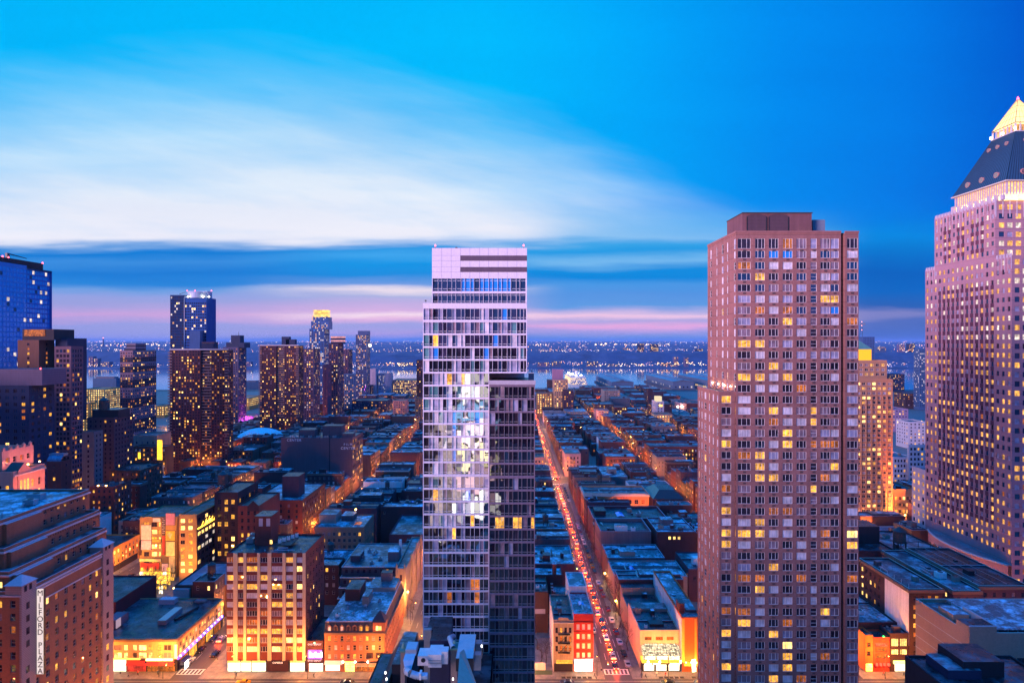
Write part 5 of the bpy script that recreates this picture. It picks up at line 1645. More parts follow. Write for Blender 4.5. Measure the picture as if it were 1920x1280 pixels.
# ---- corner building with purple neon band
def neon_corner():
 X0, X1, Y0, Y1 = -156.0, -113.5, 208.0, 241.0
 wl = W('ochre_lit_wall', (0.46, 0.30, 0.16), .15, streak=.2)
 b = Bld('corner_store', 'long low corner store with a violet neon band and glowing shopfronts', 'store', (-135, 224, 0))
 zt = 10.9
 lit = [('bright', 40), ('warm', 40), ('curtain', 10), ('dark', 10)]
 c = []
 for k in range(5):
  o_ = 2.2 + k * 8.4
  c += [(o_, o_ + 1.3), (o_ + 2.0, o_ + 4.6), (o_ + 5.3, o_ + 6.6)]
 c2 = []
 for k in range(5):
  o_ = 1.6 + k * 6.4
  c2 += [(o_, o_ + 1.4), (o_ + 1.9, o_ + 3.4), (o_ + 3.9, o_ + 5.2)]
 b.block(X0, X1, Y0, Y1, 4.4, zt, wl, 'dark', front=spec(c, [(4.7, 6.6), (7.3, 9.2)], lit, 'double', 'stone', rec=.2),
   right=spec(c2, [(5.6, 7.2), (7.8, 9.4)], [('bright', 30), ('warm', 20), ('dark', 30), ('cool', 20)], 'double', 'stone', rec=.2), par=.4, cornice=(TRIM['brown'], .5, .3))
 b.block(X0 + .2, X1 - .2, Y0 + .2, Y1 - .2, 0.1, 4.4, WALL['black'], 'dark', par=0)
 nv = glow('violet_neon_band', (0.22, 0.10, 1.0), 2.6, .45, .6)
 b.part('neon_band', lambda m: m.box(X1 + .05, X1 + .5, Y0 - .2, Y1 - 1, 4.3, 5.1, nv))
 nw = glow('neon_bulb', (0.95, 0.85, 1.0), 7.0)
 for k in range(12):
  b.part('neon_bulb', lambda m: m.cyl(X1 + .55, Y0 + 1 + k * 2.7, 4.9, 5.3, .22, .22, 8, nw))
 # shopfronts
 shops = [(-155.6, -150.2, 'shop'), (-149.8, -147.0, 'shop'), (-137.4, -131.0, 'white'), (-130.4, -124.2, 'red'), (-123.6, -114.4, 'dim')]
 for (a, c_, kind) in shops:
  if kind in ('shop', 'white'):
   b.part('shopfront', lambda m: m.box(a, c_, Y0 - .05, Y0 + .19, .3, 4.2, glow('white_shopfront', (1.0, .84, .58), 2.6, .25, .8)))
  else:
   b.part('shopfront', lambda m: m.box(a, c_, Y0 - .05, Y0 + .19, .3, 2.9, P['warmdim'] if kind == 'dim' else P['red']))
   b.part('shop_awning', lambda m: m.face([(a, Y0 - 1.3, 2.9), (c_, Y0 - 1.3, 2.9), (c_, Y0 - .06, 4.0), (a, Y0 - .06, 4.0)], plain('red_awning_cloth', (.45, .02, .02), .8)))
 b.part('sign_strip', lambda m: m.box(-124, -115, Y0 - .35, Y0 - .06, 4.0, 4.7, glow('amber_sign_strip', (1, .66, .25), 5)))
 b.part('sign_strip', lambda m: m.box(-137.5, -126, Y0 - .3, Y0 - .06, 4.35, 4.75, glow('yellow_sign_strip', (1, .62, .08), 3)))
 b.part('corner_light', lambda m: m.box(X1 - .9, X1 - .1, Y0 - .25, Y0 - .004, 4.8, 9.4, glow('corner_light_column', (1, .62, .16), 5)))
 for k in range(5):
  b.part('side_shop', lambda m: m.box(X1 - .19, X1 + .02, Y0 + 2 + k * 6, Y0 + 6.8 + k * 6, .4, 3.6, P['warm'] if k % 2 else P['warmdim']))
 # roof plant
 b.part('roof_plant', lambda m: m.box(-126.5, -123.6, 219, 230, zt, zt + 1.6, METAL))
 b.part('roof_plant', lambda m: m.box(-143.5, -139.3, 216, 223, zt, zt + 3.0, W('roof_plant_wall', (.22, .14, .16), .2)))
 b.part('roof_screen', lambda m: m.box(-139.2, -139.0, 215.5, 218, zt + .3, zt + 3.2, glow('pale_roof_screen', (.75, .5, .65), .6)))
 b.part('roof_duct', lambda m: m.tube((-122, 222, zt + .5), (-119, 233, zt + .5), .5, .4, METALD))
 b.part('roof_plant', lambda m: m.box(-136, -130, 236, 239, zt, zt + 1.8, TRIM['mauve']))
 b.part('roof_plant', lambda m: m.box(-123, -119, 237.5, 239.5, zt, zt + .7, METAL))
 return b
neon_corner()

# ---- flat theatre roof behind it and the dark red shed
b = Bld('theatre', 'windowless theatre with a broad mauve membrane roof', 'theatre', (-125, 262, 0))
b.block(-137.5, -113.5, 250, 276, 0, 12.2, WALL['brick_brown'], 'mauve', par=.6)
b.part('roof_plant', lambda m: m.box(-129, -120.5, 248.6, 255.5, 12.2, 14.4, WALL['grey'], top=ROOF['mauve']))
b.part('roof_plant', lambda m: m.box(-128, -122, 257, 260.5, 12.2, 12.9, TRIM['mauve']))
b.part('ramp_wall', lambda m: m.box(-137.6, -131, 249, 249.9, 8, 11.6, TRIM['mauve']))
b = Bld('warehouse', 'dark red walled warehouse with pale blue plant on its navy roof', 'warehouse', (-165, 240, 0))
b.block(-176, -146, 226, 252, 0, 15.5, W('deep_red_wall', (.10, .02, .025), .2), 'dark', par=.5)
b.part('roof_plant', lambda m: (m.box(-169, -161.5, 235, 240, 15.5, 17.6, WHITEP), m.box(-168, -162.5, 236, 239, 17.6, 17.7, METALD)))

# ---- cream pier apartment house lit from the street
def lit_apartments():
 X0, X1, Y0, Y1 = -96.8, -70.0, 208.0, 228.5
 zt = 39.8
 sp_ = W('oxblood_spandrel', (0.15, 0.035, 0.03), .2)
 wl = W('side_brick', (0.105, 0.04, 0.042), .2, brick=.4)
 cr = W('cream_brick_pier', (0.62, 0.45, 0.30), .1, streak=.15)
 b = Bld('apartment_house', 'street-lit apartment house with cream piers and dark red spandrel stripes', 'apartment house', (-83, 218, 0))
 k = (X1 - X0) / 148.0
 piers = [(438, 446), (457, 462), (483, 488), (502, 509), (530, 536), (550, 556), (567.5, 573)]
 edges_ = [425] + [v for p in piers for v in p]
 bays = [(425, 438), (446, 457), (462, 483), (488, 502), (509, 530), (536, 550), (556, 567.5)]
 cs = [((p - 425) * k + .1, (q - 425) * k - .1) for p, q in bays]
 rs = rows_down(zt - .9, 4.6, 3.02, 1.85)
 mixw = [('blind', 26), ('curtain', 18), ('dark', 12), ('warm', 22), ('warmdim', 12), ('lilac', 6), ('bright', 6)]
 b.block(X0, X1, Y0, Y1, 4.0, zt, sp_, 'dark', front=spec(cs, rs, mixw, lambda ci, w: 'quad' if w > 3 else 'triple', 'white', rec=.15),
   right=spec(cols(Y1 - Y0, 6, 1.1, 1), rows_down(zt - 1.5, 6, 3.02, 1.5), [('dark', 76), ('warm', 14), ('bright', 10)], 'sash', 'dark', rec=.15), par=.6, walls={'right': wl})
 for (p, q) in piers:
  b.part('pier', lambda m: m.box(X0 + (p - 425) * k, X0 + (q - 425) * k, Y0 - .28, Y0 - .003, 4.0, zt + .6, cr))
 b.block(X0 + .2, X1 - .2, Y0 + .3, Y1 - .2, .1, 4.0, WALL['black'], 'dark', par=0)
 for (a, c_) in ((-96.4, -92.2), (-91.8, -88.6), (-88.2, -83.6), (-75.2, -70.4)):
  b.part('shopfront', lambda m: m.box(a, c_, Y0 - .02, Y0 + .29, .3, 3.3, glow('white_shopfront', (1.0, .84, .58), 2.6, .25, .8)))
  b.part('shop_sign', lambda m: m.box(a, c_, Y0 - .3, Y0 - .03, 3.35, 3.95, glow('yellow_shop_sign', (1, .60, .12), 2.4, .4, 1.1)))
 b.part('shop_sign', lambda m: m.box(-83, -75.8, Y0 - .2, Y0 + .28, .4, 3.8, WALL['brick_dark']))
 text('shop_lettering', 'CAMERAS', b.root, (-79.4, Y0 - .25, 3.3), .8, glow('shop_letter', (1, .6, .4), 2.0))
 # roof houses
 t = b.bulkhead(gx(482, 219), gx(512, 219), 217, 224, zt, gz(968, 217), WALL['brick_red'], 'dark', 'tank_house')
 for p in (489, 503):
  b.part('pale_panel', lambda m: m.box(gx(p - 3.6, 217), gx(p + 3.6, 217), 216.95, 216.997, gz(986, 217), gz(971.5, 217), TRIM['mauve']), t)
 b.part('lit_opening', lambda m: m.box(gx(506, 217), gx(510.5, 217), 216.94, 216.997, gz(1019, 217), gz(1012, 217), P['bright']), t)
 b.part('roof_deck', lambda m: m.box(gx(520, 214), gx(545, 214), 214, 222, zt + .9, zt + 1.2, METALD))
 for i in range(5):
  xx = gx(523 + i * 5, 216)
  b.acunit(xx + .3, 216 + i * 1.6, zt + 1.2, .9, .8, 1.5, WHITEP)
 b.part('roof_rail', lambda m: (m.box(gx(515, 211), gx(552, 211), 211, 211.2, zt + .3, zt + .6, TRIM['mauve']), m.box(gx(521, 212.5), gx(540, 212.5), 212.5, 212.7, zt + .6, zt + .9, TRIM['mauve'])))
 b.acunit(gx(470, 220), 220, zt, 2.6, 2, 1.8, METAL); b.acunit(gx(476, 224), 224, zt, 2.4, 2, 2.2, METAL)
 for i in range(6):
  b.vent(X0 + 4 + i * 4, 210.5 + (i % 2), zt, .6)
lit_apartments()

# ---- little shop with violet screen
def depot():
 X0, X1, Y0 = -69.8, -64.0, 208.0
 b = Bld('screen_shop', 'little shop with a glowing violet screen squeezed between two larger buildings', 'shop', (-67, 214, 0))
 wl = W('plum_fascia', (.05, .015, .03), .2)
 zt = 10.2
 b.block(X0, X1, Y0, 226, 0, zt, wl, 'dark', par=.5)
 sc_ = glow('violet_led_screen', (0.62, 0.16, 1.0), 2.2, .55, .9)
 s = b.part('screen', lambda m: m.box(X0 + .7, X1 - .5, Y0 - .25, Y0 - .004, 4.6, 7.6, sc_))
 b.part('screen_figure', lambda m: [m.box(X0 + 1.1 + i * .95, X0 + 1.75 + i * .95, Y0 - .28, Y0 - .252, 5.1, 7.0 - (i % 2) * .4, glow('screen_white_bars', (1, .75, 1), 3.5)) for i in range(5)], s)
 text('sign_lettering', 'DVD DEPOT', b.root, ((X0 + X1) / 2, Y0 - .08, 3.9), .82, glow('sign_letter_pink', (1, .55, .5), 1.8))
 text('sign_lettering', 'DVD DEPOT', b.root, ((X0 + X1) / 2, Y0 - .08, 9.4), .82, glow('sign_letter_pink', (1, .55, .5), 1.8))
 b.part('shopfront', lambda m: m.box(X0 + 1.0, X1 - .1, Y0 - .06, Y0 - .004, .3, 3.0, glow('white_shopfront', (1.0, .84, .58), 2.6, .25, .8)))
 b.part('green_lamp', lambda m: m.cyl((X0 + X1) / 2, Y0 - .3, 9.9, 10.2, .2, .2, 8, glow('green_bulb', (.3, 1, .5), 9)))
depot()

# ---- mansard corner building
def mansard():
 X0, X1, Y0, Y1 = -63.6, -43.2, 208.0, 244.0
 wl = W('orange_red_brick', (0.33, 0.115, 0.07), .18, brick=.4)
 sl = W('slate_mansard', (0.06, 0.05, 0.06), .25)
 b = Bld('mansard_building', 'five-storey orange brick corner building with a dormered mansard roof', 'building', (-53, 226, 0))
 zc, zt = 13.4, 16.6
 W_ = X1 - X0
 mixm = [('dark', 34), ('curtain', 18), ('blind', 22), ('warm', 16), ('warmdim', 10)]
 c = cols(W_, 9, 1.05, .6)
 cR = cols(Y1 - Y0, 13, 1.05, .8)
 rs = [(4.5, 6.1), (7.4, 9.1), (10.5, 12.2)]
 b.block(X0, X1, Y0, Y1, 0.1, zc, wl, 'dark', front=spec(c, rs, mixm, 'sash', 'stone', rec=.2, sill=TRIM['brown'], skip=lambda ci, z: z < 5 and ci > 6), right=spec(cR, rs, [('dark', 60), ('warm', 20), ('curtain', 20)], 'sash', 'stone', rec=.2, sill=TRIM['brown']), par=0)
 b.part('cornice', lambda m: (m.box(X0, X1 + .5, Y0 - .5, Y0 - .003, zc - .5, zc + .15, TRIM['brown']), m.box(X1 + .003, X1 + .5, Y0 - .003, Y1, zc - .5, zc + .15, TRIM['brown'])))
 i_ = .9
 def ms(m):
  lo = [(X0, Y0, zc), (X1, Y0, zc), (X1, Y1, zc), (X0, Y1, zc)]
  hi = [(X0, Y0 + i_, zt), (X1 - i_, Y0 + i_, zt), (X1 - i_, Y1, zt), (X0, Y1, zt)]
  m.face([lo[0], lo[1], hi[1], hi[0]], sl); m.face([lo[1], lo[2], hi[2], hi[1]], sl)
  m.face([lo[3], lo[0], hi[0], hi[3]], wl); m.face([lo[2], lo[3], hi[3], hi[2]], wl)
 r = b.part('mansard_roof', ms)
 b.part('roof', lambda m: m.face([(X0, Y0 + i_, zt), (X1 - i_, Y0 + i_, zt), (X1 - i_, Y1, zt), (X0, Y1, zt)], ROOF['silver']))
 b.part('coping', lambda m: (m.box(X0, X1 - i_, Y0 + i_ - .1, Y0 + i_ + .2, zt + .003, zt + .3, TRIM['mauve']), m.box(X1 - i_ - .25, X1 - i_ + .05, Y0 + i_ + .2, Y1, zt + .003, zt + .3, TRIM['mauve'])))
 for k in range(7):
  xc = (c[k][0] + c[k][1]) / 2 + X0
  pk = pick([('dark', 3), ('warm', 3), ('blind', 3)])
  def dm_(m):
   m.box(xc - .65, xc + .65, Y0 + .05, Y0 + 1.0, zc + .5, zc + 2.1, TRIM['brown'])
   m.box(xc - .42, xc + .42, Y0 + .02, Y0 + .047, zc + .6, zc + 2.0, P[pk])
   m.face([(xc - .8, Y0, zc + 2.1), (xc + .8, Y0, zc + 2.1), (xc, Y0, zc + 2.75)], TRIM['brown'])
   m.face([(xc - .8, Y0, zc + 2.1), (xc, Y0, zc + 2.75), (xc, Y0 + 1, zc + 2.75), (xc - .8, Y0 + 1, zc + 2.1)], sl)
   m.face([(xc, Y0, zc + 2.75), (xc + .8, Y0, zc + 2.1), (xc + .8, Y0 + 1, zc + 2.1), (xc, Y0 + 1, zc + 2.75)], sl)
  b.part('dormer', dm_, r)
 # corner pavilion with peaked roof
 b.part('corner_pavilion', lambda m: (m.box(X1 - 4.0, X1 + .1, Y0 - .1, Y0 + 4, zc + .15, zt + .4, wl), m.pyramid(X1 - 4.3, X1 + .4, Y0 - .4, Y0 + 4.3, zt + .4, zt + 3.6, sl, 0)))
 b.part('pavilion_window', lambda m: [m.box(X1 - 2.9 + j * 1.0, X1 - 2.1 + j * 1.0, Y0 - .16, Y0 - .104, zc + .8, zc + 2.3, P['bright']) for j in range(2)])
 for j in range(2):
  b.part('show_window', lambda m: m.box(X1 - 6.2 + j * 3.2, X1 - 3.9 + j * 3.2, Y0 - .05, Y0 - .004, 4.6, 6.6, P['dark']))
 b.part('shopfront', lambda m: m.box(X0 + .4, X0 + 5.2, Y0 - .06, Y0 - .004, .5, 3.4, glow('white_shopfront', (1.0, .84, .58), 2.6, .25, .8)))
 b.part('shopfront', lambda m: m.box(X0 + 7.0, X0 + 10.2, Y0 - .06, Y0 - .004, .3, 3.6, glow('gold_shopfront', (1, .62, .10), 5.0, .5, .8)))
 b.part('shop_awning', lambda m: m.face([(X0 + .2, Y0 - 1.2, 3.1), (X0 + 6.3, Y0 - 1.2, 3.1), (X0 + 6.3, Y0 - .07, 4.0), (X0 + .2, Y0 - .07, 4.0)], plain('white_awning_cloth', (.8, .75, .65), .8)))
 for j in range(2):
  xc = X0 + 12.6 + j * 4.3
  def ar(m):
   m.box(xc - 2.0, xc + 2.0, Y0 - .05, Y0 - .004, .4, 3.0, P['warmdim'])
   m.face([(xc + 2.0 * cos(pi * q / 12), Y0 - .045, 2.7 + 1.1 * sin(pi * q / 12)) for q in range(13)], P['dark'])
   for q in range(3):
    m.box(xc - 2.0, xc + 2.0, Y0 - .1, Y0 - .052, 1.9 + q * .45, 2.05 + q * .45, TRIM['cream'])
  b.part('arched_front', ar)
 for xx in (X0 + 6.4, X0 + 10.5, X0 + 14.8, X0 + 18.8):
  b.part('wall_lamp', lambda m: m.cyl(xx, Y0 - .4, 3.5, 3.8, .22, .22, 8, LAMPC))
 # things on the roof
 b.part('roof_house', lambda m: m.box(-61.5, -56.0, 226, 235, zt, zt + 4.2, WALL['brick_red'], top=ROOF['dark'], skip='d'))
 b.bulkhead(-54.2, -52.0, 222, 229, zt, zt + 3.0, WALL['stucco'], 'silver')
 b.part('raised_roof', lambda m: m.box(-55, -44.5, 234, 243.5, zt, zt + 1.6, WALL['stucco'], top=ROOF['silver'], skip='d'))
 b.bulkhead(-51.2, -47.2, 240, 243, zt + 1.6, zt + 4.8, WALL['concrete'])
 for k in range(9):
  b.vent(R.uniform(-62, -46), R.uniform(211, 222), zt, R.uniform(.5, 1))
 b.acunit(-60.5, 212.5, zt, 1.2, 1.0, 1.3, WHITEP); b.acunit(-48.5, 225, zt, 1.2, 1, 1)
mansard()

# ---- brick walk-ups along the lit avenue, billboard-clad building, its neighbour, scaffolding
def billboards():
 X0, X1, Y0 = gx(262, 291), gx(331, 291), 291.0
 b = Bld('billboard_building', 'building covered from roof to street in bright posters and painted signs', 'building', ((X0 + X1) / 2, 300, 0))
 zt = gz(970, Y0)
 wl = W('ochre_brick_wall', (.42, .24, .10), .2)
 b.block(X0, X1, Y0, Y0 + 20, 0, zt, wl, 'dark', front=spec([(5.6, 8.2), (8.9, 9.9), (2.0, 4.4)], rows_down(zt - 2.2, 5, 3.5, 2.1), [('bright', 34), ('warm', 30), ('dark', 36)], 'factory', 'dark', rec=.2), par=.4)
 rr = random.Random(11)
 pal = [((.75, .62, .55), .5), ((.65, .05, .04), .4), ((.85, .45, .06), .8), ((.95, .75, .35), .9), ((.45, .2, .35), .5), ((.08, .03, .05), .0), ((.9, .6, .7), .6)]
 mats_ = [plain('poster_paper_%s' % n_, c_, .7, 0, .5, .8) for n_, c_ in zip(('pale', 'scarlet', 'orange', 'gold', 'mauve', 'black', 'rose'), [p[0] for p in pal])]
 kx = (X1 - X0) / 69.0
 def pp(px):
  return X0 + (px - 262) * kx
 posters = [(265, 285, 983, 1012, 0), (287, 302, 970, 978, 0), (304, 310, 969, 1002, 5), (311, 329, 961, 984, 4), (305, 310, 1003, 1040, 1), (311, 329, 994, 1013, 2), (312, 329, 1014, 1042, 3),
    (262, 285, 1012, 1030, 6), (286, 303, 1010, 1016, 2), (264, 300, 1054, 1066, 1), (304, 316, 1055, 1070, 6), (317, 329, 1042, 1072, 3), (262, 303, 1046, 1052, 3), (264, 330, 1074, 1084, 3), (262, 266, 1012, 1040, 5)]
 for (a, c_, p, q, mi) in posters:
  b.part('poster', lambda m: (m.box(pp(a), pp(c_), Y0 - .35, Y0 - .05, gz(q, Y0), gz(p, Y0), METALD), m.box(pp(a) + .12, pp(c_) - .12, Y0 - .40, Y0 - .353, gz(q, Y0) + .12, gz(p, Y0) - .12, mats_[mi])))
 def dots(m):
  for j in range(9):
   for i in range(2):
    m.box(pp(305 + i * 2.6 + (j % 2)), pp(306.6 + i * 2.6 + (j % 2)), Y0 - .46, Y0 - .403, gz(972 + j * 3.4, Y0), gz(970.4 + j * 3.4, Y0), TRIM['cream'])
 b.part('checker_pattern', dots)
 def hand(m):
  xc, zc_ = pp(320), gz(1012, Y0)
  for k in range(5):
   a = radians(60 + k * 18)
   m.tube((xc, Y0 - .45, zc_ + 1.0), (xc + 2.0 * cos(a), Y0 - .45, zc_ + 1.0 + 2.8 * sin(a)), .22, .16, mats_[3], 5)
 b.part('painted_pattern', hand)
 # lit steel signs frame at its foot
 s = Bld('sign_scaffold', 'brightly lit steel lattice of sign frames before the poster-covered building', 'scaffold', (gx(290, 278), 278, 0))
 fr = glow('lit_sign_tube', (1, .62, .12), 2.0, .5, .7)
 def lat(m):
  for j in range(4):
   Yj = 286 - j * 5
   xa, xb = gx(262 - j * 2, Yj), gx(330 - j * 8, Yj)
   n_ = 9
   for i in range(n_ + 1):
    x = xa + (xb - xa) * i / n_
    m.tube((x, Yj, 0), (x, Yj, 7.5 - j * .8), .10, .10, METALD, 4)
    if i < n_:
     x2 = xa + (xb - xa) * (i + 1) / n_
     m.tube((x, Yj, .5), (x2, Yj, 7.0 - j * .8), .08, .08, METALD, 4)
     for z in (2.2, 4.4, 6.6):
      m.tube((x, Yj, z), (x2, Yj, z), .07, .07, METALD, 4)
 s.part('steel_lattice', lat)
 rr = random.Random(4)
 for j in range(4):
  Yj = 286.3 - j * 5
  for i in range(8):
   x = gx(264 - j * 2, Yj) + (gx(328 - j * 8, Yj) - gx(264 - j * 2, Yj)) * i / 8
   for z in (.6, 3.0, 5.0):
    if rr.random() < .62:
     s.part('lit_panel', lambda m: m.box(x, x + 1.5, Yj, Yj + .12, z, z + 1.6, glow('sign_panel_amber', (1, .50, .06), 2.2, .7, 1.2) if rr.random() < .7 else glow('sign_panel_white', (1, .85, .55), 3.0, .7, 1.2)))
billboards()
for x in (-174, -166, -158, -150):
 flood(ALL[-2], x, 272, 3, 34000, (1, .36, .05), (0, .8, .62))
b = Bld('office_building', 'orange lit office block with a yellow neon script along its flank', 'office block', (-150, 297, 0))
X0o, X1o = gx(336, 285), gx(369, 285)
zo = gz(966, 285)
ow = W('orange_render_wall', (.48, .25, .10), .12, streak=.15)
b.block(X0o, X1o, 285, 318, 0, zo, ow, 'dark', front=spec([(.6, 2.6), (4.2, 6.2)], rows_down(zo - 1.6, 3, 3.3, 1.9), [('bright', 55), ('warm', 25), ('dark', 20)], 'double', 'stone', rec=.2),
  right=spec(cols(33, 9, 2.6, .6), rows_down(zo - 1.6, 3, 3.3, 1.8), [('dark', 62), ('bright', 22), ('cool', 16)], 'double', 'dark', rec=.2), par=.5, walls={'right': WALL['brick_dark']})
b.part('neon_script', lambda m: (m.box(X1o + .05, X1o + .4, 285.5, 317, zo - 6.6, zo - 6.1, glow('yellow_neon_tube', (1, .52, .05), 4.5)), [m.tube((X1o + .3, 289 + i * 3.0, zo - 6.0), (X1o + .3, 290.6 + i * 3.0, zo - 4.2 + (i % 3) * .4), .16, .16, glow('yellow_neon_tube', (1, .52, .05), 4.5), 5) for i in range(9)]))
b = Bld('walk_up', 'orange walled block along the lit side street, dark openings below', 'building', (-200, 303, 0))
b.block(-216, -193, 290, 318, 0, 11.6, W('orange_streetlit_render', (.50, .22, .06), .2), 'dark', right=spec(cols(28, 9, 1.3, .6), [(3.9, 5.4), (6.4, 7.9), (8.8, 10.3)], [('dark', 40), ('bright', 30), ('curtain', 30)], 'sash', 'stone', rec=.2), par=.6)  # orange of the street light is put into the wall colour
b.part('dark_openings', lambda m: m.box(-192.99, -192.9, 292, 316, .3, 3.3, WALL['black']))
b = Bld('white_building', 'pale grey building with paired dark windows above the orange block', 'building', (-195, 332, 0))
b.block(gx(222, 330), gx(294, 330), 330, 350, 0, gz(979, 330), WALL['stucco'], 'grey', front=spec(cols(gx(294, 330) - gx(222, 330), 7, 1.4, .6), rows_down(gz(979, 330) - 1.4, 3, 3.4, 2.0), [('dark', 80), ('warm', 20)], 'sash', 'stone', rec=.2), par=.7)
# dark loft with tank at the street corner
b = Bld('loft_building', 'dark brown loft block with a big roof tank on a steel stand', 'loft building', (-136, 310, 0))
lx0, lx1, lz = gx(402, 300), gx(446, 300), gz(925, 300)
b.block(lx0, lx1, 300, 324, 0, lz, WALL['brick_dark'], 'dark', front=spec(cols(lx1 - lx0, 3, 1.7, .8), rows_down(lz - 3, 6, 3.6, 2.2), [('warm', 46), ('bright', 10), ('dark', 44)], 'factory', 'dark', rec=.2),
  right=spec(cols(24, 6, 1.5, .8), rows_down(lz - 3, 6, 3.6, 2.0), [('warm', 20), ('dark', 80)], 'factory', 'dark', rec=.2), par=.6)
b.tank(gx(418, 306), 306, lz, 2.3, 4.6, 3.6)
b.tank(gx(430, 312), 312, lz, 1.5, 3.4, 3.4)
b = Bld('loft_building', 'dull red loft with a sawtooth pediment and a lit ground corner', 'loft building', (-118, 305, 0))
b.block(gx(446, 292), gx(486, 292), 292, 318, 0, gz(950, 292), WALL['brick_red'], 'dark', front=spec(cols(10, 3, 1.2, .5), rows_down(gz(950, 292) - 2, 6, 3.5, 1.9), [('warm', 24), ('dark', 76)], 'sash', 'dark', rec=.2), par=.6)
def ped(m):
 xa, xb, z = gx(464, 292), gx(486, 292), gz(950, 292)
 m.face([(xa, 291.9, z - 2), (xb, 291.9, z - 2), (xb, 291.9, z + .4), ((xa + xb) / 2, 291.9, z + 3), (xa, 291.9, z + .4)], WALL['brick_dark'])
b.part('pediment', ped)
b = Bld('apartment_house', 'long plum brick apartment house with a tall square roof house', 'apartment house', (-125, 350, 0))
az = 25.6
b.block(-141, -113.5, 332, 372, 0, az, WALL['brick_red'], 'silver', front=spec(cols(27.5, 6, 1.3, 1), rows_down(az - 1.6, 5, 3.0, 1.7), NIGHT, 'sash', 'dark', rec=.2),
  right=spec(cols(40, 13, 1.25, 1), rows_down(az - 1.6, 4, 3.0, 1.7), NIGHTLIT, 'sash', 'dark', rec=.2), par=.6)
b.bulkhead(gx(529, 340), gx(560, 340), 340, 350, az, gz(893, 340), WALL['brick_plum'])
b.part('lit_opening', lambda m: m.box(-137, -135.6, 331.9, 331.997, az - 2.2, az - .9, P['bright']))
b = Bld('apartment_house', 'beige brick apartment house with a bright skylight on its pale roof', 'apartment house', (-86, 310, 0))
bz = gz(990, 300)
b.block(gx(590, 300), gx(682, 300), 300, 322, 0, bz, WALL['brick_tan'], 'silver', front=spec(cols(gx(682, 300) - gx(590, 300), 9, 1.25, .8), rows_down(bz - 2.0, 3, 3.1, 1.7), [('dark', 60), ('warm', 14), ('curtain', 26)], 'double', 'stone', rec=.2),
  right=spec(cols(22, 6, 1.25, .8), rows_down(bz - 2.0, 3, 3.1, 1.7), NIGHT, 'sash', 'stone', rec=.2), par=.6)
b.bulkhead(gx(598, 308), gx(630, 308), 308, 318, bz, bz + 4.2, WALL['stucco'], 'grey')
b.bulkhead(gx(640, 312), gx(662, 312), 312, 320, bz, bz + 2.6, WALL['grey'], 'silver')
b.skylight(gx(664, 305), gx(676, 305), 304, 309, bz, True)
b.part('roof_lamp', lambda m: m.cyl(gx(667, 318), 318, bz + 4, bz + 4.6, .4, .4, 8, LAMPW))
# stepped blue terrace block beside the magenta street
b = Bld('terrace_block', 'dark stepped block with pale railings on its terraces', 'building', (-58, 268, 0))
tw = W('blue_black_render', (.05, .05, .075), .2)
for i, (za, yy) in enumerate(((7.5, 249), (11.0, 251), (14.5, 253), (18.0, 255.5))):
 b.block(-71, -47.5, yy, 285 - .01 * i, 0 if i == 0 else za - 3.5, za, tw, 'dark' if i < 3 else 'grey', front=spec(cols(23.5, 9, 1.1, .8), [(za - 2.4, za - .9)], [('dark', 88), ('warm', 12)], 'plain', 'dark', rec=.15), par=.3, coping=TRIM['mauve'])
 b.part('terrace_railing', lambda m: m.box(-71, -47.5, yy - .12, yy - .004, za + .05, za + .35, WHITEP))
b.bulkhead(-53, -48.5, 262, 268, 18, 22, WALL['concrete'], 'silver')
b.part('flue', lambda m: m.cyl(-49.3, 271, 18, 24.5, .7, .6, 10, WHITEP))
b.bulkhead(-69, -65, 262, 270, 18, 20.4, tw, 'grey')
for k in range(6):
 b.acunit(R.uniform(-65, -55), R.uniform(258, 280), 18, 1.6, 1.2, 1.1)
b = Bld('church', 'old stone church front with a tall buttressed tower beside the magenta street', 'church', (-44, 262, 0))
cs_ = W('weathered_sandstone', (.34, .24, .18), .3, streak=.4)
b.block(-47.3, -43.1, 249.5, 290, 0, 19, cs_, 'grey', right=spec(cols(40, 8, 1.0, 1), [(6, 9.5), (12.5, 16)], [('dark', 80), ('warm', 20)], 'plain', 'stone', rec=.4), front=spec([(1.6, 2.6)], [(14.5, 17.2), (6, 8)], [('dark', 1)], 'plain', 'stone', rec=.4), par=.8)
for (xx, yy) in ((-47.3, 249.2), (-44.0, 249.2), (-43.2, 262), (-43.2, 275), (-43.2, 288)):
 b.part('buttress', lambda m: (m.box(xx, xx + .7, yy, yy + .8, 0, 20.4, cs_), m.pyramid(xx, xx + .7, yy, yy + .8, 20.4, 22.0, cs_, 0)))
pk2 = glow('magenta_marquee', (1.0, .06, .75), 3.2, .3, .6)
b = Bld('marquee_theatre', 'theatre front with a stepped magenta neon marquee', 'theatre', (-44, 320, 0))
b.block(-60, -43.2, 300, 335, 0, 17, WALL['brick_plum'], 'grey', right=spec(cols(35, 9, 1.4, 1), [(6, 8), (10, 12), (13.6, 15.6)], [('dark', 60), ('warm', 40)], 'sash', 'stone', rec=.2), par=.7)
for k in range(8):
 b.part('neon_band', lambda m: m.box(-43.19, -42.6, 301 + k * 4.0, 303.6 + k * 4.0, 4.6 + (k % 3) * .9, 5.6 + (k % 3) * .9, pk2))
b.part('marquee', lambda m: m.box(-43.19, -40.2, 302, 314, 3.6, 4.5, pk2))
ld = bpy.data.lights.new('marquee_light', 'POINT'); ld.energy = 3500; ld.color = (1, .05, .7); ld.shadow_soft_size = .8
lo = bpy.data.objects.new('marquee_light', ld); COL.objects.link(lo); lo.parent = b.root; lo.location = (-38 + 44, 306 - 320, 3.2)

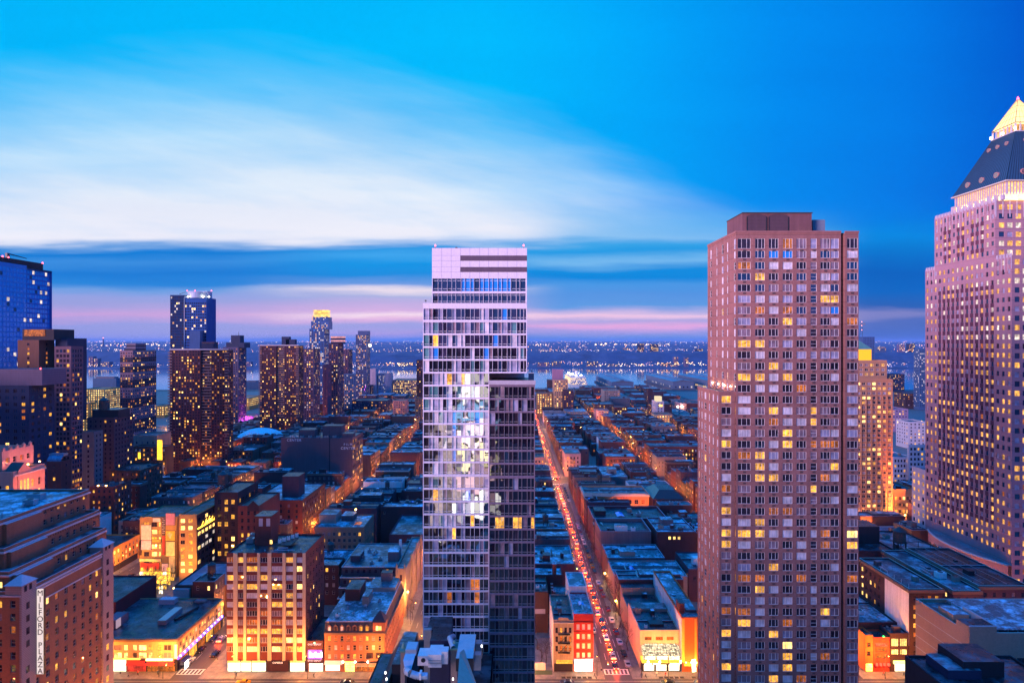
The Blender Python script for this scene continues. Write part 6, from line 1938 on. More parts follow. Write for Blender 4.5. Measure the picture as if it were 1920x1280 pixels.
# ---- mid-left cluster in front of the towers
b = tower('apartment_block', 'dark blocky apartment house crowned by a black water tank drum', 163, 250, 785, 400, 26, WALL['brick_plum'], 3.0, 1.2, 3.1, 1.5, [('dark', 82), ('warm', 10), ('bright', 8)], cat='block')
b.part('tank_house', lambda m: (m.box(gx(173, 404), gx(222, 404), 404, 416, b.Z, gz(768, 404), WALL['black'], top=ROOF['dark']), m.cyl(gx(195, 408), 408, gz(768, 404), gz(751, 404), 3.2, 3.0, 14, WOOD), m.cyl(gx(195, 408), 408, gz(751, 404), gz(746, 404), 3.3, .2, 14, METALD)))
tower('apartment_block', 'slim grey block with few lit windows beside the plum grid tower', 154, 193, 812, 366, 22, WALL['concrete'], 3.0, 1.1, 3.0, 1.5, [('dark', 84), ('warm', 10), ('dusk', 6)], cat='block')
b = tower('apartment_block', 'dark house under a blue curved metal roof behind the brick hotel', 88, 134, 868, 318, 20, WALL['brick_dark'], 3.2, 1.3, 3.0, 1.6, [('dark', 70), ('warm', 30)], cat='block')
def curved(m):
 bl = roofmat('blue_metal_roof', (.05, .14, .26), (.14, .30, .48), .4)
 x0, x1, y0, z0 = b.X0, b.X1, b.Y, b.Z + .9
 for j in range(6):
  a0, a1 = pi / 2 * j / 6, pi / 2 * (j + 1) / 6
  m.face([(x0, y0 + 5 * (1 - cos(a0)), z0 + 3.6 * sin(a0)), (x1, y0 + 5 * (1 - cos(a0)), z0 + 3.6 * sin(a0)), (x1, y0 + 5 * (1 - cos(a1)), z0 + 3.6 * sin(a1)), (x0, y0 + 5 * (1 - cos(a1)), z0 + 3.6 * sin(a1))], bl)
 for i in range(9):
  x = x0 + (x1 - x0) * i / 8
  m.box(x - .06, x + .06, y0 + 1.5, y0 + 5, z0 + 2.5, z0 + 3.7, METAL)
b.part('curved_roof', curved)
b = Bld('school', 'pale stepped block with a glowing yellow sign wall', 'building', (gx(285, 480), 490, 0))
b.block(gx(250, 480), gx(294, 480), 480, 500, 0, gz(818, 480), WALL['stucco'], 'grey', front=spec(cols(18, 4, 1.2, .5), rows_down(gz(818, 480) - 4, 4, 3.4, 1.7), NIGHTLIT, 'plain', 'stone', rec=.2), par=.8)
b.block(gx(250, 470), gx(312, 470), 470, 479.9, 0, gz(838, 470), WALL['brick_brown'], 'dark', front=spec(cols(gx(312, 470) - gx(250, 470), 8, 1.2, .5), rows_down(gz(838, 470) - 1.5, 4, 3.4, 1.7), NIGHTLIT, 'plain', 'stone', rec=.2), par=.5)
ys_ = glow('yellow_sign_wall', (1, .62, .04), 2.2, .3, .5)
b.part('sign_wall', lambda m: m.box(gx(294, 469), gx(303, 469), 469.5, 469.99, gz(862, 469), gz(825, 469), ys_))
b.part('sign_wall', lambda m: m.box(gx(258, 469), gx(262, 469), 469.5, 469.99, gz(860, 469), gz(848, 469), ys_))
for (nm, lb, a, c_, p, Y, dp, w_, mx) in (
  ('garage', 'orange lit parking deck glowing between two dark towers', 152, 180, 757, 640, 30, W('amber_deck', (.5, .28, .08), .1), [('bright', 60), ('warm', 40)]),
  ('low_block', 'row block with lit shop corner below the balcony tower', 424, 470, 868, 505, 18, WALL['brick_red'], NIGHTLIT),
  ('low_block', 'cream row block glowing orange on the avenue', 468, 513, 869, 507, 18, WALL['brick_tan'], NIGHTLIT),
  ('low_block', 'small orange lit house at the end of the cream row', 513, 528, 867, 508, 18, WALL['brick_red'], NIGHTLIT),
  ('warehouse', 'long brick warehouse stepping down the dim street', 205, 305, 884, 392, 40, WALL['brick_brown'], NIGHT),
  ('warehouse', 'orange lit warehouse with lamps along its roof edge', 168, 246, 915, 350, 30, WALL['brick_red'], NIGHTLIT),
  ('apartment_house', 'brick row with even windows facing the dim street', 305, 349, 893, 450, 26, WALL['brick_brown'], NIGHTLIT)):
 b = tower(nm, lb, a, c_, p, Y, dp, w_, 3.1, 1.2, 2.7, 1.6, mx, 'sash' if Y < 420 else 'plain', 'dark', cat='building')
 for k in range(3):
  b.acunit(R.uniform(b.X0 + 2, b.X1 - 2), R.uniform(b.Y + 3, b.Y1 - 3), b.Z, 2, 1.5, 1.3)
 if 'lamps' in lb:
  for p_ in (184, 199):
   b.part('roof_lamp', lambda m: m.cyl(gx(p_, 351), 351, b.Z + 1, b.Z + 1.5, .4, .4, 8, LAMPW))
# white inflated sports dome and magenta-lit deck
b = Bld('sports_dome', 'white inflated sports dome glowing pale blue beside the balcony tower', 'dome', (gx(468, 610), 622, 0))
def dome(m):
 xa, xb, ya_, yb_ = gx(436, 610), gx(507, 610), 610, 650
 n_ = 12
 zt = gz(806, 615)
 wm = plain('white_dome_fabric', (.78, .80, .82), .5, 0, .06)
 pr = []
 for i in range(n_ + 1):
  f = i / n_
  pr.append((xa + (xb - xa) * f, zt - 9 + 9 * sqrt(max(0, 1 - (2 * f - 1) ** 2))))
 for j in range(8):
  y0_, y1_ = ya_ + (yb_ - ya_) * j / 8, ya_ + (yb_ - ya_) * (j + 1) / 8
  s0, s1 = sqrt(max(0, 1 - (2 * j / 8 - 1) ** 2)), sqrt(max(0, 1 - (2 * (j + 1) / 8 - 1) ** 2))
  for (p, q) in zip(pr, pr[1:]):
   m.face([(p[0], y0_, zt - 9 + (p[1] - zt + 9) * s0), (q[0], y0_, zt - 9 + (q[1] - zt + 9) * s0), (q[0], y1_, zt - 9 + (q[1] - zt + 9) * s1), (p[0], y1_, zt - 9 + (p[1] - zt + 9) * s1)], wm)
b.part('dome_fabric', dome)
b.part('base_wall', lambda m: m.box(gx(434, 608), gx(508, 608), 608, 652, 0, gz(806, 615) - 9, WALL['brick_brown'], top=ROOF['grey']))
b = tower('garage', 'low parking deck washed in magenta light between the balcony towers', 446, 490, 781, 820, 30, W('pale_deck', (.5, .3, .5), .1), 3.4, 2.0, 3.2, 1.6, [('dark', 60), ('cool', 40)], cat='garage')
for p in (455, 470, 484):
 ld = bpy.data.lights.new('magenta_floodlight', 'POINT'); ld.energy = 9000; ld.color = (1, .06, .9); ld.shadow_soft_size = .5
 lo = bpy.data.objects.new('magenta_floodlight', ld); COL.objects.link(lo); lo.parent = b.root
 lo.location = (gx(p, 812) - b.root.location.x, 812 - b.root.location.y, b.Z * .6)
# ================================================================ low buildings right of the glass tower
def low(name, label, x0, x1, y0, y1, z, wall, roof='grey', front=None, left=None, right=None, par=.6, cat='building', coping=None, cornice=None, group=None, walls=None):
 b = Bld(name, label, cat, ((x0 + x1) / 2, (y0 + y1) / 2, 0), group)
 b.block(x0, x1, y0, y1, 0.1, z, wall, roof, front=front, left=left, right=right, par=par, coping=coping, cornice=cornice, walls=walls)
 b.X0, b.X1, b.Y, b.Y1, b.Z = x0, x1, y0, y1, z
 clutter(b, x0, x1, y0, y1, z, max(2, min(7, int((x1 - x0) * (y1 - y0) / 70))))
 return b
SHOPW = glow('white_shopfront', (1, .84, .58), 2.6, .25, .8)
def fire_escape(b, x0, x1, y, levels):
 def f(m):
  for z in levels:
   m.box(x0, x1, y - 1.1, y - .02, z, z + .08, METALD)
   m.box(x0, x1, y - 1.1, y - 1.04, z + .08, z + .9, METALD, skip='d') if False else None
   for k in range(7):
    xx = x0 + (x1 - x0) * k / 6
    m.box(xx - .025, xx + .025, y - 1.1, y - 1.05, z + .08, z + 1.0, METALD)
   m.box(x0, x1, y - 1.1, y - 1.04, z + .95, z + 1.02, METALD)
  for a, c in zip(levels, levels[1:]):
   m.tube((x0 + .4, y - .8, c), (x1 - .6, y - .8, a), .06, .06, METALD, 4)
   m.tube((x0 + .4, y - .4, c), (x1 - .6, y - .4, a), .06, .06, METALD, 4)
 return b.part('fire_escape', f)

# red painted tenement on the corner, its cream neighbour
b = low('tenement', 'bright red painted corner tenement above a blazing white shopfront', 20.9, 27.6, 208, 226, 19.3, WALL['red'], 'silver', cat='tenement', par=.5, walls={'left': WALL['white']}, coping=TRIM['mauve'],
  front=spec(cols(6.7, 3, .95, .55), [(4.9, 6.6), (8.0, 9.7), (11.2, 12.9), (14.4, 16.2)], [('blind', 60), ('lilac', 20), ('bright', 20)], 'double', 'white', rec=.15), left=None)
b.part('belt_course', lambda m: [m.box(20.9, 27.6, 207.85, 207.997, z, z + .25, W('dark_red_trim', (.22, .012, .015), .1)) for z in (7.2, 10.4, 13.6, 16.9)])
b.block(20.9, 27.6, 226.01, 240, 0.1, 21.5, WALL['white'], 'silver', par=.4)
b.part('shopfront', lambda m: m.box(21.2, 27.3, 207.9, 207.995, .4, 3.7, glow('blazing_shopfront', (1, .88, .66), 5, .15, .8)))
b.part('shop_sign', lambda m: m.box(21.0, 27.5, 207.6, 207.89, 3.75, 4.6, glow('white_red_sign', (1, .8, .72), 2.0, .5, 1.5)))
for k in range(5):
 b.vent(R.uniform(22, 26.5), R.uniform(210, 224), 19.3, .6)
b.skylight(23.5, 25.2, 215, 218, 19.3)
b = low('tenement', 'cream tenement with iron fire escape and shaped parapet', 14.0, 20.88, 208, 229, 17.2, WALL['stucco'], 'dark', cat='tenement', par=.5, walls={'left': WALL['white']},
  front=spec(cols(6.88, 4, .85, .4), [(7.0, 8.9), (10.2, 12.1), (13.2, 15.1)], [('dark', 70), ('warmdim', 20), ('warm', 10)], 'sash', 'dark', rec=.15), left=None)
fire_escape(b, 15.6, 19.6, 208, (13.0, 10.0, 6.8))
b.part('shaped_parapet', lambda m: (m.box(15.6, 19.2, 207.9, 208.2, 17.71, 18.5, WALL['stucco']), m.box(13.9, 20.95, 207.7, 207.89, 16.6, 16.9, TRIM['cream'])))
b.part('shopfront', lambda m: m.box(14.3, 20.5, 207.9, 207.996, .3, 3.0, WALL['black']))
b.part('shop_sign', lambda m: m.box(15.0, 20.5, 207.6, 207.89, 3.05, 4.2, glow('orange_sign_board', (1, .42, .05), 1.6, .4, 1)))
b.acunit(17, 222, 17.2, 1.8, 1.4, 1.2); b.acunit(15.6, 217, 17.2, 1.2, 1, 1); b.vent(18.5, 214, 17.2); b.vent(16.5, 212, 17.2)
b = low('brick_house', 'dark brown brick house behind the vacant lot with a pale painted sign strip', 8.6, 13.9, 236, 252, 15.2, WALL['brick_brown'], 'dark', cat='house')
b.part('painted_strip', lambda m: m.box(8.8, 12.8, 235.9, 235.997, 7.4, 9.2, TRIM['mauve']))
b.acunit(10, 240, 15.2, 1.4, 1.2, 1.4, WHITEP); b.acunit(12.4, 241, 15.2, 1.4, 1.2, 1.2, WHITEP)
b = low('brick_house', 'low brick house with a tall chimney stack and blue puddled roof', 8.6, 20.8, 252.1, 261.5, 15.6, WALL['brick_dark'], 'silver', cat='house')
b.chimney(17.5, 254, 15.6, 4.5, 1.6)
b = low('garage_building', 'wide low building whose pale roof carries two dark vents', 8.6, 26.6, 262, 286, 16.6, WALL['brick_plum'], 'silver', cat='building', coping=TRIM['mauve'])
b.bulkhead(13.5, 16.5, 266, 270, 16.6, 19.2, WALL['brick_dark']); b.part('roof_vent', lambda m: m.box(17.5, 18, 272, 279, 16.6, 17.6, METALD)); b.part('roof_vent', lambda m: m.box(12.8, 14.6, 276, 279, 16.6, 17.8, METALD))

# restaurant with glowing glass canopy
b = low('restaurant', 'cream corner restaurant with a glowing sloped glass canopy', 43.9, 57.4, 210.5, 232, 12.6, W('peach_stucco', (.62, .42, .32), .1), 'dark', cat='restaurant', par=.5,
  front=spec([(1.7, 4.0), (5.5, 7.9), (9.2, 11.6)], [(9.6, 10.8)], [('warmdim', 100)], 'quad', 'dark', rec=.2))
cg = glow('canopy_glass', (1.0, .80, .50), 1.5, .75, 1.6)
def canopy(m):
 m.face([(44.4, 207.6, 5.6), (57.2, 207.6, 5.6), (56.2, 210.4, 8.6), (46.3, 210.4, 8.6)], cg)
 m.face([(44.4, 207.6, 5.6), (46.3, 210.4, 8.6), (44.2, 210.4, 7.8)], cg)
 m.face([(57.2, 207.6, 5.6), (57.2, 210.4, 7.6), (56.2, 210.4, 8.6)], cg)
 m.box(44.4, 57.2, 207.7, 207.9, 4.4, 5.59, glow('canopy_front', (1, .82, .52), 2.6, .5, 1.2), skip='')
cn = b.part('glass_canopy', canopy)
b.part('canopy_ribs', lambda m: ([m.tube((44.6 + i * 1.14, 207.58, 5.62), (46.4 + i * .88, 210.3, 8.65), .06, .06, METALD, 4) for i in range(12)], [m.tube((44.6 + f * 1.8, 207.58 + f * 2.8, 5.65 + f * 3), (57.1 - f * .9, 207.58 + f * 2.8, 5.65 + f * 3), .05, .05, METALD, 4) for f in (.25, .5, .75)]), cn)
for k in range(4):
 b.part('canopy_post', lambda m: m.box(44.5 + k * 4.1, 44.9 + k * 4.1, 207.55, 207.69, 4.4, 5.59, TRIM['brown']))
b.part('sign_band', lambda m: m.box(44.0, 57.3, 207.5, 210.4, 3.3, 4.38, glow('gold_sign_band', (1, .55, .06), 1.7, .25, .8)))
b.part('ground_wall', lambda m: m.box(44.1, 57.2, 208.2, 210.4, .15, 3.28, WALL['black']))
for (a, c) in ((44.8, 48.2), (48.9, 52.4), (53.2, 56.8)):
 b.part('shopfront', lambda m: m.box(a, c, 208.1, 208.195, .5, 2.5, SHOPW))
b.part('white_sign', lambda m: m.box(53.6, 56.9, 207.9, 208.19, 2.62, 3.2, glow('white_sign', (1, .85, .85), 3)))
b.part('white_sign', lambda m: m.box(45.0, 50.2, 207.9, 208.19, 2.62, 3.2, glow('white_sign', (1, .85, .85), 3)))
for xx in (46, 50, 57):
 b.part('wall_lamp', lambda m: m.cyl(xx, 207.3, 3.7, 4.1, .25, .25, 8, LAMPC))
b.part('rear_block', lambda m: m.box(44.0, 57.3, 226, 231.5, 12.61, 13.6, WALL['stucco'], top=ROOF['grey']))
b.part('roof_hatch', lambda m: m.box(48, 53, 214, 217.5, 12.6, 13.5, METALD)); b.acunit(46.5, 213, 12.6, .9, .9, 1.2, WHITEP); b.acunit(51, 220, 12.6, 1, 1, 1, METAL)
# orange striped building with white flank
b = low('tenement', 'orange floodlit building with gold vertical stripes and a whitewashed flank', 57.6, 64.4, 208, 250, 18.0, W('hot_orange_wall', (.58, .12, .03), .1), 'silver', cat='building', walls={'left': WALL['white']},
  left=spec([(6 + i * 5.2, 6.7 + i * 5.2) for i in range(6)], [(13.6, 15.0)], [('dark', 1)], 'plain', 'dark', rec=.15))
for (a, c) in ((57.65, 58.5), (61.9, 62.6)):
 b.part('gold_stripe', lambda m: m.box(a, c, 207.9, 207.997, 3.4, 18.0, W('gold_stripe_paint', (.78, .40, .06), .06)))
b.part('blade_sign', lambda m: m.face([(60.6, 206.3, .8), (62.2, 206.9, .8), (61.9, 206.8, 5.2), (60.3, 206.2, 5.2)], glow('green_white_blade', (.85, 1, .6), 3.4, .4, 1.2)))
b.bulkhead(57.8, 59.6, 212, 216, 18, 21.4, WALL['brick_red'])
b.part('roof_structure', lambda m: m.box(60.5, 64, 213, 222, 18, 18.9, WALL['grey'], top=ROOF['silver']))
b.part('shop_awning', lambda m: m.face([(58, 206.6, 2.7), (64.2, 206.6, 2.7), (64.2, 207.95, 3.4), (58, 207.95, 3.4)], plain('orange_awning_cloth', (.7, .25, .04), .7)))
for xx in (58.7, 60.4, 62.2):
 o = b.part('wall_lamp', lambda m: m.cyl(xx, 206.9, 3.7, 4.0, .2, .2, 8, LAMPW))
 ld = bpy.data.lights.new('wall_light', 'POINT'); ld.energy = 500; ld.color = (1, .40, .05); ld.shadow_soft_size = .3
 lo = bpy.data.objects.new('wall_light', ld); COL.objects.link(lo); lo.parent = b.root; lo.location = (xx - b.root.location.x, 206.4 - b.root.location.y, 4.4)
b = low('brick_house', 'low roofless-looking house with an old pinkish rear wall beyond the restaurant', 43.9, 57.3, 233, 250, 10.5, WALL['stucco'], 'dark')
b.part('rear_wall', lambda m: m.box(44, 57.2, 246, 249.9, 10.51, 13.4, WALL['stucco'], top=ROOF['dark']))
b = low('row_house', 'pale blue roofed house with a corrugated upper wall beside the bare trees', 43.9, 75, 262, 281, 11.2, WALL['stucco'], 'silver', coping=TRIM['mauve'], front=spec([(5, 5.8), (12, 12.8), (17.5, 18.4), (24, 24.8)], [(6.5, 8.4)], [('dark', 60), ('warm', 40)], 'sash', 'dark', rec=.15))
b.chimney(61, 264, 11.2, 2.2, 1.2); b.skylight(52, 54, 270, 274, 11.2); b.acunit(68, 270, 11.2)
b = low('row_house', 'puddled blue roof house stepping up behind the corrugated one', 43.9, 70, 281.1, 300, 12.4, WALL['grey'], 'silver', coping=TRIM['mauve'])
b.bulkhead(50, 57, 284, 290, 12.4, 14.6, WALL['stucco'], 'silver'); b.vent(62, 288, 12.4); b.vent(47, 294, 12.4)
b = low('apartment_house', 'house with a sunken black roof well and pale parapet', 43.9, 69, 304, 326, 16.5, WALL['concrete'], 'dark', par=1.6, coping=TRIM['mauve'], left=spec(cols(22, 6, 1.1, 1), [(4, 5.8), (8, 9.8), (12, 13.8)], NIGHT, 'sash', 'dark', rec=.2))
b.part('roof_plant', lambda m: m.box(52, 58, 308, 312, 16.5, 19.5, WHITEP, top=ROOF['silver'])); b.acunit(61, 309, 16.5, 2, 2, 2, WHITEP)
b = low('hall', 'long dark hall behind a wide plain parapet wall', 43.9, 84, 331, 356, 15.4, WALL['brick_plum'], 'dark', par=1.3, coping=TRIM['mauve'])
b.skylight(58, 62, 338, 346, 15.4); b.acunit(70, 340, 15.4, 2.4, 2, 1.6); b.bulkhead(46, 52, 340, 348, 15.4, 18, WALL['brick_dark'])
# orange lit school with cornice and green pyramid wing
scw = W('school_orange_brick', (.50, .22, .10), .15, brick=.3)
b = low('school', 'orange floodlit school with heavy cornice and tall paired windows', 43.9, 83, 372, 392, 19, scw, 'grey', par=1.0, cat='school', coping=TRIM['cream'], cornice=(TRIM['cream'], .9, .6),
  front=spec(cols(39.1, 9, 2.3, 1.5), [(5, 7.6), (9.2, 11.8), (13.4, 16.0)], [('warmdim', 45), ('warm', 15), ('dark', 40)], 'factory', 'stone', rec=.3), left=spec(cols(20, 5, 2.0, 1), [(5, 7.6), (9.2, 11.8), (13.4, 16.0)], [('warmdim', 40), ('dark', 60)], 'factory', 'stone', rec=.3))
for xx in (47, 56, 65, 74, 81):
 ld = bpy.data.lights.new('school_floodlight', 'SPOT'); ld.energy = 12000; ld.color = (1, .22, .04); ld.spot_size = radians(110); ld.shadow_soft_size = .3
 lo = bpy.data.objects.new('school_floodlight', ld); COL.objects.link(lo); lo.parent = b.root; lo.location = (xx - b.root.location.x, 361 - b.root.location.y, 9); aim(lo, (0, 1, .35))
 b.part('floodlight', lambda m: m.cyl(xx, 360.7, 8.4, 8.8, .2, .2, 8, LAMPW))
b = low('school_wing', 'school wing under a dark hipped roof with green copper slope', 84.2, 103, 366, 392, 17.5, WALL['brick_dark'], 'dark', par=.4)
b.part('hipped_roof', lambda m: (m.face([(84.2, 366, 18), (84.2, 392, 18), (89, 386, 22.5), (89, 371, 22.5)], COPPER), m.face([(84.2, 366, 18), (103, 366, 18), (98, 371, 22.5), (89, 371, 22.5)], plain('black_slate_slope', (.02, .022, .03), .5)), m.face([(89, 371, 22.5), (98, 371, 22.5), (98, 386, 22.5), (89, 386, 22.5)], ROOF['dark']), m.face([(98, 371, 22.5), (103, 366, 18), (103, 392, 18), (98, 386, 22.5)], COPPER)))
b = low('apartment_house', 'dark apartment house with three lit windows under a pale blue roof', 71, 90, 300, 324, 18.5, WALL['brick_dark'], 'silver', coping=TRIM['mauve'], front=spec([(5.5, 6.8), (7.8, 9.1), (10.1, 11.4)], [(15.2, 16.7)], [('bright', 1)], 'double', 'dark', rec=.2))
b.bulkhead(76, 82, 312, 318, 18.5, 21.2, WALL['concrete'], 'silver'); b.acunit(86, 306, 18.5)
b = low('apartment_house', 'narrow dark house cut by the brick tower with a small lit window', 76, 92, 264, 286, 13.5, WALL['brick_plum'], 'grey', front=spec([(2, 3.2), (5, 6.2), (9, 10.2)], [(9.5, 11)], [('bright', 40), ('dark', 60)], 'double', 'dark', rec=.2), left=spec(cols(22, 6, 1.2, 1), [(3, 4.6), (6.4, 8), (9.8, 11.4)], NIGHT, 'sash', 'dark', rec=.2))
b.part('roof_plant', lambda m: m.box(80, 84, 270, 274, 13.5, 16.5, WHITEP)); b.tank(88, 276, 13.5, 1.6, 3.2, 2.6)
pgw = W('grey_pink_brick', (.42, .26, .26), .15, brick=.3)
b = low('corner_tenement', 'grey-pink corner tenement with even windows beyond the lit avenue', 43.8, 57, 509, 534, 18.4, pgw, 'grey', front=spec(cols(13.2, 4, 1.2, 1), [(4.5, 6.3), (7.9, 9.7), (11.2, 13), (14.5, 16.3)], [('dark', 60), ('warm', 15), ('curtain', 25)], 'sash', 'dark', rec=.2), left=spec(cols(25, 8, 1.1, 1), [(4.5, 6.3), (7.9, 9.7), (11.2, 13), (14.5, 16.3)], [('dark', 60), ('warm', 40)], 'sash', 'dark', rec=.2), cat='tenement')
fire_escape(b, 48.5, 52.5, 509, (14.2, 10.9, 7.6))
low('corner_tenement', 'small salmon tenement end across the avenue beside the glass tower', 18, 27.4, 509, 530, 15.5, W('salmon_end_wall', (.5, .26, .2), .15), 'dark', front=spec(cols(9.4, 3, 1.1, .6), [(4.5, 6.3), (8, 9.8), (11.4, 13.2)], [('dark', 80), ('warm', 20)], 'sash', 'dark', rec=.2), cat='tenement')
b = low('tenement', 'red brick tenement whose cornice carries a wavy white trim', 78, 104, 512, 530, 15.5, WALL['brick_red'], 'silver', front=spec(cols(26, 9, 1.2, .8), [(4.5, 6.4), (8, 9.9), (11.5, 13.4)], [('dark', 70), ('warmdim', 20), ('warm', 10)], 'sash', 'dark', rec=.2), cat='tenement')
b.part('wavy_trim', lambda m: [m.box(84 + i * .8, 84.5 + i * .8, 511.85, 511.99, z + (i % 2) * .3, z + .3 + (i % 2) * .3, TRIM['cream']) for z in (14.3, 10.4) for i in range(24)])
b = low('pavement_shed', 'pale flat roofed shop block wedged at the avenue before the red tenement', 66, 83, 440, 478, 14.5, WALL['concrete'], 'silver', coping=TRIM['mauve'])
b.bulkhead(71, 77, 452, 460, 14.5, 18, WALL['stucco'], 'silver'); b.bulkhead(78, 82, 466, 474, 14.5, 17.5, WALL['grey'], 'silver')
low('tenement_block', 'long red brick tenement block facing the far lit street', 121, 178, 540, 562, 19, WALL['brick_red'], 'grey', front=spec(cols(57, 20, 1.2, 1), [(4.5, 6.4), (8, 9.9), (11.5, 13.4), (15, 16.9)], NIGHTLIT, 'sash', 'dark', rec=.2), left=spec(cols(22, 7, 1.2, 1), [(4.5, 6.4), (8, 9.9), (11.5, 13.4), (15, 16.9)], NIGHTLIT, 'sash', 'dark', rec=.2), cat='tenement')
# dark block with gull-roofs at the right, white painted wall
rw = [('dark', 70), ('warm', 12), ('bright', 8), ('curtain', 10)]
b = low('apartment_house', 'dark apartment house with a long white painted flank and blue roof', 134.7, 146.2, 208, 238, 27.6, WALL['brick_dark'], 'grey', front=spec(cols(11.5, 4, 1.2, .8), rows_down(25.8, 4, 3.1, 1.6), [('dark', 50), ('warm', 30), ('warmdim', 20)], 'sash', 'dark', rec=.2), par=.6, coping=TRIM['cream'],
  left=spec([(1.5 + i * 2.7, 2.7 + i * 2.7) for i in range(5)], rows_down(25.4, 4, 3.05, 1.6), [('dark', 68), ('warm', 14), ('bright', 18)], 'double', 'dark', rec=.2), cornice=(TRIM['brown'], .7, .4))
b.part('painted_flank', lambda m: m.box(134.55, 134.69, 208.1, 221.4, 9.0, 27.0, WALL['white']))
b.part('roof_rail', lambda m: [m.tube((135.2, 209 + i * 4, 28.2), (135.2, 209 + i * 4, 29.6), .06, .06, WHITEP, 4) for i in range(5)])
b = low('apartment_house', 'sunken dark link roof between two corniced houses', 146.3, 150.6, 214, 250, 22, WALL['brick_plum'], 'dark')
b = low('apartment_house', 'corniced house whose blue roof ends in a bright pale strip', 150.7, 160.2, 209.5, 250, 26.5, WALL['brick_plum'], 'grey', par=.6, coping=TRIM['cream'], cornice=(TRIM['brown'], .7, .4), front=spec(cols(9.5, 3, 1.2, .6), rows_down(24.7, 4, 3.1, 1.6), rw, 'sash', 'dark', rec=.2), left=spec(cols(40, 9, 1.1, 1), rows_down(25, 20, 3.1, 1.5), rw, 'sash', 'dark', rec=.2))
b.part('pale_roof_strip', lambda m: m.box(151.2, 159.8, 210, 215, 26.52, 26.6, ROOF['silver'])); b.acunit(155, 222, 26.5, 3, 2.4, 2.2, WHITEP)
b = low('apartment_house', 'corniced house nearest the crowned tower with long roof rails', 160.6, 178, 211, 250, 27.5, WALL['brick_plum'], 'dark', par=.6, coping=TRIM['cream'], cornice=(TRIM['brown'], .7, .4), front=spec(cols(17.4, 5, 1.2, .6), rows_down(25.7, 4, 3.1, 1.6), rw, 'sash', 'dark', rec=.2))
b.part('roof_rail', lambda m: [m.tube((163 + i * 4, 212, 28.4), (163 + i * 4, 248, 28.4), .08, .08, METAL, 4) for i in range(3)])
b = low('loft_building', 'dark rear block carrying a big black tank house and blue air ducts', 134.7, 158, 252, 284, 25.5, WALL['brick_dark'], 'dark', left=spec(cols(32, 10, 1.2, 1), rows_down(24, 6, 3.1, 1.6), rw, 'double', 'dark', rec=.2), cat='loft building')
b.part('tank_house', lambda m: m.box(146, 157, 262, 272, 25.5, 33, WALL['black'], top=ROOF['dark']))
b.part('blue_duct', lambda m: (m.cyl(141, 258, 25.5, 29, 1.5, 1.5, 12, plain('blue_duct_metal', (.1, .2, .4), .4, .4)), m.box(138, 144, 259.6, 262, 25.5, 30.5, METALD)))
b = low('loft_building', 'dark rear block with a wooden roof tank on its steel frame', 158.2, 180, 254, 282, 24.5, WALL['brick_dark'], 'grey', cat='loft building')
b.tank(163, 258, 24.5, 2.4, 4.6, 3.4); b.part('roof_frame', lambda m: [m.tube((158.4 + i * 5, 254.2, 24.6), (158.4 + i * 5, 254.2, 29), .12, .12, METALD, 4) for i in range(4)] + [m.tube((158.4, 254.2, 29), (173.4, 254.2, 29), .12, .12, METALD, 4)])
b = low('shop_house', 'low blue roofed house behind the bright shops', 119.8, 134.4, 214, 240, 13.5, WALL['brick_dark'], 'silver')
b.acunit(126, 222, 13.5, 2, 1.6, 1.4, WHITEP)
b = low('shop_house', 'shop house with tall gold lit windows above a white shopfront', 128.2, 134.5, 208, 213.9, 12.6, WALL['brick_dark'], 'grey', front=spec([(.5, 2.9), (3.4, 5.8)], [(5.9, 7.7), (8.7, 11.3)], [('bright', 60), ('warm', 40)], 'quad', 'dark', rec=.2))
b.part('shopfront', lambda m: m.box(129.8, 134, 207.9, 207.995, .4, 2.9, SHOPW)); b.part('shop_sign', lambda m: m.box(129.2, 134.4, 207.5, 207.89, 3.0, 4.0, glow('yellow_green_sign', (.9, 1, .25), 2.8, .3, 1)))
b = low('bar', 'red fronted bar with hanging red lamps and a green roof light', 122.5, 128.0, 208, 213.9, 11.2, W('bar_red_front', (.42, .05, .03), .2), 'dark', front=spec([(.8, 4.6)], [(4.6, 6.0), (6.9, 8.4)], [('red', 30), ('warmdim', 70)], 'quad', 'dark', rec=.2), cat='bar')
b.part('sign_board', lambda m: m.box(123.2, 127.2, 207.8, 207.95, 8.8, 9.9, glow('red_neon_board', (1, .16, .06), 1.6, .5, 1.5)))
b.part('green_light', lambda m: m.tube((126.2, 208.5, 11.9), (127.2, 208.5, 11.1), .35, .2, glow('green_neon', (.05, 1, .15), 5)))
for k in range(4):
 b.part('red_lamp', lambda m: m.cyl(123.3 + k * 1.3, 207.2, 2.6, 3.4, .4, .4, 8, glow('red_lantern', (1, .04, .02), 6)))
b = low('shop_house', 'orange lit end house next to the brick tower', 119.8, 122.4, 208, 213.9, 12.0, W('hot_orange_wall', (.58, .12, .03), .1), 'dark', front=spec([(.6, 1.8)], [(5.5, 7), (8.5, 10)], [('dark', 1)], 'sash', 'dark', rec=.2))
b.part('shopfront', lambda m: m.box(120, 122.2, 207.9, 207.995, .4, 2.9, glow('gold_shopfront', (1, .62, .1), 5, .5, .8)))
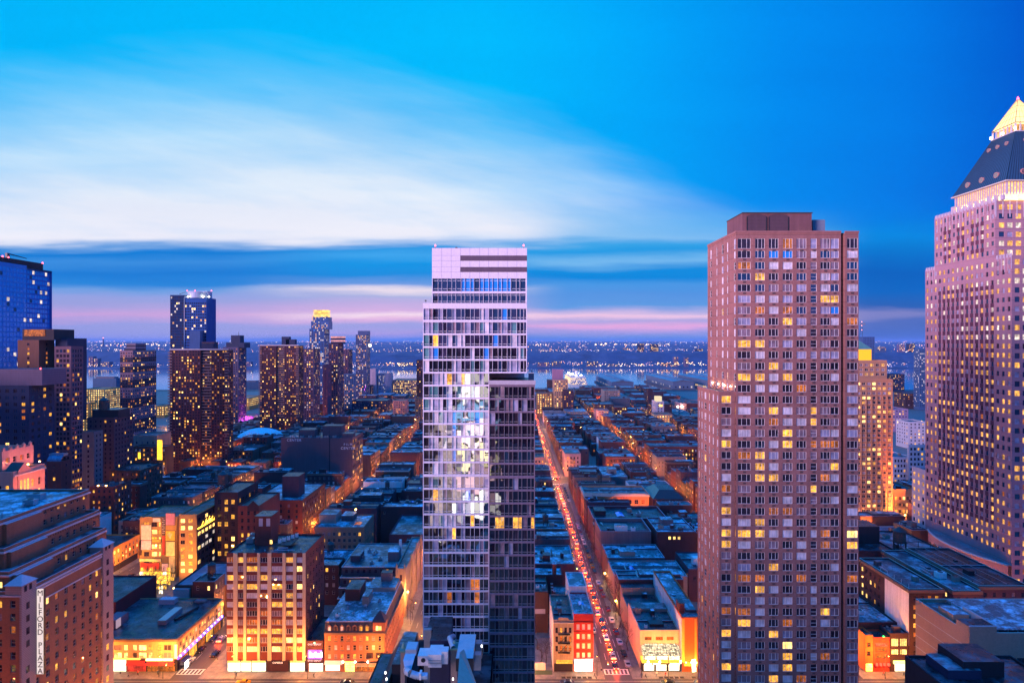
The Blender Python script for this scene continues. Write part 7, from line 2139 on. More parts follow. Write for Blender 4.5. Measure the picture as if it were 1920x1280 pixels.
# tan brick block at the lower right edge, ribbon windows
X0, Y0, Y1 = 120.4, 161.5, 183.0
zt = gz(1195, Y0) + .3
b = Bld('studio_block', 'tan brick block with white joint lines on its blank flank and ribbon windows in front', 'building', (145, 172, 0))
tbw = W('salmon_tan_brick', (.40, .225, .165), .1, streak=.12, brick=.3)
rib = [(zt - 5.6 - i * 4.0 - 1.9, zt - 5.6 - i * 4.0) for i in range(6)]
b.block(X0, 176, Y0, Y1, 0.1, zt, tbw, 'grey', par=1.0, coping=TRIM['cream'], front=spec([(1.0 + i * 2.9, 3.75 + i * 2.9) for i in range(17)], rib, [('dark', 46), ('mirror2', 22), ('warm', 24), ('warmdim', 8)], 'triple', 'dark', rec=.3))
b.part('joint_line', lambda m: [m.box(X0 - .05, X0 - .004, Y0 + .1, Y1, zt - 3.2 - i * 3.3, zt - 3.05 - i * 3.3, TRIM['cream']) for i in range(10)])
b.part('corner_house', lambda m: (m.box(X0, X0 + 7.2, Y0 - .02, Y0 + 4.8, zt + 1.003, zt + 2.6, tbw, top=ROOF['dark'], skip='d'), m.box(X0 - .05, X0 + 7.3, Y0 - .1, Y0 + .2, zt + 2.603, zt + 2.85, TRIM['mauve']), m.box(X0 + 7.0, X0 + 7.3, Y0 + .2, Y0 + 12, zt + 1.003, zt + 2.85, TRIM['mauve'])))
b.part('roof_deck', lambda m: m.box(X0 + 8.5, 170, Y0 + 1.5, Y1 - 1, zt + .03, zt + 1.2, ROOF['silver']))
b.part('rooftop_glazing', lambda m: [m.box(X0 + 9 + i * 2.6, X0 + 11.3 + i * 2.6, Y0 + 1.42, Y0 + 1.49, zt + .1, zt + 1.0, P['mirror2']) for i in range(8)])
b.part('roof_plant', lambda m: (m.box(X0 + 1.5, X0 + 6, Y0 + 8, Y0 + 14, zt, zt + 2.2, tbw, top=ROOF['silver']), m.box(X0 + 2.2, X0 + 5, Y0 + 5.4, Y0 + 7.4, zt, zt + 1.2, METAL)))
# dark boxes of the nearest roof, bottom right
b = Bld('roof_house', 'black roof boxes of a nearby building poking up by the ribbon windowed block', 'building', (97, 118, 0))
b.block(82, 104, 112, 128, 0.1, 46.2, WALL['black'], 'dark', par=.4)
b.part('roof_box', lambda m: m.box(85, 91.5, 119.5, 126, 46.2, 48.0, WALL['navy'], top=ROOF['grey'])); b.part('roof_box', lambda m: m.box(88.5, 96.5, 120.2, 127.5, 46.2, 49.3, WALL['black'], top=ROOF['dark']))
# orange tower with green pyramid
otw = W('orange_lit_brick', (.46, .24, .15), .1, streak=.08, band=(2.75, .5, .2))
Yt = 360.0
b = Bld('apartment_tower', 'orange floodlit apartment tower with a glowing collar and green pyramid roof', 'tower block', (gx(1645, Yt), Yt + 12, 0))
ox0, ox1, oz = gx(1604, Yt), gx(1674, Yt), gz(713, Yt)
mo = [('dark', 40), ('curtain', 26), ('warm', 16), ('bright', 8), ('lilac', 10)]
b.block(ox0, ox1, Yt, Yt + 24, 0, oz, otw, 'dark', front=spec(cols(ox1 - ox0, 7, 1.9, .4), rows_down(oz - 1.2, 6, 2.75, 1.6), mo, 'double', 'white', rec=.25), left=spec(cols(24, 7, 1.7, .8), rows_down(oz - 1.2, 6, 2.75, 1.6), mo, 'double', 'white', rec=.25), par=.8)
b.block(gx(1608, Yt + 2), gx(1663, Yt + 2), Yt + 2, Yt + 22, oz, gz(678, Yt), otw, 'dark', front=spec(cols(17, 5, 1.9, .4), rows_down(gz(678, Yt) - 1.2, oz + .5, 2.75, 1.6), mo, 'double', 'white', rec=.25), par=.8)
def bays(m):
 for i in (1, 3, 5):
  xx = ox0 + (ox1 - ox0) * (i + .5) / 7
  m.box(xx - 1.6, xx - 1.25, Yt - .7, Yt - .004, 6, oz - 9, otw); m.box(xx + 1.25, xx + 1.6, Yt - .7, Yt - .004, 6, oz - 9, otw)
b.part('bay_pier', bays)
zc = gz(678, Yt)
gxa, gxb = gx(1597, Yt + 6), gx(1634, Yt + 6)
b.part('lit_collar', lambda m: m.box(gxa + .6, gxb - .6, Yt + 5, Yt + 15.6, zc, gz(655, Yt), glow('gold_collar', (1, .42, .03), 1.6)))
b.part('pyramid_roof', lambda m: m.pyramid(gxa, gxb, Yt + 4.4, Yt + 16.2, gz(655, Yt), gz(637, Yt), COPPER, .3))
for xx in (ox0 - 3, ox0 + 3, ox0 + 9, ox0 + 16, ox1 - 1):
 ld = bpy.data.lights.new('tower_floodlight', 'SPOT'); ld.energy = 400000; ld.color = (1, .24, .035); ld.spot_size = radians(95); ld.spot_blend = .7; ld.shadow_soft_size = .4
 lo = bpy.data.objects.new('tower_floodlight', ld); COL.objects.link(lo); lo.parent = b.root; lo.location = (xx - b.root.location.x, Yt - 17 - b.root.location.y, 2.5); aim(lo, (0, .50, 1))
 b.part('floodlight', lambda m: m.cyl(xx, Yt - 17.3, 1.7, 2.2, .3, .3, 8, LAMPW))
low('low_block', 'orange lit low block with an arched door between the two towers', gx(1675, 372), gx(1716, 372), 372, 392, 22, otw, 'dark', front=spec(cols(13, 5, 1.5, .6), [(4, 6), (8, 10), (12, 14), (16, 18)], [('warm', 50), ('bright', 20), ('dark', 30)], 'double', 'stone', rec=.2), cat='block')
b = low('plaza_pavilion', 'long flat mauve roof with a lit edge beside the crowned tower', 200.5, 222, 317, 344, 8, TRIM['mauve'], 'mauve', cat='pavilion')
b.part('lit_edge', lambda m: m.box(200.3, 222, 316.7, 316.98, 6.4, 7.2, glow('warm_eave_light', (1, .7, .4), 2.0, .5, .5)))
b = low('stepped_block', 'white stepped office block seen between the orange and crowned towers', gx(1675, 440), gx(1712, 440), 440, 465, gz(858, 440), W('lilac_white_wall', (.52, .47, .54), .1), 'grey', front=spec(cols(14, 6, 1.3, .5), rows_down(gz(858, 440) - 1.2, 4, 3.6, 1.9), [('dark', 84), ('warm', 16)], 'double', 'dark', rec=.2))
b.block(gx(1704, 438), gx(1742, 438), 438, 439.95, 0, gz(836, 438), W('lilac_white_wall', (.52, .47, .54), .1), 'grey', front=spec(cols(14, 5, 1.5, .5), rows_down(gz(836, 438) - 1.2, 4, 3.6, 1.9), [('dark', 84), ('warm', 16)], 'double', 'dark', rec=.2))
tower('glass_tower', 'blue striped glass tower beside the crowned tower at the river', 1713, 1738, 655, 1000, 24, W('striped_blue_glass', (.06, .12, .26), .1, rough=.4, band=(2.6, 0, .9)), 2.6, 1.8, 2.4, 1.3, [('dusk', 50), ('cool', 20), ('dark', 30)], cat='tower block', side='left')
b = tower('office_block', 'dark blue block with a red and white lattice mast', 1606, 1640, 632, 1300, 24, W('navy_far_block', (.05, .10, .24), .1), 3.2, 1.6, 3, 1.6, [('dusk', 70), ('dark', 30)], cat='block', side='left')
b.part('lattice_mast', lambda m: [m.tube((gx(1614 + s * 3, 1305), 1305, b.Z), (gx(1616.5 + s * .6, 1305), 1305, gz(603, 1305)), .35, .2, METALD, 4) for s in (-1, 1)] + [m.tube((gx(1611 + i * .5, 1305), 1305, b.Z + 6 + i * 5), (gx(1618 - i * .5, 1305), 1305, b.Z + 9 + i * 5), .25, .25, METALD, 4) for i in range(6)] + [m.box(gx(1611, 1305), gx(1622, 1305), 1304, 1306, gz(609, 1305), gz(606, 1305), METAL)])
for py in (604, 611, 619):
 b.part('beacon_lens', lambda m: m.cyl(gx(1616, 1303), 1303.5, gz(py, 1303), gz(py, 1303) + 1.4, .7, .6, 8, glow('pink_beacon', (1, .3, .3), 6)))
for (nm, lb, a, c_, p, Y, dp, w_) in (('warehouse', 'mauve ribbed shed roofed box behind the orange tower', 1640, 1703, 768, 760, 30, W('mauve_ribbed_box', (.34, .22, .36), .05, band=(1.5, 0, .3))), ('white_block', 'white stepped clinic block with terrace lights beyond the orange tower', 1680, 1736, 792, 640, 30, W('lilac_white_wall', (.5, .46, .52), .1)),
         ('block', 'navy riverside block near the striped glass tower', 1662, 1696, 702, 1380, 24, WALL['navy']), ('block', 'dark riverside roof with white lamps before the striped tower', 1676, 1736, 738, 1020, 30, WALL['brick_dark'])):
 tower(nm if nm != 'block' else 'low_block', lb, a, c_, p, Y, dp, w_, 3.4, 1.5, 3.4, 1.6, NIGHTLIT, cat='building', side='left')
# old copper-edged roof crowded with plant, right under the camera
b = Bld('copper_roof_building', 'nearest dark roof crowded with pale ducts, fans and green copper gables', 'building', (-16, 121, 0))
CZ = 41.8
b.block(-29.6, -4.2, 104, 138.2, 0.1, CZ, WALL['black'], 'dark', par=0)
def mans(m):
 m.face([(-29.6, 104, CZ - 4), (-29.6, 138.2, CZ - 4), (-25.0, 138.2, CZ + 3.2), (-25.0, 104, CZ + 1.0)], plain('black_slate_slope', (.02, .022, .03), .5))
 m.box(-25.0, -24.4, 104, 138.2, CZ - .2, CZ + 3.2, METALD)
b.part('mansard_roof', mans)
b.part('roof_ridge', lambda m: (m.box(-24.3, -21.2, 124, 138, CZ, CZ + 5.0, WALL['black'], top=ROOF['grey']), m.box(-21.0, -19.2, 124, 138, CZ, CZ + 3.2, WALL['black'])))
fx = lambda p, Y: gx(p, Y)
b.part('fan_unit', lambda m: (m.box(fx(783, 112), fx(803, 112), 112, 115, gz(1247, 112), gz(1229, 112), WHITEP), m.cyl(fx(794, 111.9), 111.95, gz(1238, 112) - .1, gz(1238, 112) - .09, .01, .01, 6, METALD)))
def fan_hole(m):
 xc, zc_ = fx(793.5, 112), gz(1237, 112)
 m.face([(xc + .42 * cos(2 * pi * k / 16), 111.98, zc_ + .42 * sin(2 * pi * k / 16)) for k in range(16)], METALD)
b.part('fan_opening', fan_hole)
b.part('air_handler', lambda m: m.box(fx(803, 112), fx(828, 112), 111.7, 115.4, gz(1249, 112), gz(1225, 112), WHITEP))
b.part('handler_rail', lambda m: [m.box(fx(803, 111.6), fx(828, 111.6), 111.58, 111.69, gz(y, 111.6), gz(y - 1, 111.6), METAL) for y in (1238, 1243)])
b.part('roof_house', lambda m: m.box(fx(806, 117), fx(842, 117), 117, 124, CZ, gz(1200, 117), WALL['navy'], top=ROOF['dark']))
b.part('roof_house', lambda m: m.box(fx(800, 125), fx(844, 125), 125, 131, CZ, gz(1180, 125), WALL['black'], top=ROOF['dark']))
b.part('side_unit', lambda m: m.box(fx(800, 128), fx(813, 128), 124, 124.99, CZ, gz(1176, 125), METAL)); b.part('side_unit', lambda m: m.box(fx(831, 128), fx(844, 128), 124, 124.99, CZ, gz(1176, 125), METAL))
dmt = plain('pale_blue_duct', (.38, .48, .60), .4, .3)
def duct(m):
 xa, xb = fx(756, 110), fx(776, 110)
 m.face([(xa, 110, gz(1237, 110)), (xb, 110, gz(1237, 110)), (fx(771, 109), 109, gz(1254, 109)), (fx(759, 109), 109, gz(1254, 109))], dmt)
 m.face([(xa, 110, gz(1237, 110)), (xb, 110, gz(1237, 110)), (xb, 112, gz(1235, 110)), (xa, 112, gz(1235, 110))], dmt)
 pts = [(fx(763, 109), 109, gz(1254, 109)), (fx(763, 108), 108, gz(1258, 108)), (fx(770, 107), 107, gz(1262, 107)), (fx(782, 107), 107, gz(1266, 107)), (fx(802, 107), 107, gz(1267, 107))]
 for p, q in zip(pts, pts[1:]):
  m.tube(p, q, .62, .62, dmt, 10)
 m.box(fx(786, 106.5), fx(790, 106.5), 106.3, 107.6, gz(1273, 106.5), gz(1261, 106.5), WHITEP)
b.part('duct', duct)
b.part('duct', lambda m: (m.box(fx(760, 114), fx(780, 114), 114, 117, gz(1228, 114), gz(1217, 114), dmt), m.tube((fx(850, 113), 113, gz(1215, 113)), (fx(843, 118), 118, gz(1195, 118)), .5, .5, dmt, 8), m.tube((fx(843, 118), 118, gz(1195, 118)), (fx(850, 122), 122, gz(1192, 122)), .5, .5, dmt, 8), m.box(fx(829, 113), fx(841, 113), 112, 114, gz(1239, 113), gz(1216, 113), WHITEP)))
def gable(xa, xb, za, zb_, yy, dep):
 def f(m):
  m.box(xa, xb, yy, yy + dep, CZ - 2, za, WALL['stucco']); m.cyl((xa + xb) / 2, yy + dep / 2, za, zb_, (xb - xa) * .62, .15, 8, COPPER)
  m.box(xa - .2, xb + .2, yy - .15, yy + dep, za + .003, za + .3, COPPER)
 return b.part('copper_gable', f)
gable(fx(845, 113), fx(857, 113), gz(1218, 113), gz(1206, 113), 113, 2.6); gable(fx(751, 115), fx(759, 115), gz(1222, 115), gz(1208, 115), 115, 2)
b.part('copper_slope', lambda m: m.face([(fx(862, 108), 108, gz(1222, 108)), (fx(870, 112), 112, gz(1216, 112)), (fx(900, 100), 100, gz(1300, 100)), (fx(856, 97), 97, gz(1300, 97))], plain('grey_green_copper_slope', (.25, .33, .27), .6, 0, .2)))
b.part('blue_roof_slab', lambda m: m.box(fx(862, 117), fx(892, 117), 109, 118, gz(1184, 117) - 3.2, gz(1184, 117) - .9, METALD, top=plain('pale_membrane', (.50, .52, .55), .6)))
b.part('slab_unit', lambda m: [m.box(fx(891, 115), fx(903, 115), y, y + 1.4, gz(1200, 115) - 4, gz(1200, 115) - 1.2, METAL) for y in (112, 116.2)])
for (px, py) in ((722, 1264), (724, 1276), (849, 1276), (903, 1214)):
 b.part('roof_lamp', lambda m: m.cyl(fx(px, 104), 104.3, gz(py, 104), gz(py, 104) + .35, .12, .12, 6, glow('small_white_lamp', (1, .95, .9), 6)))
# ================================================================ the low streets: every house its own thing
def blocked(p):
 """is the sight line from the eye to p cut by one of the big masses"""
 ox, oy, oz = 0.0, 0.0, H
 dx, dy, dz = p[0], p[1], p[2] - H
 for (x0, x1, y0, y1, z0, z1) in OCC:
  t0, t1 = 0.0, 0.985
  ok = True
  for o_, d_, a, c in ((ox, dx, x0, x1), (oy, dy, y0, y1), (oz, dz, z0, z1)):
   if abs(d_) < 1e-9:
    if not a <= o_ <= c:
     ok = False; break
    continue
   ta, tb = (a - o_) / d_, (c - o_) / d_
   if ta > tb:
    ta, tb = tb, ta
   t0, t1 = max(t0, ta), min(t1, tb)
   if t0 > t1:
    ok = False; break
  if ok:
   return True
 return False
OCC = list(BOXES)
HERO = list(BOXES) + [(-178, -113, 252, 291, 0, 1)]
def visible(x0, x1, y0, y1, z):
 n = 0
 for fx_ in (.03, .5, .97):
  for fy in (.03, .5, .97):
   x, y = x0 + (x1 - x0) * fx_, y0 + (y1 - y0) * fy
   px, py = 960 + F * x / y, 640 - F * (z - H) / y
   if -5 < px < 1925 and py < 1285 and not blocked((x, y, z + .3)):
    n += 1
 for fx_ in (.05, .5, .95):
  x = x0 + (x1 - x0) * fx_
  px, py = 960 + F * x / y0, 640 - F * (z * .6 - H) / y0
  if -5 < px < 1925 and py < 1285 and not blocked((x, y0 - .05, z * .7)):
   n += 1
 return n
COLW = [('brick_red', 'red brick', 5), ('brick_dark', 'dark brick', 5), ('brick_brown', 'brown brick', 5), ('brick_plum', 'plum brick', 4), ('brick_tan', 'tan brick', 1.2), ('stucco', 'pale stucco', 1), ('grey', 'grey walled', 3), ('concrete', 'grey concrete', 1), ('white', 'white painted', .4)]
ORD = 'first second third fourth fifth sixth seventh eighth ninth tenth eleventh twelfth thirteenth fourteenth fifteenth sixteenth seventeenth eighteenth nineteenth twentieth'.split()
NUMW = {1: 'one', 2: 'two', 3: 'three', 4: 'four', 5: 'five', 6: 'six', 7: 'seven', 8: 'eight', 9: 'nine'}
STN = {'z43': 'the dim street by the balcony tower', 'a': 'the poster-lit street', 'b': 'the lamp-lit street past the lettered loft', 'c': 'the magenta-lit street', 'd': 'the red-lit street', 'e': 'the lamp-lit street past the brick tower', 'f': 'the street below the crowned tower', 'g': 'the street past the orange tower', 'y42': 'the far left street'}
FCOUNT = {}
BLK = ['before the first cross avenue', 'beyond the first cross avenue', 'beyond the second cross avenue', 'near the river']
def feature(b, x0, x1, y0, y1, z, k):
 w, d = x1 - x0, y1 - y0
 if k == 0:
  b.bulkhead(x0 + w * .3, x0 + w * .3 + min(4, w * .3), y0 + d * .4, y0 + d * .4 + min(4.5, d * .4), z, z + 2.8, WALL[R.choice(['brick_red', 'concrete', 'stucco', 'brick_dark'])], R.choice(['grey', 'silver', 'dark']))
  return 'stair house'
 if k == 1:
  b.tank(x0 + w * .6, y0 + d * .55, z, 1.5, 3.0, 2.4); return 'water tank'
 if k == 2:
  b.skylight(x0 + w * .3, x0 + w * .3 + 1.8, y0 + d * .35, y0 + d * .35 + 2.6, z, R.random() < .35); return 'ridged skylight'
 if k == 3:
  for i in range(3):
   b.chimney(x0 + .6 + i * .02, y0 + 1.2 + i * (d - 2.4) / 2, z, R.uniform(1.2, 2.2), .7)
  return 'row of chimneys'
 if k == 4:
  b.acunit(x0 + w * .4, y0 + d * .4, z, 2.2, 1.7, 1.5); b.acunit(x0 + w * .65, y0 + d * .5, z, 1.6, 1.4, 1.2); return 'pair of air units'
 if k == 5:
  b.part('raised_roof', lambda m: m.box(x0 + w * .35, x1 - .4, y0 + d * .3, y1 - .4, z, z + 1.3, WALL['grey'], top=ROOF[R.choice(['silver', 'grey'])])); return 'raised rear roof'
 return 'bare roof'
ROOFN = {'silver': 'pale', 'grey': 'grey', 'dark': 'black', 'mauve': 'mauve'}
def fill_lot(x0, x1, y0, y1, z, side, street, blk, seen):
 i = R.choices(range(len(COLW)), [c[2] for c in COLW])[0]
 wk, wn, _ = COLW[i]
 far = y0 > 520
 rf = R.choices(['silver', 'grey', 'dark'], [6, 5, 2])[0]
 st = max(2, min(9, int(z / 3.2)))
 nm = 'warehouse' if (y1 - y0) > 22 and z < 13 else ('apartment_house' if z > 19 else 'row_house')
 noun = 'house'
 if blk >= 2:
  noun = 'building'; nm = 'industrial_building' if nm == 'row_house' else nm
 FCOUNT[(street, side, blk)] = FCOUNT.get((street, side, blk), 0) + 1
 n = FCOUNT[(street, side, blk)]
 b = Bld(nm, '', nm.replace('_', ' '), ((x0 + x1) / 2, (y0 + y1) / 2, 0), group='houses along the low streets', far=far, cap=60)
 mix = NIGHTLIT if R.random() < .3 else NIGHT
 fh = 3.2
 rs = [(zz, zz + 1.65) for zz in [4.6 + fh * q for q in range(12)] if zz + 2.2 < z]
 styl = 'sash' if not far else 'plain'
 nwin = max(1, int((x1 - x0) / 3.0))
 party = R.random() < .6
 fr = None if (party and y0 > 215) else spec(cols(x1 - x0, nwin, 1.1, .8), rs, mix, styl, 'stone', rec=.15 if not far else 0)
 if fr is None and R.random() < .5 and x1 - x0 > 8:
  fr = spec([(1.5, 2.5), (x1 - x0 - 2.8, x1 - x0 - 1.8)], rs[-1:], mix, styl, 'stone', rec=.15 if not far else 0)
 sd = spec(cols(y1 - y0, max(1, int((y1 - y0) / 2.6)), 1.1, .5), rs, NIGHTLIT if R.random() < .5 else NIGHT, styl, 'stone', rec=.15 if not far else 0)
 b.block(x0, x1, y0, y1, 0.1, z, WALL[wk], rf, front=fr, left=sd if (x0 > 0 and side == 'far') else None, right=sd if (x1 < 0 and side == 'near') else None, par=R.choice([.4, .6, .9]),
   coping=TRIM['mauve'] if R.random() < .5 else None, cornice=(TRIM[R.choice(['brown', 'cream', 'dark'])], .6, .35) if (not far and R.random() < .6 and not party) else None,
   walls={'front': WALL[R.choice(['grey', wk, wk, 'brick_dark'])]} if party else None)
 if far:
  w, d = x1 - x0, y1 - y0
  for q in range(R.choice([3, 4, 5]) if y0 < 800 else 1):
   a, c = x0 + w * R.uniform(.1, .7), y0 + d * R.uniform(.1, .7)
   b.part('roof_house', lambda m: m.box(a, a + min(w * .25, R.uniform(.9, 3.6)), c, c + min(d * .25, R.uniform(1.5, 4)), z, z + R.uniform(.6, 3), WALL[R.choice(['grey', 'stucco', 'brick_dark', 'concrete'])], top=ROOF[R.choice(['silver', 'grey', 'dark'])]))
  ft = R.choice(['stair house', 'roof sheds', 'low roof boxes'])
 else:
  ft = feature(b, x0, x1, y0, y1, z, R.choice([0, 0, 1, 2, 3, 4, 5]))
  clutter(b, x0, x1, y0, y1, z, R.choice([3, 4, 5]))
  for q in range(R.choice([1, 2, 2, 3])):
   b.vent(R.uniform(x0 + 1, x1 - 1), R.uniform(y0 + 1, y1 - 1), z, R.uniform(.5, 1.1))
  if R.random() < .4:
   b.acunit(R.uniform(x0 + 1.5, x1 - 1.5), R.uniform(y0 + 1.5, y1 - 1.5), z, 1.3, 1.1, 1.0)
  if R.random() < .35:
   b.chimney(R.uniform(x0 + 1, x1 - 1), y0 + .8, z, R.uniform(1, 2), .8)
 art = {'near': 'left side', 'far': 'right side'}[side]
 od = ORD[n - 1] if n <= 20 else 'later ' + ORD[(n - 21) % 20]
 b.root['label'] = f"{NUMW[st]}-storey {wn} {noun}, {ROOFN[rf]} roof, {od} on the {art} of {STN[street]}"
 b.root['label2'] = ft
 b.root['_blk'] = blk
 return b
def overlap(x0, x1, y0, y1):
 for (a, c, e, f, g_, h_) in HERO:
  if x0 < c - .05 and x1 > a + .05 and y0 < f - .05 and y1 > e + .05:
   return True
 return False
NFILL = 0
order = sorted(ST.items(), key=lambda kv: kv[1])
FILLS = []
for bi in range(4):
 ya, yb = AV[bi][1], AV[bi + 1][0]
 for k, X in order:
  for side in ('near', 'far'):
   # 'near': left side of this street (buildings at x < X), 'far': right side
   if k in ('h',) or (k == 'y42' and side == 'near'):
    continue
   y = ya + .2
   while y < yb - 5:
    if bi == 0:
     w = R.uniform(7, 15)
    elif bi == 1:
     w = R.uniform(10, 21)
    elif bi == 2:
     w = R.uniform(16, 40)
    else:
     w = R.uniform(25, 60)
    y1 = min(y + w, yb - .2)
    dep = R.uniform(21, 29) if bi < 2 else R.uniform(26, 31)
    z = R.choice([11, 12.5, 13.5, 14.5, 16, 17, 18]) + R.uniform(-.6, .6)
    if R.random() < .07:
     z = R.uniform(19, 25)
    if bi >= 2:
     z = R.choice([7, 9, 11, 13, 15]) + R.uniform(-.5, .5)
     if R.random() < .08:
      z = R.uniform(18, 30)
    if 9 < X and bi < 2:
     z = min(z, 19)
    x0, x1 = (X - HW - dep, X - HW) if side == 'near' else (X + HW, X + HW + dep)
    tries = 0
    while overlap(x0, x1, y, y1) and tries < 6:
     # shrink in depth, then in length
     if tries < 3:
      if side == 'near':
       x0 += dep * .22
      else:
       x1 -= dep * .22
     else:
      y1 = y + (y1 - y) * .6
     tries += 1
    if overlap(x0, x1, y, y1) or y1 - y < 4 or abs(x1 - x0) < 5:
     y += 3.0
     continue
    s = visible(x0, x1, y, y1, z)
    if s >= 1:
     b = fill_lot(x0, x1, y, y1, z, side, k, bi, s)
     FILLS.append((b, s, y))
     NFILL += 1
    y = y1 + (.02 if R.random() < .88 else R.uniform(2, 5))
# labels: add block wording and make every one unique
seen_l = {}
for b, s, y in FILLS:
 r = b.root
 base = r['label']
 words_ = base.split(' ')
 l = base
 if r['_blk'] > 0:
  l = base.replace(' on the ', f" {['', 'past the avenue', 'two avenues on', 'by the piers'][r['_blk']]}, ") if False else base
 tagw = ['', 'past the first avenue', 'past the second avenue', 'toward the piers'][r['_blk']]
 short = l.replace(' house, ', ' house, ')
 if tagw:
  short = short.replace('the lamp-lit street past the lettered loft', 'the lettered loft street').replace('the lamp-lit street past the brick tower', 'the lamp-lit street').replace('the dim street by the balcony tower', 'the dim street').replace('the street below the crowned tower', 'the crowned tower street').replace('the street past the orange tower', 'the orange tower street')
  short = short.replace('side of', 'of').replace(' on the ', ' ')
  short = short + ' ' + tagw
 else:
  short = short.replace(' on the ', ' ').replace('side of', 'of')
 w = short.split(' ')
 if len(w) > 16:
  short = short.replace(' roof,', '-roofed,').replace(' house,', ',').replace(' building,', ',')
 r['label'] = short
 if short in seen_l:
  r['label'] = short.replace(' house', ' house with ' + r['label2'])
 seen_l[short] = 1
 del r['label2']; del r['_blk']
print('FILL', NFILL)
# ================================================================ far buildings, ships, piers, street furniture, cars, trees, people
# riverside
def far_tower(name, label, px0, px1, py, Y, dp, wall, group=None, fh=3.2, mix=None):
 return tower(name, label, px0, px1, py, Y, dp, wall, fh, 1.5, 3.2, 1.6, mix or TOWERMIX, cat='building', side='left' if px0 > 960 else 'right', group=group, cap=60)
b = far_tower('office_block', 'tan lit office block with a mauve lift tower near the cruise ship', 1036, 1065, 713, 900, 24, W('tan_office_wall', (.48, .30, .2), .1), mix=[('warm', 36), ('bright', 14), ('dark', 50)])
b.part('lift_tower', lambda m: m.box(gx(1036, 905), gx(1056, 905), 905, 918, b.Z, gz(692, 905), W('mauve_lift_wall', (.3, .17, .28), .1)))
far_tower('office_block', 'cream lit loft row left of the tan office block', 1005, 1036, 738, 905, 20, WALL['brick_tan'], mix=[('bright', 40), ('warm', 40), ('dark', 20)])
far_tower('apartment_block', 'plum narrow block before the tan office block', 1054, 1076, 733, 880, 20, WALL['brick_plum'])
far_tower('apartment_block', 'dark red narrow tower rising behind the white clinic', 1211, 1224, 730, 960, 14, WALL['brick_dark'])
b = far_tower('white_block', 'white clinic block with a lit roof house and striped flank', 1222, 1245, 754, 800, 26, W('lilac_white_wall', (.5, .46, .52), .1), mix=[('dark', 1)])
b.part('lit_roof_house', lambda m: (m.box(gx(1230, 805), gx(1241, 805), 805, 815, b.Z, gz(743, 805), glow('pale_gold_plant', (1, .8, .5), 1.0)), m.box(gx(1236, 799), gx(1243, 799), 799.5, 799.98, gz(762, 800), gz(758, 800), P['bright'])))
b = far_tower('arcade_block', 'gold lit arcaded block beyond the lamp-lit street', 1221, 1262, 778, 760, 26, WALL['stucco'], mix=[('warm', 60), ('bright', 40)])
b = far_tower('warehouse', 'long salmon warehouse with two white floodlights on its flank', 1258, 1330, 757, 960, 60, W('salmon_warehouse', (.6, .30, .30), .08), mix=[('dark', 80), ('warm', 20)])
for p in (1271, 1279):
 b.part('floodlight', lambda m: m.cyl(gx(p, 958), 958.5, b.Z - 5, b.Z - 3, 1.3, 1.3, 8, LAMPC))
far_tower('warehouse', 'yellow windowed riverside shed beside the salmon warehouse', 1232, 1256, 741, 1150, 30, WALL['brick_brown'], mix=[('bright', 40), ('warm', 50), ('dark', 10)])
b = far_tower('warehouse', 'broad low shed lit by three white lamps at the riverfront', 1130, 1190, 741, 1240, 80, WALL['concrete'])
for p, q in ((1163, 744), (1182, 744), (1194, 738), (1203, 745)):
 Yl = 1235
 b.part('mast_lamp', lambda m: (m.tube((gx(p, Yl), Yl, 0), (gx(p, Yl), Yl, gz(q, Yl)), .25, .15, METALD, 5), m.cyl(gx(p, Yl), Yl, gz(q, Yl), gz(q, Yl) + 2, 1.5, 1.5, 8, glow('white_mast_lamp', (.8, .95, 1), 22))))
far_tower('warehouse', 'broad mauve roofed shed in front of the cruise ship', 1065, 1130, 741, 1180, 70, WALL['concrete'])
far_tower('tenement_block', 'brick block beyond the junction with rows of little windows', 1025, 1094, 782, 812, 24, WALL['brick_red'], mix=NIGHTLIT)
far_tower('apartment_block', 'pale pink house standing behind the bright star-like lamp', 1113, 1142, 770, 830, 22, W('rosy_block', (.42, .26, .3), .1))
far_tower('apartment_block', 'red brick house with a row of bright windows beyond the junction', 1147, 1176, 764, 840, 22, WALL['brick_red'], mix=[('bright', 50), ('dark', 50)])
far_tower('warehouse', 'long lit green-gold glass hall roof near the far left river', 156, 226, 730, 900, 60, W('amber_hall', (.34, .30, .12), .1), mix=[('bright', 50), ('warm', 40), ('dark', 10)])
far_tower('warehouse', 'reddish lit depot with terraces beside the slim dark tower', 736, 792, 713, 1200, 60, W('salmon_wall', (.46, .23, .20), .12), mix=[('bright', 30), ('warm', 40), ('dark', 30)])
b = far_tower('depot', 'orange lit bus ramps glowing between the balcony towers', 436, 490, 747, 1000, 50, W('amber_deck', (.5, .28, .08), .1), mix=[('bright', 70), ('warm', 30)])
b = far_tower('depot', 'orange glowing yard wall right of the banded tower', 293, 320, 762, 900, 40, W('amber_deck', (.5, .28, .08), .1), mix=[('bright', 70), ('warm', 30)])
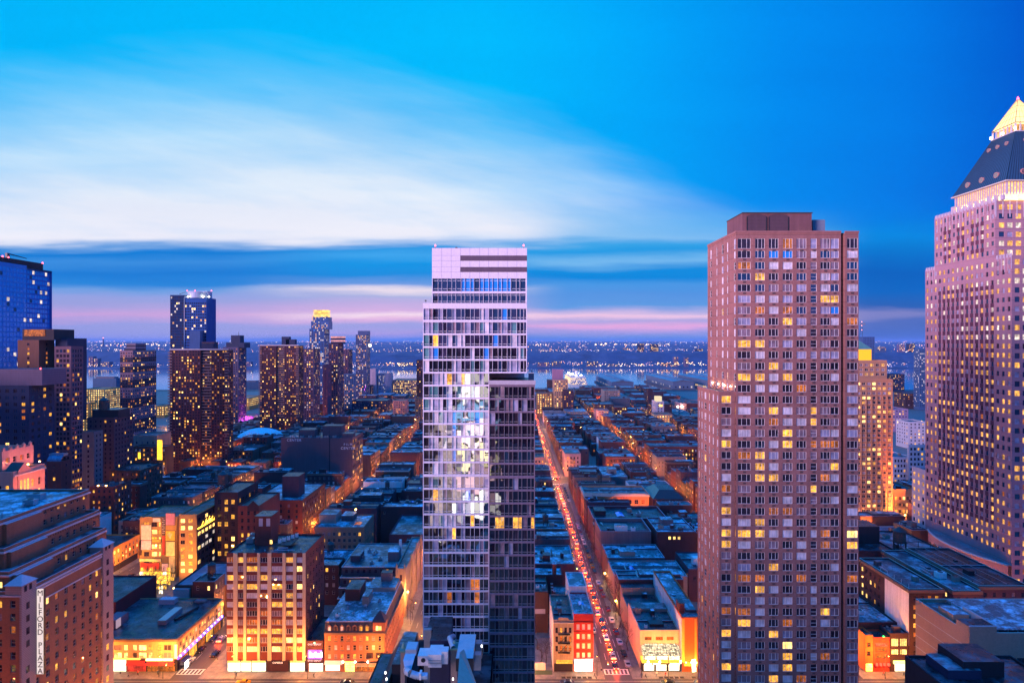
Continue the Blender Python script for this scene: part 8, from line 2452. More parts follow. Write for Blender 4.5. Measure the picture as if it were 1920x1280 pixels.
# moored block on the water and piers
def pier(label, px0, px1, pya, Y0, Y1, lit):
 xa, xb = gx(px0, Y0), gx(px1, Y0)
 b = Bld('pier_shed', label, 'pier', ((xa + xb) / 2, (Y0 + Y1) / 2, -2), group=None)
 b.part('deck', lambda m: m.box(xa - 4, xb + 4, Y0 - 4, Y1 + 6, -2.5, 1.5, WALL['concrete']))
 z = gz(pya, Y0)
 mb = MB()
 b.facade(mb, (xa, Y1), (0, -1), Y1 - Y0, 1.5, z, W('pier_wall', (.12, .16, .24), .15), cols(Y1 - Y0, 24, 5), [(3, 6.5)], lit, 'plain', 'grey', rec=.3)
 b.facade(mb, (xa, Y0), (1, 0), xb - xa, 1.5, z, W('pier_wall', (.12, .16, .24), .15), cols(xb - xa, 5, 3.2, 2), [(3, 7)], lit, 'plain', 'grey', rec=.3)
 mb.face([(xb, Y0, 1.5), (xb, Y1, 1.5), (xb, Y1, z), (xb, Y0, z)], WALL['concrete'])
 mb.obj('wall', b.root)
 xm = (xa + xb) / 2
 rm = roofmat('pier_blue_roof', (.08, .14, .22), (.20, .30, .42), .4, .03)
 b.part('roof', lambda m: (m.face([(xa - 1, Y0 - 1, z), (xm, Y0 - 1, z + 3.2), (xm, Y1 + 1, z + 3.2), (xa - 1, Y1 + 1, z)], rm), m.face([(xm, Y0 - 1, z + 3.2), (xb + 1, Y0 - 1, z), (xb + 1, Y1 + 1, z), (xm, Y1 + 1, z + 3.2)], rm), m.face([(xa, Y0 - .5, z), (xb, Y0 - .5, z), (xm, Y0 - .5, z + 3.2)], WALL['concrete'])))
 b.part('roof_monitor', lambda m: m.box(xm - 4, xm + 4, Y0 + 10, Y1 - 10, z + 2.6, z + 5, rm))
 return b
pier('blue roofed pier shed with a white lit side next to the cruise ship', 1148, 1188, 716, 1440, 1720, [('cool', 60), ('dark', 40)])
pier('long dark blue pier shed right of the white lit one', 1262, 1302, 715, 1440, 1735, [('dark', 70), ('cool', 30)])
pier('blue roofed pier shed cut by the brick tower', 1326, 1372, 713, 1440, 1690, [('cool', 50), ('bright', 30), ('dark', 20)])
def ship():
 xa, xb, ya, yb = gx(1070, 1450), gx(1103, 1450), 1452, 1690
 b = Bld('cruise_ship', 'brightly lit white cruise ship moored at the river piers', 'cruise ship', ((xa + xb) / 2, 1570, -2.5))
 hw = plain('ship_white_paint', (.78, .76, .74), .4, 0, .08, .2)
 def hull(m):
  sec = [(0, .86), (.06, 1.0), (.75, 1.0), (.93, .55), (1.0, .04)]
  xm, hw_ = (xa + xb) / 2, (xb - xa) / 2
  for (f0, w0), (f1, w1) in zip(sec, sec[1:]):
   y0, y1 = ya + (yb - ya) * f0, ya + (yb - ya) * f1
   for s in (-1, 1):
    m.face([(xm + s * hw_ * w0 * .9, y0, -2.5), (xm + s * hw_ * w1 * .8, y1, -2.5), (xm + s * hw_ * w1, y1, 9), (xm + s * hw_ * w0, y0, 9)], hw)
   m.face([(xm - hw_ * w0, y0, 9), (xm + hw_ * w0, y0, 9), (xm + hw_ * w1, y1, 9), (xm - hw_ * w1, y1, 9)], hw)
  m.face([(xm - hw_ * .78, ya, -2.5), (xm + hw_ * .78, ya, -2.5), (xm + hw_ * .86, ya, 9), (xm - hw_ * .86, ya, 9)], hw)
 b.part('hull', hull)
 b.part('hull_stripe', lambda m: m.box(xa + 3, xb - 3, ya - .3, ya - .05, -2, 3, WALL['navy']))
 dm = W('ship_deck_white', (.7, .68, .66), .05, band=(3.0, 0, .9))
 for k in range(4):
  b.part('deck', lambda m: m.box(xa + 1 + k * .8, xb - 1 - k * .8, ya + 4 + k * 9, yb - 46 - k * 9, 9 + k * 5.0, 13.98 + k * 5.0, dm))
 def cab(m):
  for k in range(6):
   for i in range(12):
    m.box(xa + 3 + i * 3.0, xa + 4.6 + i * 3.0, ya + (3.9 if k < 2 else 12.9) - .02 if k < 2 else ya + 12.9, ya + (3.95 if k < 2 else 12.95), 10 + k * 2.6, 11.4 + k * 2.6, P['bright' if R.random() < .5 else 'dark'])
   for i in range(40):
    m.box(xa + .85 + (.8 if k > 1 else 0), xa + .95 + (.8 if k > 1 else 0), ya + 16 + i * 4, ya + 18.5 + i * 4, 10 + k * 2.6, 11.6 + k * 2.6, P['bright'])
 b.part('cabin_windows', cab)['kind'] = 'stuff'
 b.part('funnel', lambda m: (m.cyl((xa + xb) / 2, ya + 60, 29, 40, 6, 4.6, 14, hw), m.cyl((xa + xb) / 2, ya + 60, 40, 42, 4.6, 4.4, 14, METALD)))
 for k in range(16):
  b.part('deck_lamp', lambda m: m.cyl(R.uniform(xa + 3, xb - 3), ya + 30 + k * 9, 29.3, 30.6, 1.0, 1.0, 6, LAMPC))
 b.part('mast', lambda m: m.tube(((xa + xb) / 2, yb - 90, 29), ((xa + xb) / 2, yb - 90, 44), .7, .3, hw))
ship()
b = Bld('moored_vessel', 'dark slab sided vessel lying on the pale water at the far left', 'vessel', (gx(196, 1500), 1510, -2.5))
b.part('hull', lambda m: m.box(gx(174, 1500), gx(218, 1500), 1500, 1525, -2.5, gz(709, 1500), W('vessel_hull', (.05, .10, .18), .2)))
b.part('deck_house', lambda m: m.box(gx(180, 1503), gx(214, 1503), 1503, 1520, gz(709, 1500), gz(706.5, 1500), WALL['concrete']))
b = Bld('moored_vessel', 'dark low vessel between the balcony towers at the far pier', 'vessel', (gx(470, 1480), 1490, -2.5))
b.part('hull', lambda m: m.box(gx(455, 1480), gx(486, 1480), 1480, 1510, -2.5, gz(716, 1480), W('vessel_hull', (.05, .10, .18), .2)))
b.part('deck_house', lambda m: m.box(gx(460, 1483), gx(480, 1483), 1483, 1500, gz(716, 1480), gz(714, 1480), WALL['concrete']))
# far shore buildings
fbl = W('far_blue_block', (.05, .08, .17), .15); fbp = W('far_violet_block', (.10, .08, .17), .15); fbk = W('far_dark_block', (.02, .025, .06), .15)
fars = [(1196, 1208, 644, 3300, fbk, 'dark twin block on the far shore, the left of the pair'), (1220, 1235, 645, 3300, fbk, 'dark twin block on the far shore, the right of the pair'),
  (1264, 1272, 669, 2640, fbp, 'slim waterfront block on the far shore near the brick tower'), (1284, 1291, 670, 2640, fbp, 'little waterfront block beside the slim far shore one'),
  (1034, 1052, 677, 2630, fbl, 'wide pale waterfront block on the far shore past the glass tower'), (1100, 1122, 677, 2630, fbl, 'low blue waterfront block on the far shore above the ship'),
  (1008, 1030, 679, 2635, fbp, 'lit violet waterfront row on the far shore beside the glass tower'), (166, 174, 668, 2640, fbp, 'lit slim far shore block above the moored vessel'), (176, 183, 672, 2640, fbp, 'shorter lit far shore block next to the slim one'),
  (188, 205, 678, 2640, fbl, 'low blue far shore row behind the moored vessel'), (1168, 1180, 652, 3600, fbl, 'small blue block on the ridge behind the pier lamps'), (1305, 1318, 654, 3400, fbk, 'dark ridge block beside the brick tower'),
  (745, 775, 679, 2640, fbl, 'low blue waterfront row left of the glass tower'), (1686, 1697, 646, 3300, fbp, 'pale violet ridge block left of the crowned tower'), (1645, 1662, 650, 3300, fbl, 'blue ridge block beyond the orange tower'), (1704, 1716, 644, 3400, fbk, 'dark ridge block touching the crowned tower'),
  (1240, 1260, 680, 2640, fbl, 'low blue waterfront row below the twin blocks'), (1140, 1160, 682, 2635, fbl, 'small waterfront shed right of the cruise ship'), (450, 470, 678, 2640, fbp, 'violet waterfront block seen between the balcony towers')]
for (a, c_, p, Y, w_, lb) in fars:
 x0, x1 = gx(a, Y), gx(c_, Y)
 z0 = land_z((x0 + x1) / 2, Y) - 3
 bb = Bld('far_shore_block', lb, 'building', ((x0 + x1) / 2, Y + 10, z0), far=False, group='buildings on the far shore')
 mb = MB()
 zt_ = gz(p, Y)
 bb.facade(mb, (x0, Y), (1, 0), x1 - x0, z0, zt_, w_, cols(x1 - x0, max(3, int((x1 - x0) / 7)), 3.4, 1), rows_down(zt_ - 2, z0 + 6, 6.5, 3.2), [('dark', 50), ('bright', 22), ('warm', 28)], 'plain', 'dark', rec=.3)
 mb.face([(x0, Y, zt_), (x1, Y, zt_), (x1, Y + 24, zt_), (x0, Y + 24, zt_)], ROOF['dark'])
 mb.face([(x0, Y + 24, z0), (x0, Y, z0), (x0, Y, zt_), (x0, Y + 24, zt_)], w_); mb.face([(x1, Y, z0), (x1, Y + 24, z0), (x1, Y + 24, zt_), (x1, Y, zt_)], w_)
 mb.obj('wall', bb.root)
 bb.cap = 30
b = Bld('chimney_stack', 'tall thin chimney on the far shore skyline at left', 'chimney', (gx(193.5, 5200), 5200, 55))
b.part('stack', lambda m: m.cyl(gx(193.5, 5200), 5200, 55, gz(634, 5200), 6, 4.5, 10, fbp)); b.part('beacon_lens', lambda m: m.cyl(gx(193.5, 5200), 5200, gz(634, 5200), gz(634, 5200) + 5, 4, 3, 8, glow('pink_beacon', (1, .3, .3), 6)))

# ---------------------------------------------------------------- street lamps
def make_lamp(e, label, group):
 root = empty('street_lamp', (0, 0, 0), label, 'street lamp', group)
 mb = MB()
 mb.cyl(0, 0, 0, .5, .16, .14, 8, METALD); mb.cyl(0, 0, .5, 7.8, .09, .06, 8, METALD)
 mb.tube((0, 0, 7.7), (.9, 0, 8.5), .05, .05, METALD); mb.tube((.9, 0, 8.5), (1.9, 0, 8.6), .05, .04, METALD)
 mb.obj('pole', root)
 mh = MB(); mh.box(1.6, 2.4, -.18, .18, 8.55, 8.72, METALD); h_ = mh.obj('lamp_head', root)
 ml = MB(); ml.cyl(2.0, 0, 8.36, 8.546, .16, .2, 10, LAMPW); l_ = ml.obj('lamp_glass', root)
 ld = bpy.data.lights.new('lamp_light', 'POINT'); ld.energy = e; ld.color = (1, .32, .045); ld.shadow_soft_size = .25
 lo = bpy.data.objects.new('lamp_light', ld); COL.objects.link(lo); lo.parent = root; lo.location = (2.0, 0, 8.1)
 return root
LAMP = {'s': [make_lamp(11500, 'amber street lamp on a tall curved steel pole beside the kerb', 'amber street lamps along the streets'), 0], 'd': [make_lamp(3200, 'red-amber street lamp on a tall curved steel pole along the red-lit street', 'lamps along the red-lit street'), 0], 'a': [make_lamp(19000, 'bright amber lamp on the pavement of the near avenue', 'bright amber lamps along the near avenue'), 0]}
def place_lamp(x, y, rz, k='s'):
 px, py = 960 + F * x / y, 640 + F * (H - 8) / y
 if not (-250 < px < 2170):
  return
 o = LAMP[k][0] if LAMP[k][1] == 0 else copy_tree(LAMP[k][0])
 LAMP[k][1] += 1
 o.location = (x, y, .15); o.rotation_euler = (0, 0, rz)
 return o
for k, X in ST.items():
 if k in ('y42', 'h', 'g'):
  continue
 for bi in range(3):
  ya, yb = AV[bi][1], AV[bi + 1][0]
  step = (27, 38, 60)[bi]
  n_ = int((yb - ya) / step)
  for i in range(n_):
   s = -1 if ((i + bi) % 2 or k == 'd') else 1
   place_lamp(X + s * 5.2, ya + 8 + i * step, pi if s > 0 else 0, 'd' if k == 'd' and bi == 0 else 's')
for bi, (ya, yb) in enumerate(AV[:4]):
 for i in range(-13, 15):
  xx = i * (24 if bi == 0 else 38) + 4
  if bi == 0 and abs(xx) > 190:
   continue
  if any(abs(xx - q) < 6 for q in STX):
   xx += 9
  if bi < 3 or i % 2 == 0:
   place_lamp(xx, yb - 4.2, -pi / 2, 'a' if bi == 0 else 's')
for (x, y) in ((-113.5, 148), (-113.5, 160), (-113.5, 172), (-150, 140), (-135, 140), (-103, 152), (-103, 166)):
 place_lamp(x, y, pi if x < -110 else 0, 'a' if x < -130 else 's')
# big star-like lamps seen in the photograph: white floodlight masts
def mast(x, y, z, e, col, label):
 r = empty('mast_light', (x, y, 0), label, 'mast light')
 mb = MB(); mb.cyl(x, y, .1, z, .12, .08, 8, METALD); mb.obj('pole', r)
 mb = MB(); mb.cyl(x, y, z, z + .5, .35, .35, 10, LAMPW if col[2] < .3 else LAMPC); mb.obj('lamp_glass', r)
 ld = bpy.data.lights.new('mast_lamp_light', 'POINT'); ld.energy = e; ld.color = col; ld.shadow_soft_size = .3
 lo = bpy.data.objects.new('mast_lamp_light', ld); COL.objects.link(lo); lo.parent = r; lo.location = (0, 0, z - .4)
mast(-42.0, 247, 11, 9000, (1, .5, .1), 'bright gold lamp on a mast at the corner of the mansard building')
mast(gx(1107, 800), 800, 14, 26000, (1, .36, .05), 'brilliant amber mast lamp at the far junction before the pale pink house')
mast(gx(1089, 700), 700, 14, 12000, (1, .36, .06), 'amber mast lamp among the roofs beyond the corner tenement')
mast(43.0, 254, 4.5, 2200, (1, .5, .1), 'gold lamp glowing among the bare trees nearer the restaurant')
mast(43.0, 284, 4.5, 2200, (1, .5, .1), 'gold lamp glowing among the bare trees farther up the red-lit street')
for i, (p, q, e) in enumerate(((1616, 1002, 9000), (1634, 985, 9000), (1652, 992, 6000), (1640, 1012, 9000), (1697, 975, 6000), (1620, 983, 5000))):
 Y = 112 * F / (q + 18 - 640)
 mast(gx(p, Y), Y, 7 + i * .4, e, (1, .45, .12), ['white-gold plaza lamp by the green pavilion roof', 'plaza lamp nearest the orange tower entrance', 'plaza lamp beside the long mauve pavilion', 'plaza lamp among the lit bare trees', 'plaza lamp by the arched door of the low orange block', 'plaza lamp at the corner of the brick tower'][i])

# ---------------------------------------------------------------- cars
def car_proto(body, label, tail=True):
 root = empty('car', (0, 0, 0), label, 'car')
 paint = plain('car_paint_' + body[0], body[1], .25, .2, .05, .5, .6)
 def prof(m, mat_, pts, w0, w1=None):
  w1 = w1 or w0
  n_ = len(pts)
  L = [(-w0, y, z) for y, z in pts]; Rr = [(w0, y, z) for y, z in pts]
  m.face(L, mat_); m.face(Rr[::-1], mat_)
  for i in range(n_):
   j = (i + 1) % n_
   m.face([L[i], L[j], Rr[j], Rr[i]], mat_)
 mb = MB(); prof(mb, paint, [(-2.25, .35), (2.25, .35), (2.3, .62), (2.1, .86), (1.1, .95), (-1.5, .98), (-2.2, .92), (-2.32, .65)], .9); mb.obj('body', root)
 mb = MB(); prof(mb, paint, [(-1.45, .981), (1.05, .951), (.35, 1.42), (-.95, 1.45)], .74); cb = mb.obj('cabin', root)
 mb = MB()
 for s in (-1, 1):
  mb.face([(s * .745, -1.2, 1.0), (s * .745, .85, .98), (s * .745, .28, 1.36), (s * .745, -.88, 1.38)], P['mirror2'])
 mb.face([(-.68, 1.03, .99), (.68, 1.03, .99), (.66, .42, 1.40), (-.66, .42, 1.40)], P['mirror2'])
 mb.face([(-.68, -1.46, 1.0), (.68, -1.46, 1.0), (.66, -1.0, 1.43), (-.66, -1.0, 1.43)], P['mirror2'])
 mb.obj('window_glass', root)
 rub = plain('tyre_rubber', (.015, .015, .016), .8)
 for sx in (-1, 1):
  for yy in (-1.4, 1.42):
   mb = MB()
   c = [(yy + .33 * cos(2 * pi * k / 14), .33 + .33 * sin(2 * pi * k / 14)) for k in range(14)]
   xo, xi = sx * .92, sx * .70
   mb.face([(xo, y, z) for y, z in c], rub)
   for k in range(14):
    (y0, z0), (y1, z1) = c[k], c[(k + 1) % 14]
    mb.face([(xo, y0, z0), (xo, y1, z1), (xi, y1, z1), (xi, y0, z0)], rub)
   mb.face([(xo + sx * .005, yy + .19 * cos(2 * pi * k / 10), .33 + .19 * sin(2 * pi * k / 10)) for k in range(10)], METAL)
   mb.obj('wheel', root)
 tl = glow('tail_lamp_red', (1.0, .035, .015), 60.0) if tail else plain('tail_lamp_dark', (.25, .01, .01), .3)
 hl = glow('head_lamp_white', (1.0, .85, .6), 30.0) if tail else plain('head_lamp_dark', (.5, .5, .5), .3)
 for s in (-1, 1):
  mb = MB(); mb.box(s * .66 - .2, s * .66 + .2, -2.36, -2.29, .66, .86, tl); mb.obj('tail_lamp', root)
  mb = MB(); mb.box(s * .66 - .18, s * .66 + .18, 2.25, 2.33, .60, .76, hl); mb.obj('head_lamp', root)
 if tail:
  ld = bpy.data.lights.new('tail_glow', 'POINT'); ld.energy = 1500; ld.color = (1, .06, .006); ld.shadow_soft_size = .5
  lo = bpy.data.objects.new('tail_glow', ld); COL.objects.link(lo); lo.parent = root; lo.location = (0, -2.7, .9)
 return root
PC = [('black', (.012, .012, .014)), ('silver', (.42, .42, .45)), ('white', (.72, .70, .70)), ('navy', (.02, .03, .08)), ('taxi_yellow', (.75, .36, .01)), ('dark_red', (.2, .012, .015))]
drv = [car_proto(c, '') for c in PC]
prk = [car_proto(c, '', False) for c in PC]
used = set()
def put_car(pool, i, x, y, rz, label, group):
 src = pool[i]
 key = (id(pool), i)
 o = src if key not in used else copy_tree(src)
 used.add(key)
 o.location = (x, y, .0); o.rotation_euler = (0, 0, rz); o['label'] = label; o['group'] = group
 return o
cn = [c[0].replace('_', ' ') for c in PC]
RC = random.Random(9)
y = 211.0
q = 0
while y < 478:
 i = RC.randrange(6)
 put_car(drv, i, 35.4 + RC.uniform(-.5, .5), y, 0, f'{cn[i]} car with red tail lamps, {ORD[q]} in the glowing red queue' if q < 20 else f'{cn[i]} car with red tail lamps in the distant end of the glowing queue', 'cars driving away along the red-lit street')
 y += RC.uniform(6.2, 8.2); q += 1
q = 0
y = 512.0
while y < 1060:
 i = RC.randrange(6)
 if not 778 < y < 812:
  put_car(drv, i, 35.4 + RC.uniform(-2, 2), y, 0, f'{cn[i]} car with red tail lamps far along the red-lit street', 'far cars along the red-lit street')
 y += RC.uniform(13, 26)
q = 0
y = 216
while y < 470:
 for X in (30.6,):
  if RC.random() < .55:
   i = RC.randrange(6)
   put_car(prk, i, X + .8, y, 0, f'parked {cn[i]} car at the left kerb of the red-lit street', 'cars parked at the left kerb of the red-lit street')
 y += 7
pk = [(212.5, 1, 'silver car parked closest to the restaurant corner'), (219.5, 0, 'black car parked second from the restaurant corner'), (228, 2, 'white car parked by the bare trees'), (236, 5, 'dark red car parked among the bare trees'), (246, 2, 'white car parked farther along the bare trees')]
for (y, i, lb) in pk:
 put_car(prk, i, 40.0, y, pi * 0, lb, 'cars parked at the right kerb')
y = 256
while y < 470:
 if RC.random() < .7:
  i = RC.randrange(6)
  put_car(prk, i, 40.0, y, 0, f'parked {cn[i]} car farther up the right kerb of the red-lit street', 'cars parked farther up the right kerb')
 y += 7
for (x, y, i, rz, lb) in ((-112.4, 214, 2, pi, 'white car leaving beside the violet neon store'), (-112.6, 222, 0, pi, 'black car parked beside the violet neon store'), (-106, 219, 0, 0, 'black car facing away on the street beside the neon store'), (-112.4, 231, 3, pi, 'navy car waiting farther beside the neon store'),
      (-88, 200.6, 4, pi / 2, 'yellow cab passing the street-lit apartment house'), (-54, 200.8, 0, pi / 2, 'black car passing the mansard building'), (51, 200.6, 0, pi / 2, 'black car stopped before the glass canopy restaurant'), (62, 200.8, 3, pi / 2, 'navy car stopped before the orange striped building'), (18, 200.6, 3, pi / 2, 'navy car stopped before the cream tenement')):
 put_car(prk, i, x, y, rz, lb, 'cars on the near avenue')
for k in ('e', 'b', 'a', 'c'):
 y = 230 if k != 'e' else 330
 while y < 1000:
  if RC.random() < .75 and not any(a - 8 < y < c + 8 for a, c in AV):
   X = ST[k] + RC.choice([-3.6, 3.4, 0])
   if not blocked((X, y, 1.5)) and -10 < 960 + F * X / y < 1930:
    i = RC.randrange(6)
    put_car(drv if abs(X - ST[k]) < 1 else prk, i, X, y, 0, f'{cn[i]} car on {STN[k]}', f'cars on {STN[k]}')
  y += RC.uniform(9, 18) if y < 520 else RC.uniform(22, 40)
for bi, (ya, yb) in enumerate(AV[1:3]):
 for x in range(-300, 330, 13):
  if RC.random() < .6:
   X, Y = x + RC.uniform(-3, 3), ya + RC.choice([6, 10, 15, 19])
   if not blocked((X, Y, 1.5)) and -10 < 960 + F * X / Y < 1930:
    i = RC.randrange(6)
    put_car(drv, i, X, Y, pi / 2, f'{cn[i]} car crossing on the {"first" if bi == 0 else "second"} avenue', f'cars on the {"first" if bi == 0 else "second"} avenue')
# unused prototypes are removed with their parts
for pool in (drv, prk):
 for i, o in enumerate(pool):
  if (id(pool), i) not in used:
   for c in list(o.children):
    bpy.data.objects.remove(c)
   bpy.data.objects.remove(o)
# bus shelter and box van
b = Bld('bus_shelter', 'white lit advertising bus shelter beside the violet neon store', 'bus shelter', (-112, 212, 0))
b.part('roof', lambda m: m.box(-113.2, -111.2, 208.5, 213, 3.0, 3.2, METALD)); b.part('lit_panel', lambda m: m.box(-111.35, -111.2, 208.6, 211, .5, 2.9, glow('shelter_panel', (1, .9, .75), 5)))
b.part('glass_wall', lambda m: m.box(-113.2, -113.1, 208.6, 212.9, .3, 3.0, P['mirror2'])); b.part('post', lambda m: m.box(-111.4, -111.25, 212.8, 212.95, .15, 3.0, METALD))
# tree pits along the avenue kerb
for (xa, xb) in ((16.5, 26.5), (49, 56.5), (60, 66)):
 x = xa
 while x < xb:
  r = empty('tree_pit', (x, 204.3, .15), 'dark planted square set in the pavement by the avenue kerb', 'tree pit', 'planted squares along the avenue kerb')
  mb = MB(); mb.box(x, x + 1.3, 203.9, 204.8, .15, .20, plain('tree_pit_soil', (.02, .014, .01), .95)); mb.obj('soil', r)
  mb = MB(); mb.box(x - .08, x + 1.38, 203.82, 203.9, .15, .26, METALD); mb.box(x - .08, x + 1.38, 204.8, 204.88, .15, .26, METALD); mb.obj('kerb_edge', r)
  x += 1.75

# ---------------------------------------------------------------- bare winter trees
BARK = plain('winter_bark', (.055, .035, .028), .9, 0, .3, 3)
def tree_mesh(seed, h):
 rr = random.Random(seed)
 tr, cr = MB(), MB()
 def grow(p, d, L, r, lev):
  from mathutils import Vector
  segs = 2 if lev < 2 else 1
  q = p
  for s in range(segs):
   d2 = (d + Vector((rr.uniform(-.2, .2), rr.uniform(-.2, .2), rr.uniform(-.05, .15)))).normalized()
   nq = q + d2 * L / segs
   (tr if lev == 0 else cr).tube(tuple(q), tuple(nq), r, r * .8, BARK, 5 if lev < 2 else 3)
   q, d, r = nq, d2, r * .8
  if lev < 5:
   for k in range(3 if lev < 3 else 2):
    a = rr.uniform(0, 2 * pi); sp = rr.uniform(.35, .75)
    side = Vector((cos(a), sin(a), rr.uniform(-.05, .5)))
    grow(q, (d * (1 - sp) + side * sp).normalized(), L * rr.uniform(.62, .82), max(r * .68, .018), lev + 1)
 from mathutils import Vector
 grow(Vector((0, 0, 0)), Vector((0, 0, 1)), h * .27, h * .021, 0)
 return tr.mesh('trunk'), cr.mesh('crown')
TM = [tree_mesh(s, h_) for s, h_ in ((1, 9), (2, 10.5), (3, 8), (4, 11))]
RT = random.Random(3)
def put_tree(x, y, label, group):
 r = empty('street_tree', (x, y, .1), label, 'tree', group)
 t, c = TM[RT.randrange(4)]
 rz = RT.uniform(0, 6.28)
 for nm, me in (('trunk', t), ('crown', c)):
  o = bpy.data.objects.new(nm, me); COL.objects.link(o); o.parent = r; o.rotation_euler = (0, 0, rz)
  sc_ = RT.uniform(.85, 1.15); o.scale = (1, 1, 1)
 return r
y = 222
while y < 380:
 put_tree(42.2 + RT.uniform(-.3, .3), y, 'bare winter street tree on the right pavement of the red-lit street', 'bare trees along the red-lit street')
 if RT.random() < .4:
  put_tree(29.2, y + 3, 'bare winter street tree on the left pavement of the red-lit street', 'bare trees on the left pavement')
 y += RT.uniform(4.5, 7)
for (x, y) in ((9.5, 211), (11.8, 213.5), (10.4, 217), (12.6, 220), (9.2, 223)):
 put_tree(x, y, 'bare tangled tree in the vacant lot beside the cream tenement', 'bare trees in the vacant lot')
for (p, q) in ((1612, 1010), (1622, 1004), (1632, 1016), (1642, 1003), (1652, 1010), (1626, 1022)):
 Y = 112 * F / (q + 16 - 640)
 put_tree(gx(p, Y), Y, 'bare lamp-lit tree in the plaza before the orange tower', 'bare lamp-lit plaza trees')
for (x, y) in ((-46.2 + 6, 247), (-30.5, 262), (-41, 256), (-30, 280)):
 put_tree(x, y, 'bare lamp-lit tree on the pavement of the magenta-lit street', 'bare trees on the magenta-lit street')
b = Bld('fence', 'low white hoarding and lawn strip at the edge of the vacant lot', 'fence', (10, 209, 0))
b.part('hoarding', lambda m: m.box(7.5, 11.4, 209, 209.3, .15, 2.6, WALL['white'])); b.part('lawn', lambda m: m.box(7.5, 13.6, 206.2, 208.8, .152, .22, plain('lot_grass', (.04, .075, .03), .9)))

# ---------------------------------------------------------------- people on the avenue pavement
def person(x, y, rz, coat, legs, label, stride=.22):
 mt = plain('coat_' + coat[0], coat[1], .8); ml = plain('trousers_' + legs[0], legs[1], .85); sk = plain('skin', (.42, .25, .18), .6)
 me = bpy.data.meshes.new('person')
 v = [(0, 0, .95), (0, 0, 1.2), (0, .01, 1.42), (0, .02, 1.53), (0, .05, 1.68), (.1, 0, .9), (.11, stride, .5), (.11, stride * .9, .08), (.11, stride * .9 + .15, .04), (-.1, 0, .9), (-.11, -stride * .5, .5), (-.11, -stride * 1.4, .1), (-.11, -stride * 1.4 + .14, .04),
   (.2, 0, 1.40), (.25, -.08, 1.12), (.24, .06, .88), (-.2, 0, 1.40), (-.25, .08, 1.12), (-.24, .16, .9)]
 e = [(0, 1), (1, 2), (2, 3), (3, 4), (0, 5), (5, 6), (6, 7), (7, 8), (0, 9), (9, 10), (10, 11), (11, 12), (2, 13), (13, 14), (14, 15), (2, 16), (16, 17), (17, 18)]
 me.from_pydata(v, e, [])
 o = bpy.data.objects.new('person', me); COL.objects.link(o)
 rad = [.15, .16, .17, .065, .105, .11, .075, .05, .045, .11, .075, .05, .045, .075, .055, .04, .075, .055, .04]
 md = o.modifiers.new('skin', 'SKIN')
 for i, sv in enumerate(me.skin_vertices[0].data):
  sv.radius = (rad[i], rad[i] * .85); sv.use_root = (i == 0)
 sb = o.modifiers.new('sub', 'SUBSURF'); sb.levels = 1; sb.render_levels = 1
 me.materials.append(mt)
 # bake to one continuous mesh and colour by height
 bpy.context.view_layer.update()
 ev = o.evaluated_get(bpy.context.evaluated_depsgraph_get())
 nm_ = bpy.data.meshes.new_from_object(ev)
 nm_.materials.clear()
 for m_ in (mt, ml, sk):
  nm_.materials.append(m_)
 for p in nm_.polygons:
  z = p.center.z
  p.material_index = 2 if z > 1.5 else (1 if z < .82 and abs(p.center.x) < .2 else 0)
 o.modifiers.clear(); o.data = nm_
 o.location = (x, y, .15); o.rotation_euler = (0, 0, rz)
 tag(o, label, 'person')
 mb = MB(); mb.cyl(0, .03, 1.70, 1.80, .115, .05, 10, plain('dark_hair', (.02, .014, .01), .8)); h_ = mb.obj('hair', o) if False else None
 return o
BLK_, GRY, RED_, TAN_, WHT = ('black', (.02, .02, .025)), ('grey', (.2, .2, .22)), ('red', (.5, .03, .03)), ('tan', (.4, .25, .12)), ('white', (.7, .65, .65))
NAVY = ('navy', (.03, .04, .09))
for (x, y, rz, c, l, lb) in ((48.4, 205.2, .3, WHT, NAVY, 'person in a white coat walking past the glass canopy restaurant'), (51.3, 204.9, 2.8, RED_, BLK_, 'person in a red coat before the glass canopy restaurant'), (27.6, 204.6, 1.6, BLK_, BLK_, 'person in black by the blazing shopfront corner'),
       (44.6, 204.4, 1.2, GRY, BLK_, 'person in grey at the restaurant street corner'), (43.4, 205.6, -1.0, TAN_, BLK_, 'person in a tan coat crossing toward the restaurant corner'), (30.2, 207.2, .1, BLK_, GRY, 'person in a black coat under the red tenement corner lamp'),
       (-66.0, 204.4, 1.5, BLK_, BLK_, 'person in black before the violet screen shop'), (-68.3, 205.6, -1.5, TAN_, GRY, 'person in a tan coat before the violet screen shop'), (-131, 205.2, 1.5, BLK_, GRY, 'person in black before the red awning'), (-128, 204.6, -1.4, GRY, BLK_, 'person in grey before the red awning'),
       (-125.5, 205.8, 1.6, RED_, BLK_, 'person in red by the neon store entrance'), (-92, 204.8, 1.5, BLK_, NAVY, 'person in black outside the street-lit apartment house'), (-119, 206, -1.6, NAVY, BLK_, 'person in navy at the neon store corner'), (124.6, 205.6, 1.5, RED_, BLK_, 'person in red outside the red fronted bar'), (131, 205, -1.5, BLK_, BLK_, 'person in black outside the yellow signed shop')):
 person(x, y, rz, c, l, lb)
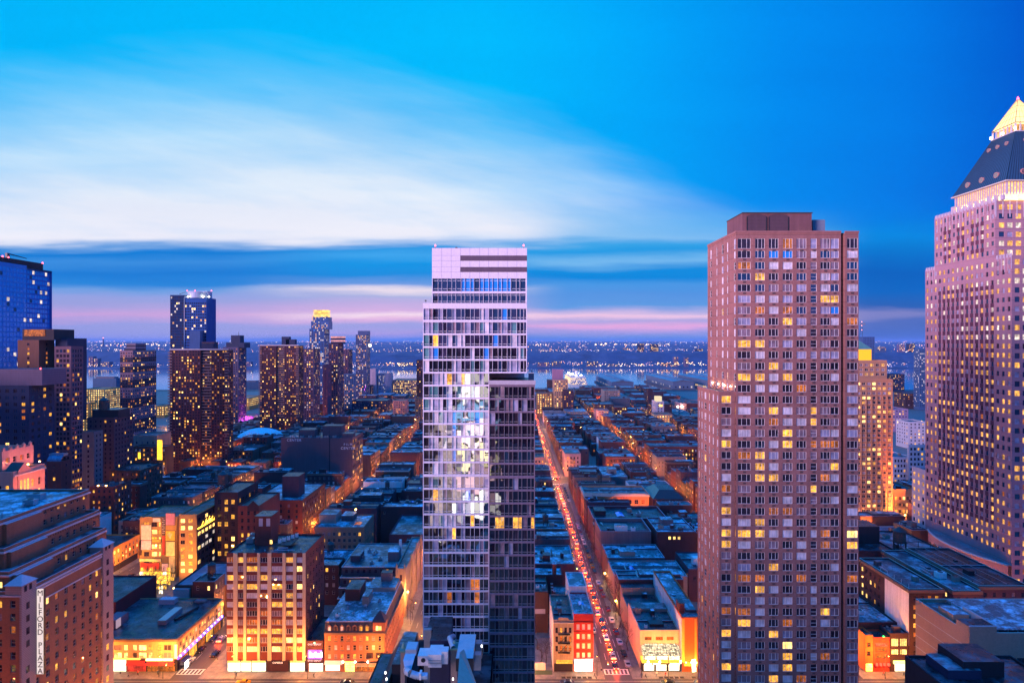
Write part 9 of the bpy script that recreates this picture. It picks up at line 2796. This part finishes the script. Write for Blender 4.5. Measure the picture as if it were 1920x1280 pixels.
# traffic lights at the corner
for (x, y, lb) in ((28.6, 205.2, 'traffic light pole at the red tenement corner'), (43.2, 204.2, 'traffic light pole at the restaurant corner'), (-117.8, 204.6, 'traffic light pole at the neon store corner')):
 r = empty('traffic_light', (x, y, .15), lb, 'traffic light')
 mb = MB(); mb.cyl(x, y, .15, 5.2, .09, .07, 8, METALD); mb.tube((x, y, 5.0), (x + 3.4, y - 1.2, 5.6), .06, .05, METALD); mb.obj('pole', r)
 mb = MB(); mb.box(x + 3.1, x + 3.45, y - 1.4, y - 1.1, 4.7, 5.6, plain('signal_yellow', (.5, .3, .02), .5)); hd = mb.obj('signal_head', r)
 mb = MB(); mb.cyl(x + 3.28, y - 1.45, 4.80, 5.0, .12, .12, 8, glow('green_bulb', (.3, 1, .5), 9)); mb.obj('signal_lens', hd)

# ---------------------------------------------------------------- midtown behind the viewpoint: mirrored in the glass; unseen blocks added to shade low streets
for (x0, x1, y0, y1, z, wk, lb, mx) in (
  (-182, -126, -70, -8, 112, 'concrete', 'tall slab behind the viewpoint that shades the hotel street', TOWERMIX), (-100, -44, -80, -16, 158, 'brick_dark', 'dark hotel slab behind the viewpoint mirrored in the glass tower', [('goldoffice', 40), ('dark', 50), ('cool', 10)]),
  (-200, -122, 52, 128, 84, 'brick_plum', 'unseen midrise added beside the viewpoint to shade the glass tower foot', TOWERMIX), (44, 100, -90, -30, 150, 'navy', 'office tower behind the viewpoint mirrored in the brick tower', [('goldoffice', 30), ('dark', 60), ('cool', 20)]),
  *[(a, c, e, f, z_, 'brick_dark', 'midtown block added outside the view to shade the low streets', [('dark', 1)]) for a, c, e, f, z_ in ((-330, -215, 40, 190, 95), (-480, -370, 160, 330, 105), (-640, -505, 280, 460, 110), (-820, -665, 430, 640, 90), (-1050, -860, 620, 850, 90), (-1400, -1150, 820, 1100, 90))]):
 b = Bld('midtown_tower', lb, 'tower block', ((x0 + x1) / 2, (y0 + y1) / 2, 0), 'midtown outside the view' if 'outside' in lb else None, far=True)
 mb = MB(); rs = rows_down(z - 2, 4, 4, 2.4)
 b.facade(mb, (x1, y1), (-1, 0), x1 - x0, 0, z, WALL[wk], cols(x1 - x0, 12, 2.6, 1), rs, mx, 'plain', 'dark', rec=0)
 mb.box(x0, x1, y0, y1, 0, z, WALL[wk], top=ROOF['dark'], skip='b'); b._flush_far(mb); mb.obj('wall', b.root)
b = Bld('billboard_tower', 'narrow tower of white and coloured screens behind the viewpoint mirrored in the glass tower', 'tower block', (-22, -70, 0))
b.part('wall', lambda m: m.box(-44, -11, -80, -60, 0, 100, WALL['black']))
for k, (c_, e_) in enumerate((((1, .9, .85), 5), ((.3, .6, 1), 3), ((1, .75, .8), 6), ((1, .85, .5), 5), ((1, .6, .7), 4), ((1, .95, .9), 7))):
 b.part('screen', lambda m: m.box(-32, -12, -59.99, -59.7, 92 - k * 13 - 11, 92 - k * 13, glow('big_screen_%s' % 'abcdef'[k], c_, e_ * .75, .12, .3)))
b.part('reflection_panel', lambda m: m.box(-43.5, -33, -59.99, -59.7, 4, 74, glow('pale_reflection_glow', (1, .74, .78), 1.3, .35, .35)))  # glowing panel added for the pale reflection in the glass tower's left panes
# ---------------------------------------------------------------- haze over the river and the far shore
hm, ht, hout = newmat('dusk_haze')
pv = ht.n('ShaderNodeVolumePrincipled')
pv.inputs['Color'].default_value = (.30, .55, 1, 1)
pv.inputs['Density'].default_value = 0.000035
ht.t.links.new(pv.outputs[0], hout.inputs[1])
mb = MB(); mb.box(-30000, 30000, -450, 43500, -8, 236, hm)
tag(mb.obj('haze'), 'thin blue dusk haze over the river and far shore', 'haze', kind='stuff')
# ---------------------------------------------------------------- finish: windows become objects, lettering becomes mesh
for b in ALL:
 b.finish()
bpy.context.view_layer.update()
dg = bpy.context.evaluated_depsgraph_get()
for o in [o for o in SC.objects if o.type == 'FONT']:
 me = bpy.data.meshes.new_from_object(o.evaluated_get(dg))
 n = bpy.data.objects.new(o.name, me)
 COL.objects.link(n)
 n.parent, n.location, n.rotation_euler, n.scale = o.parent, o.location, o.rotation_euler, o.scale
 nm = o.name
 bpy.data.objects.remove(o)
 n.name = nm
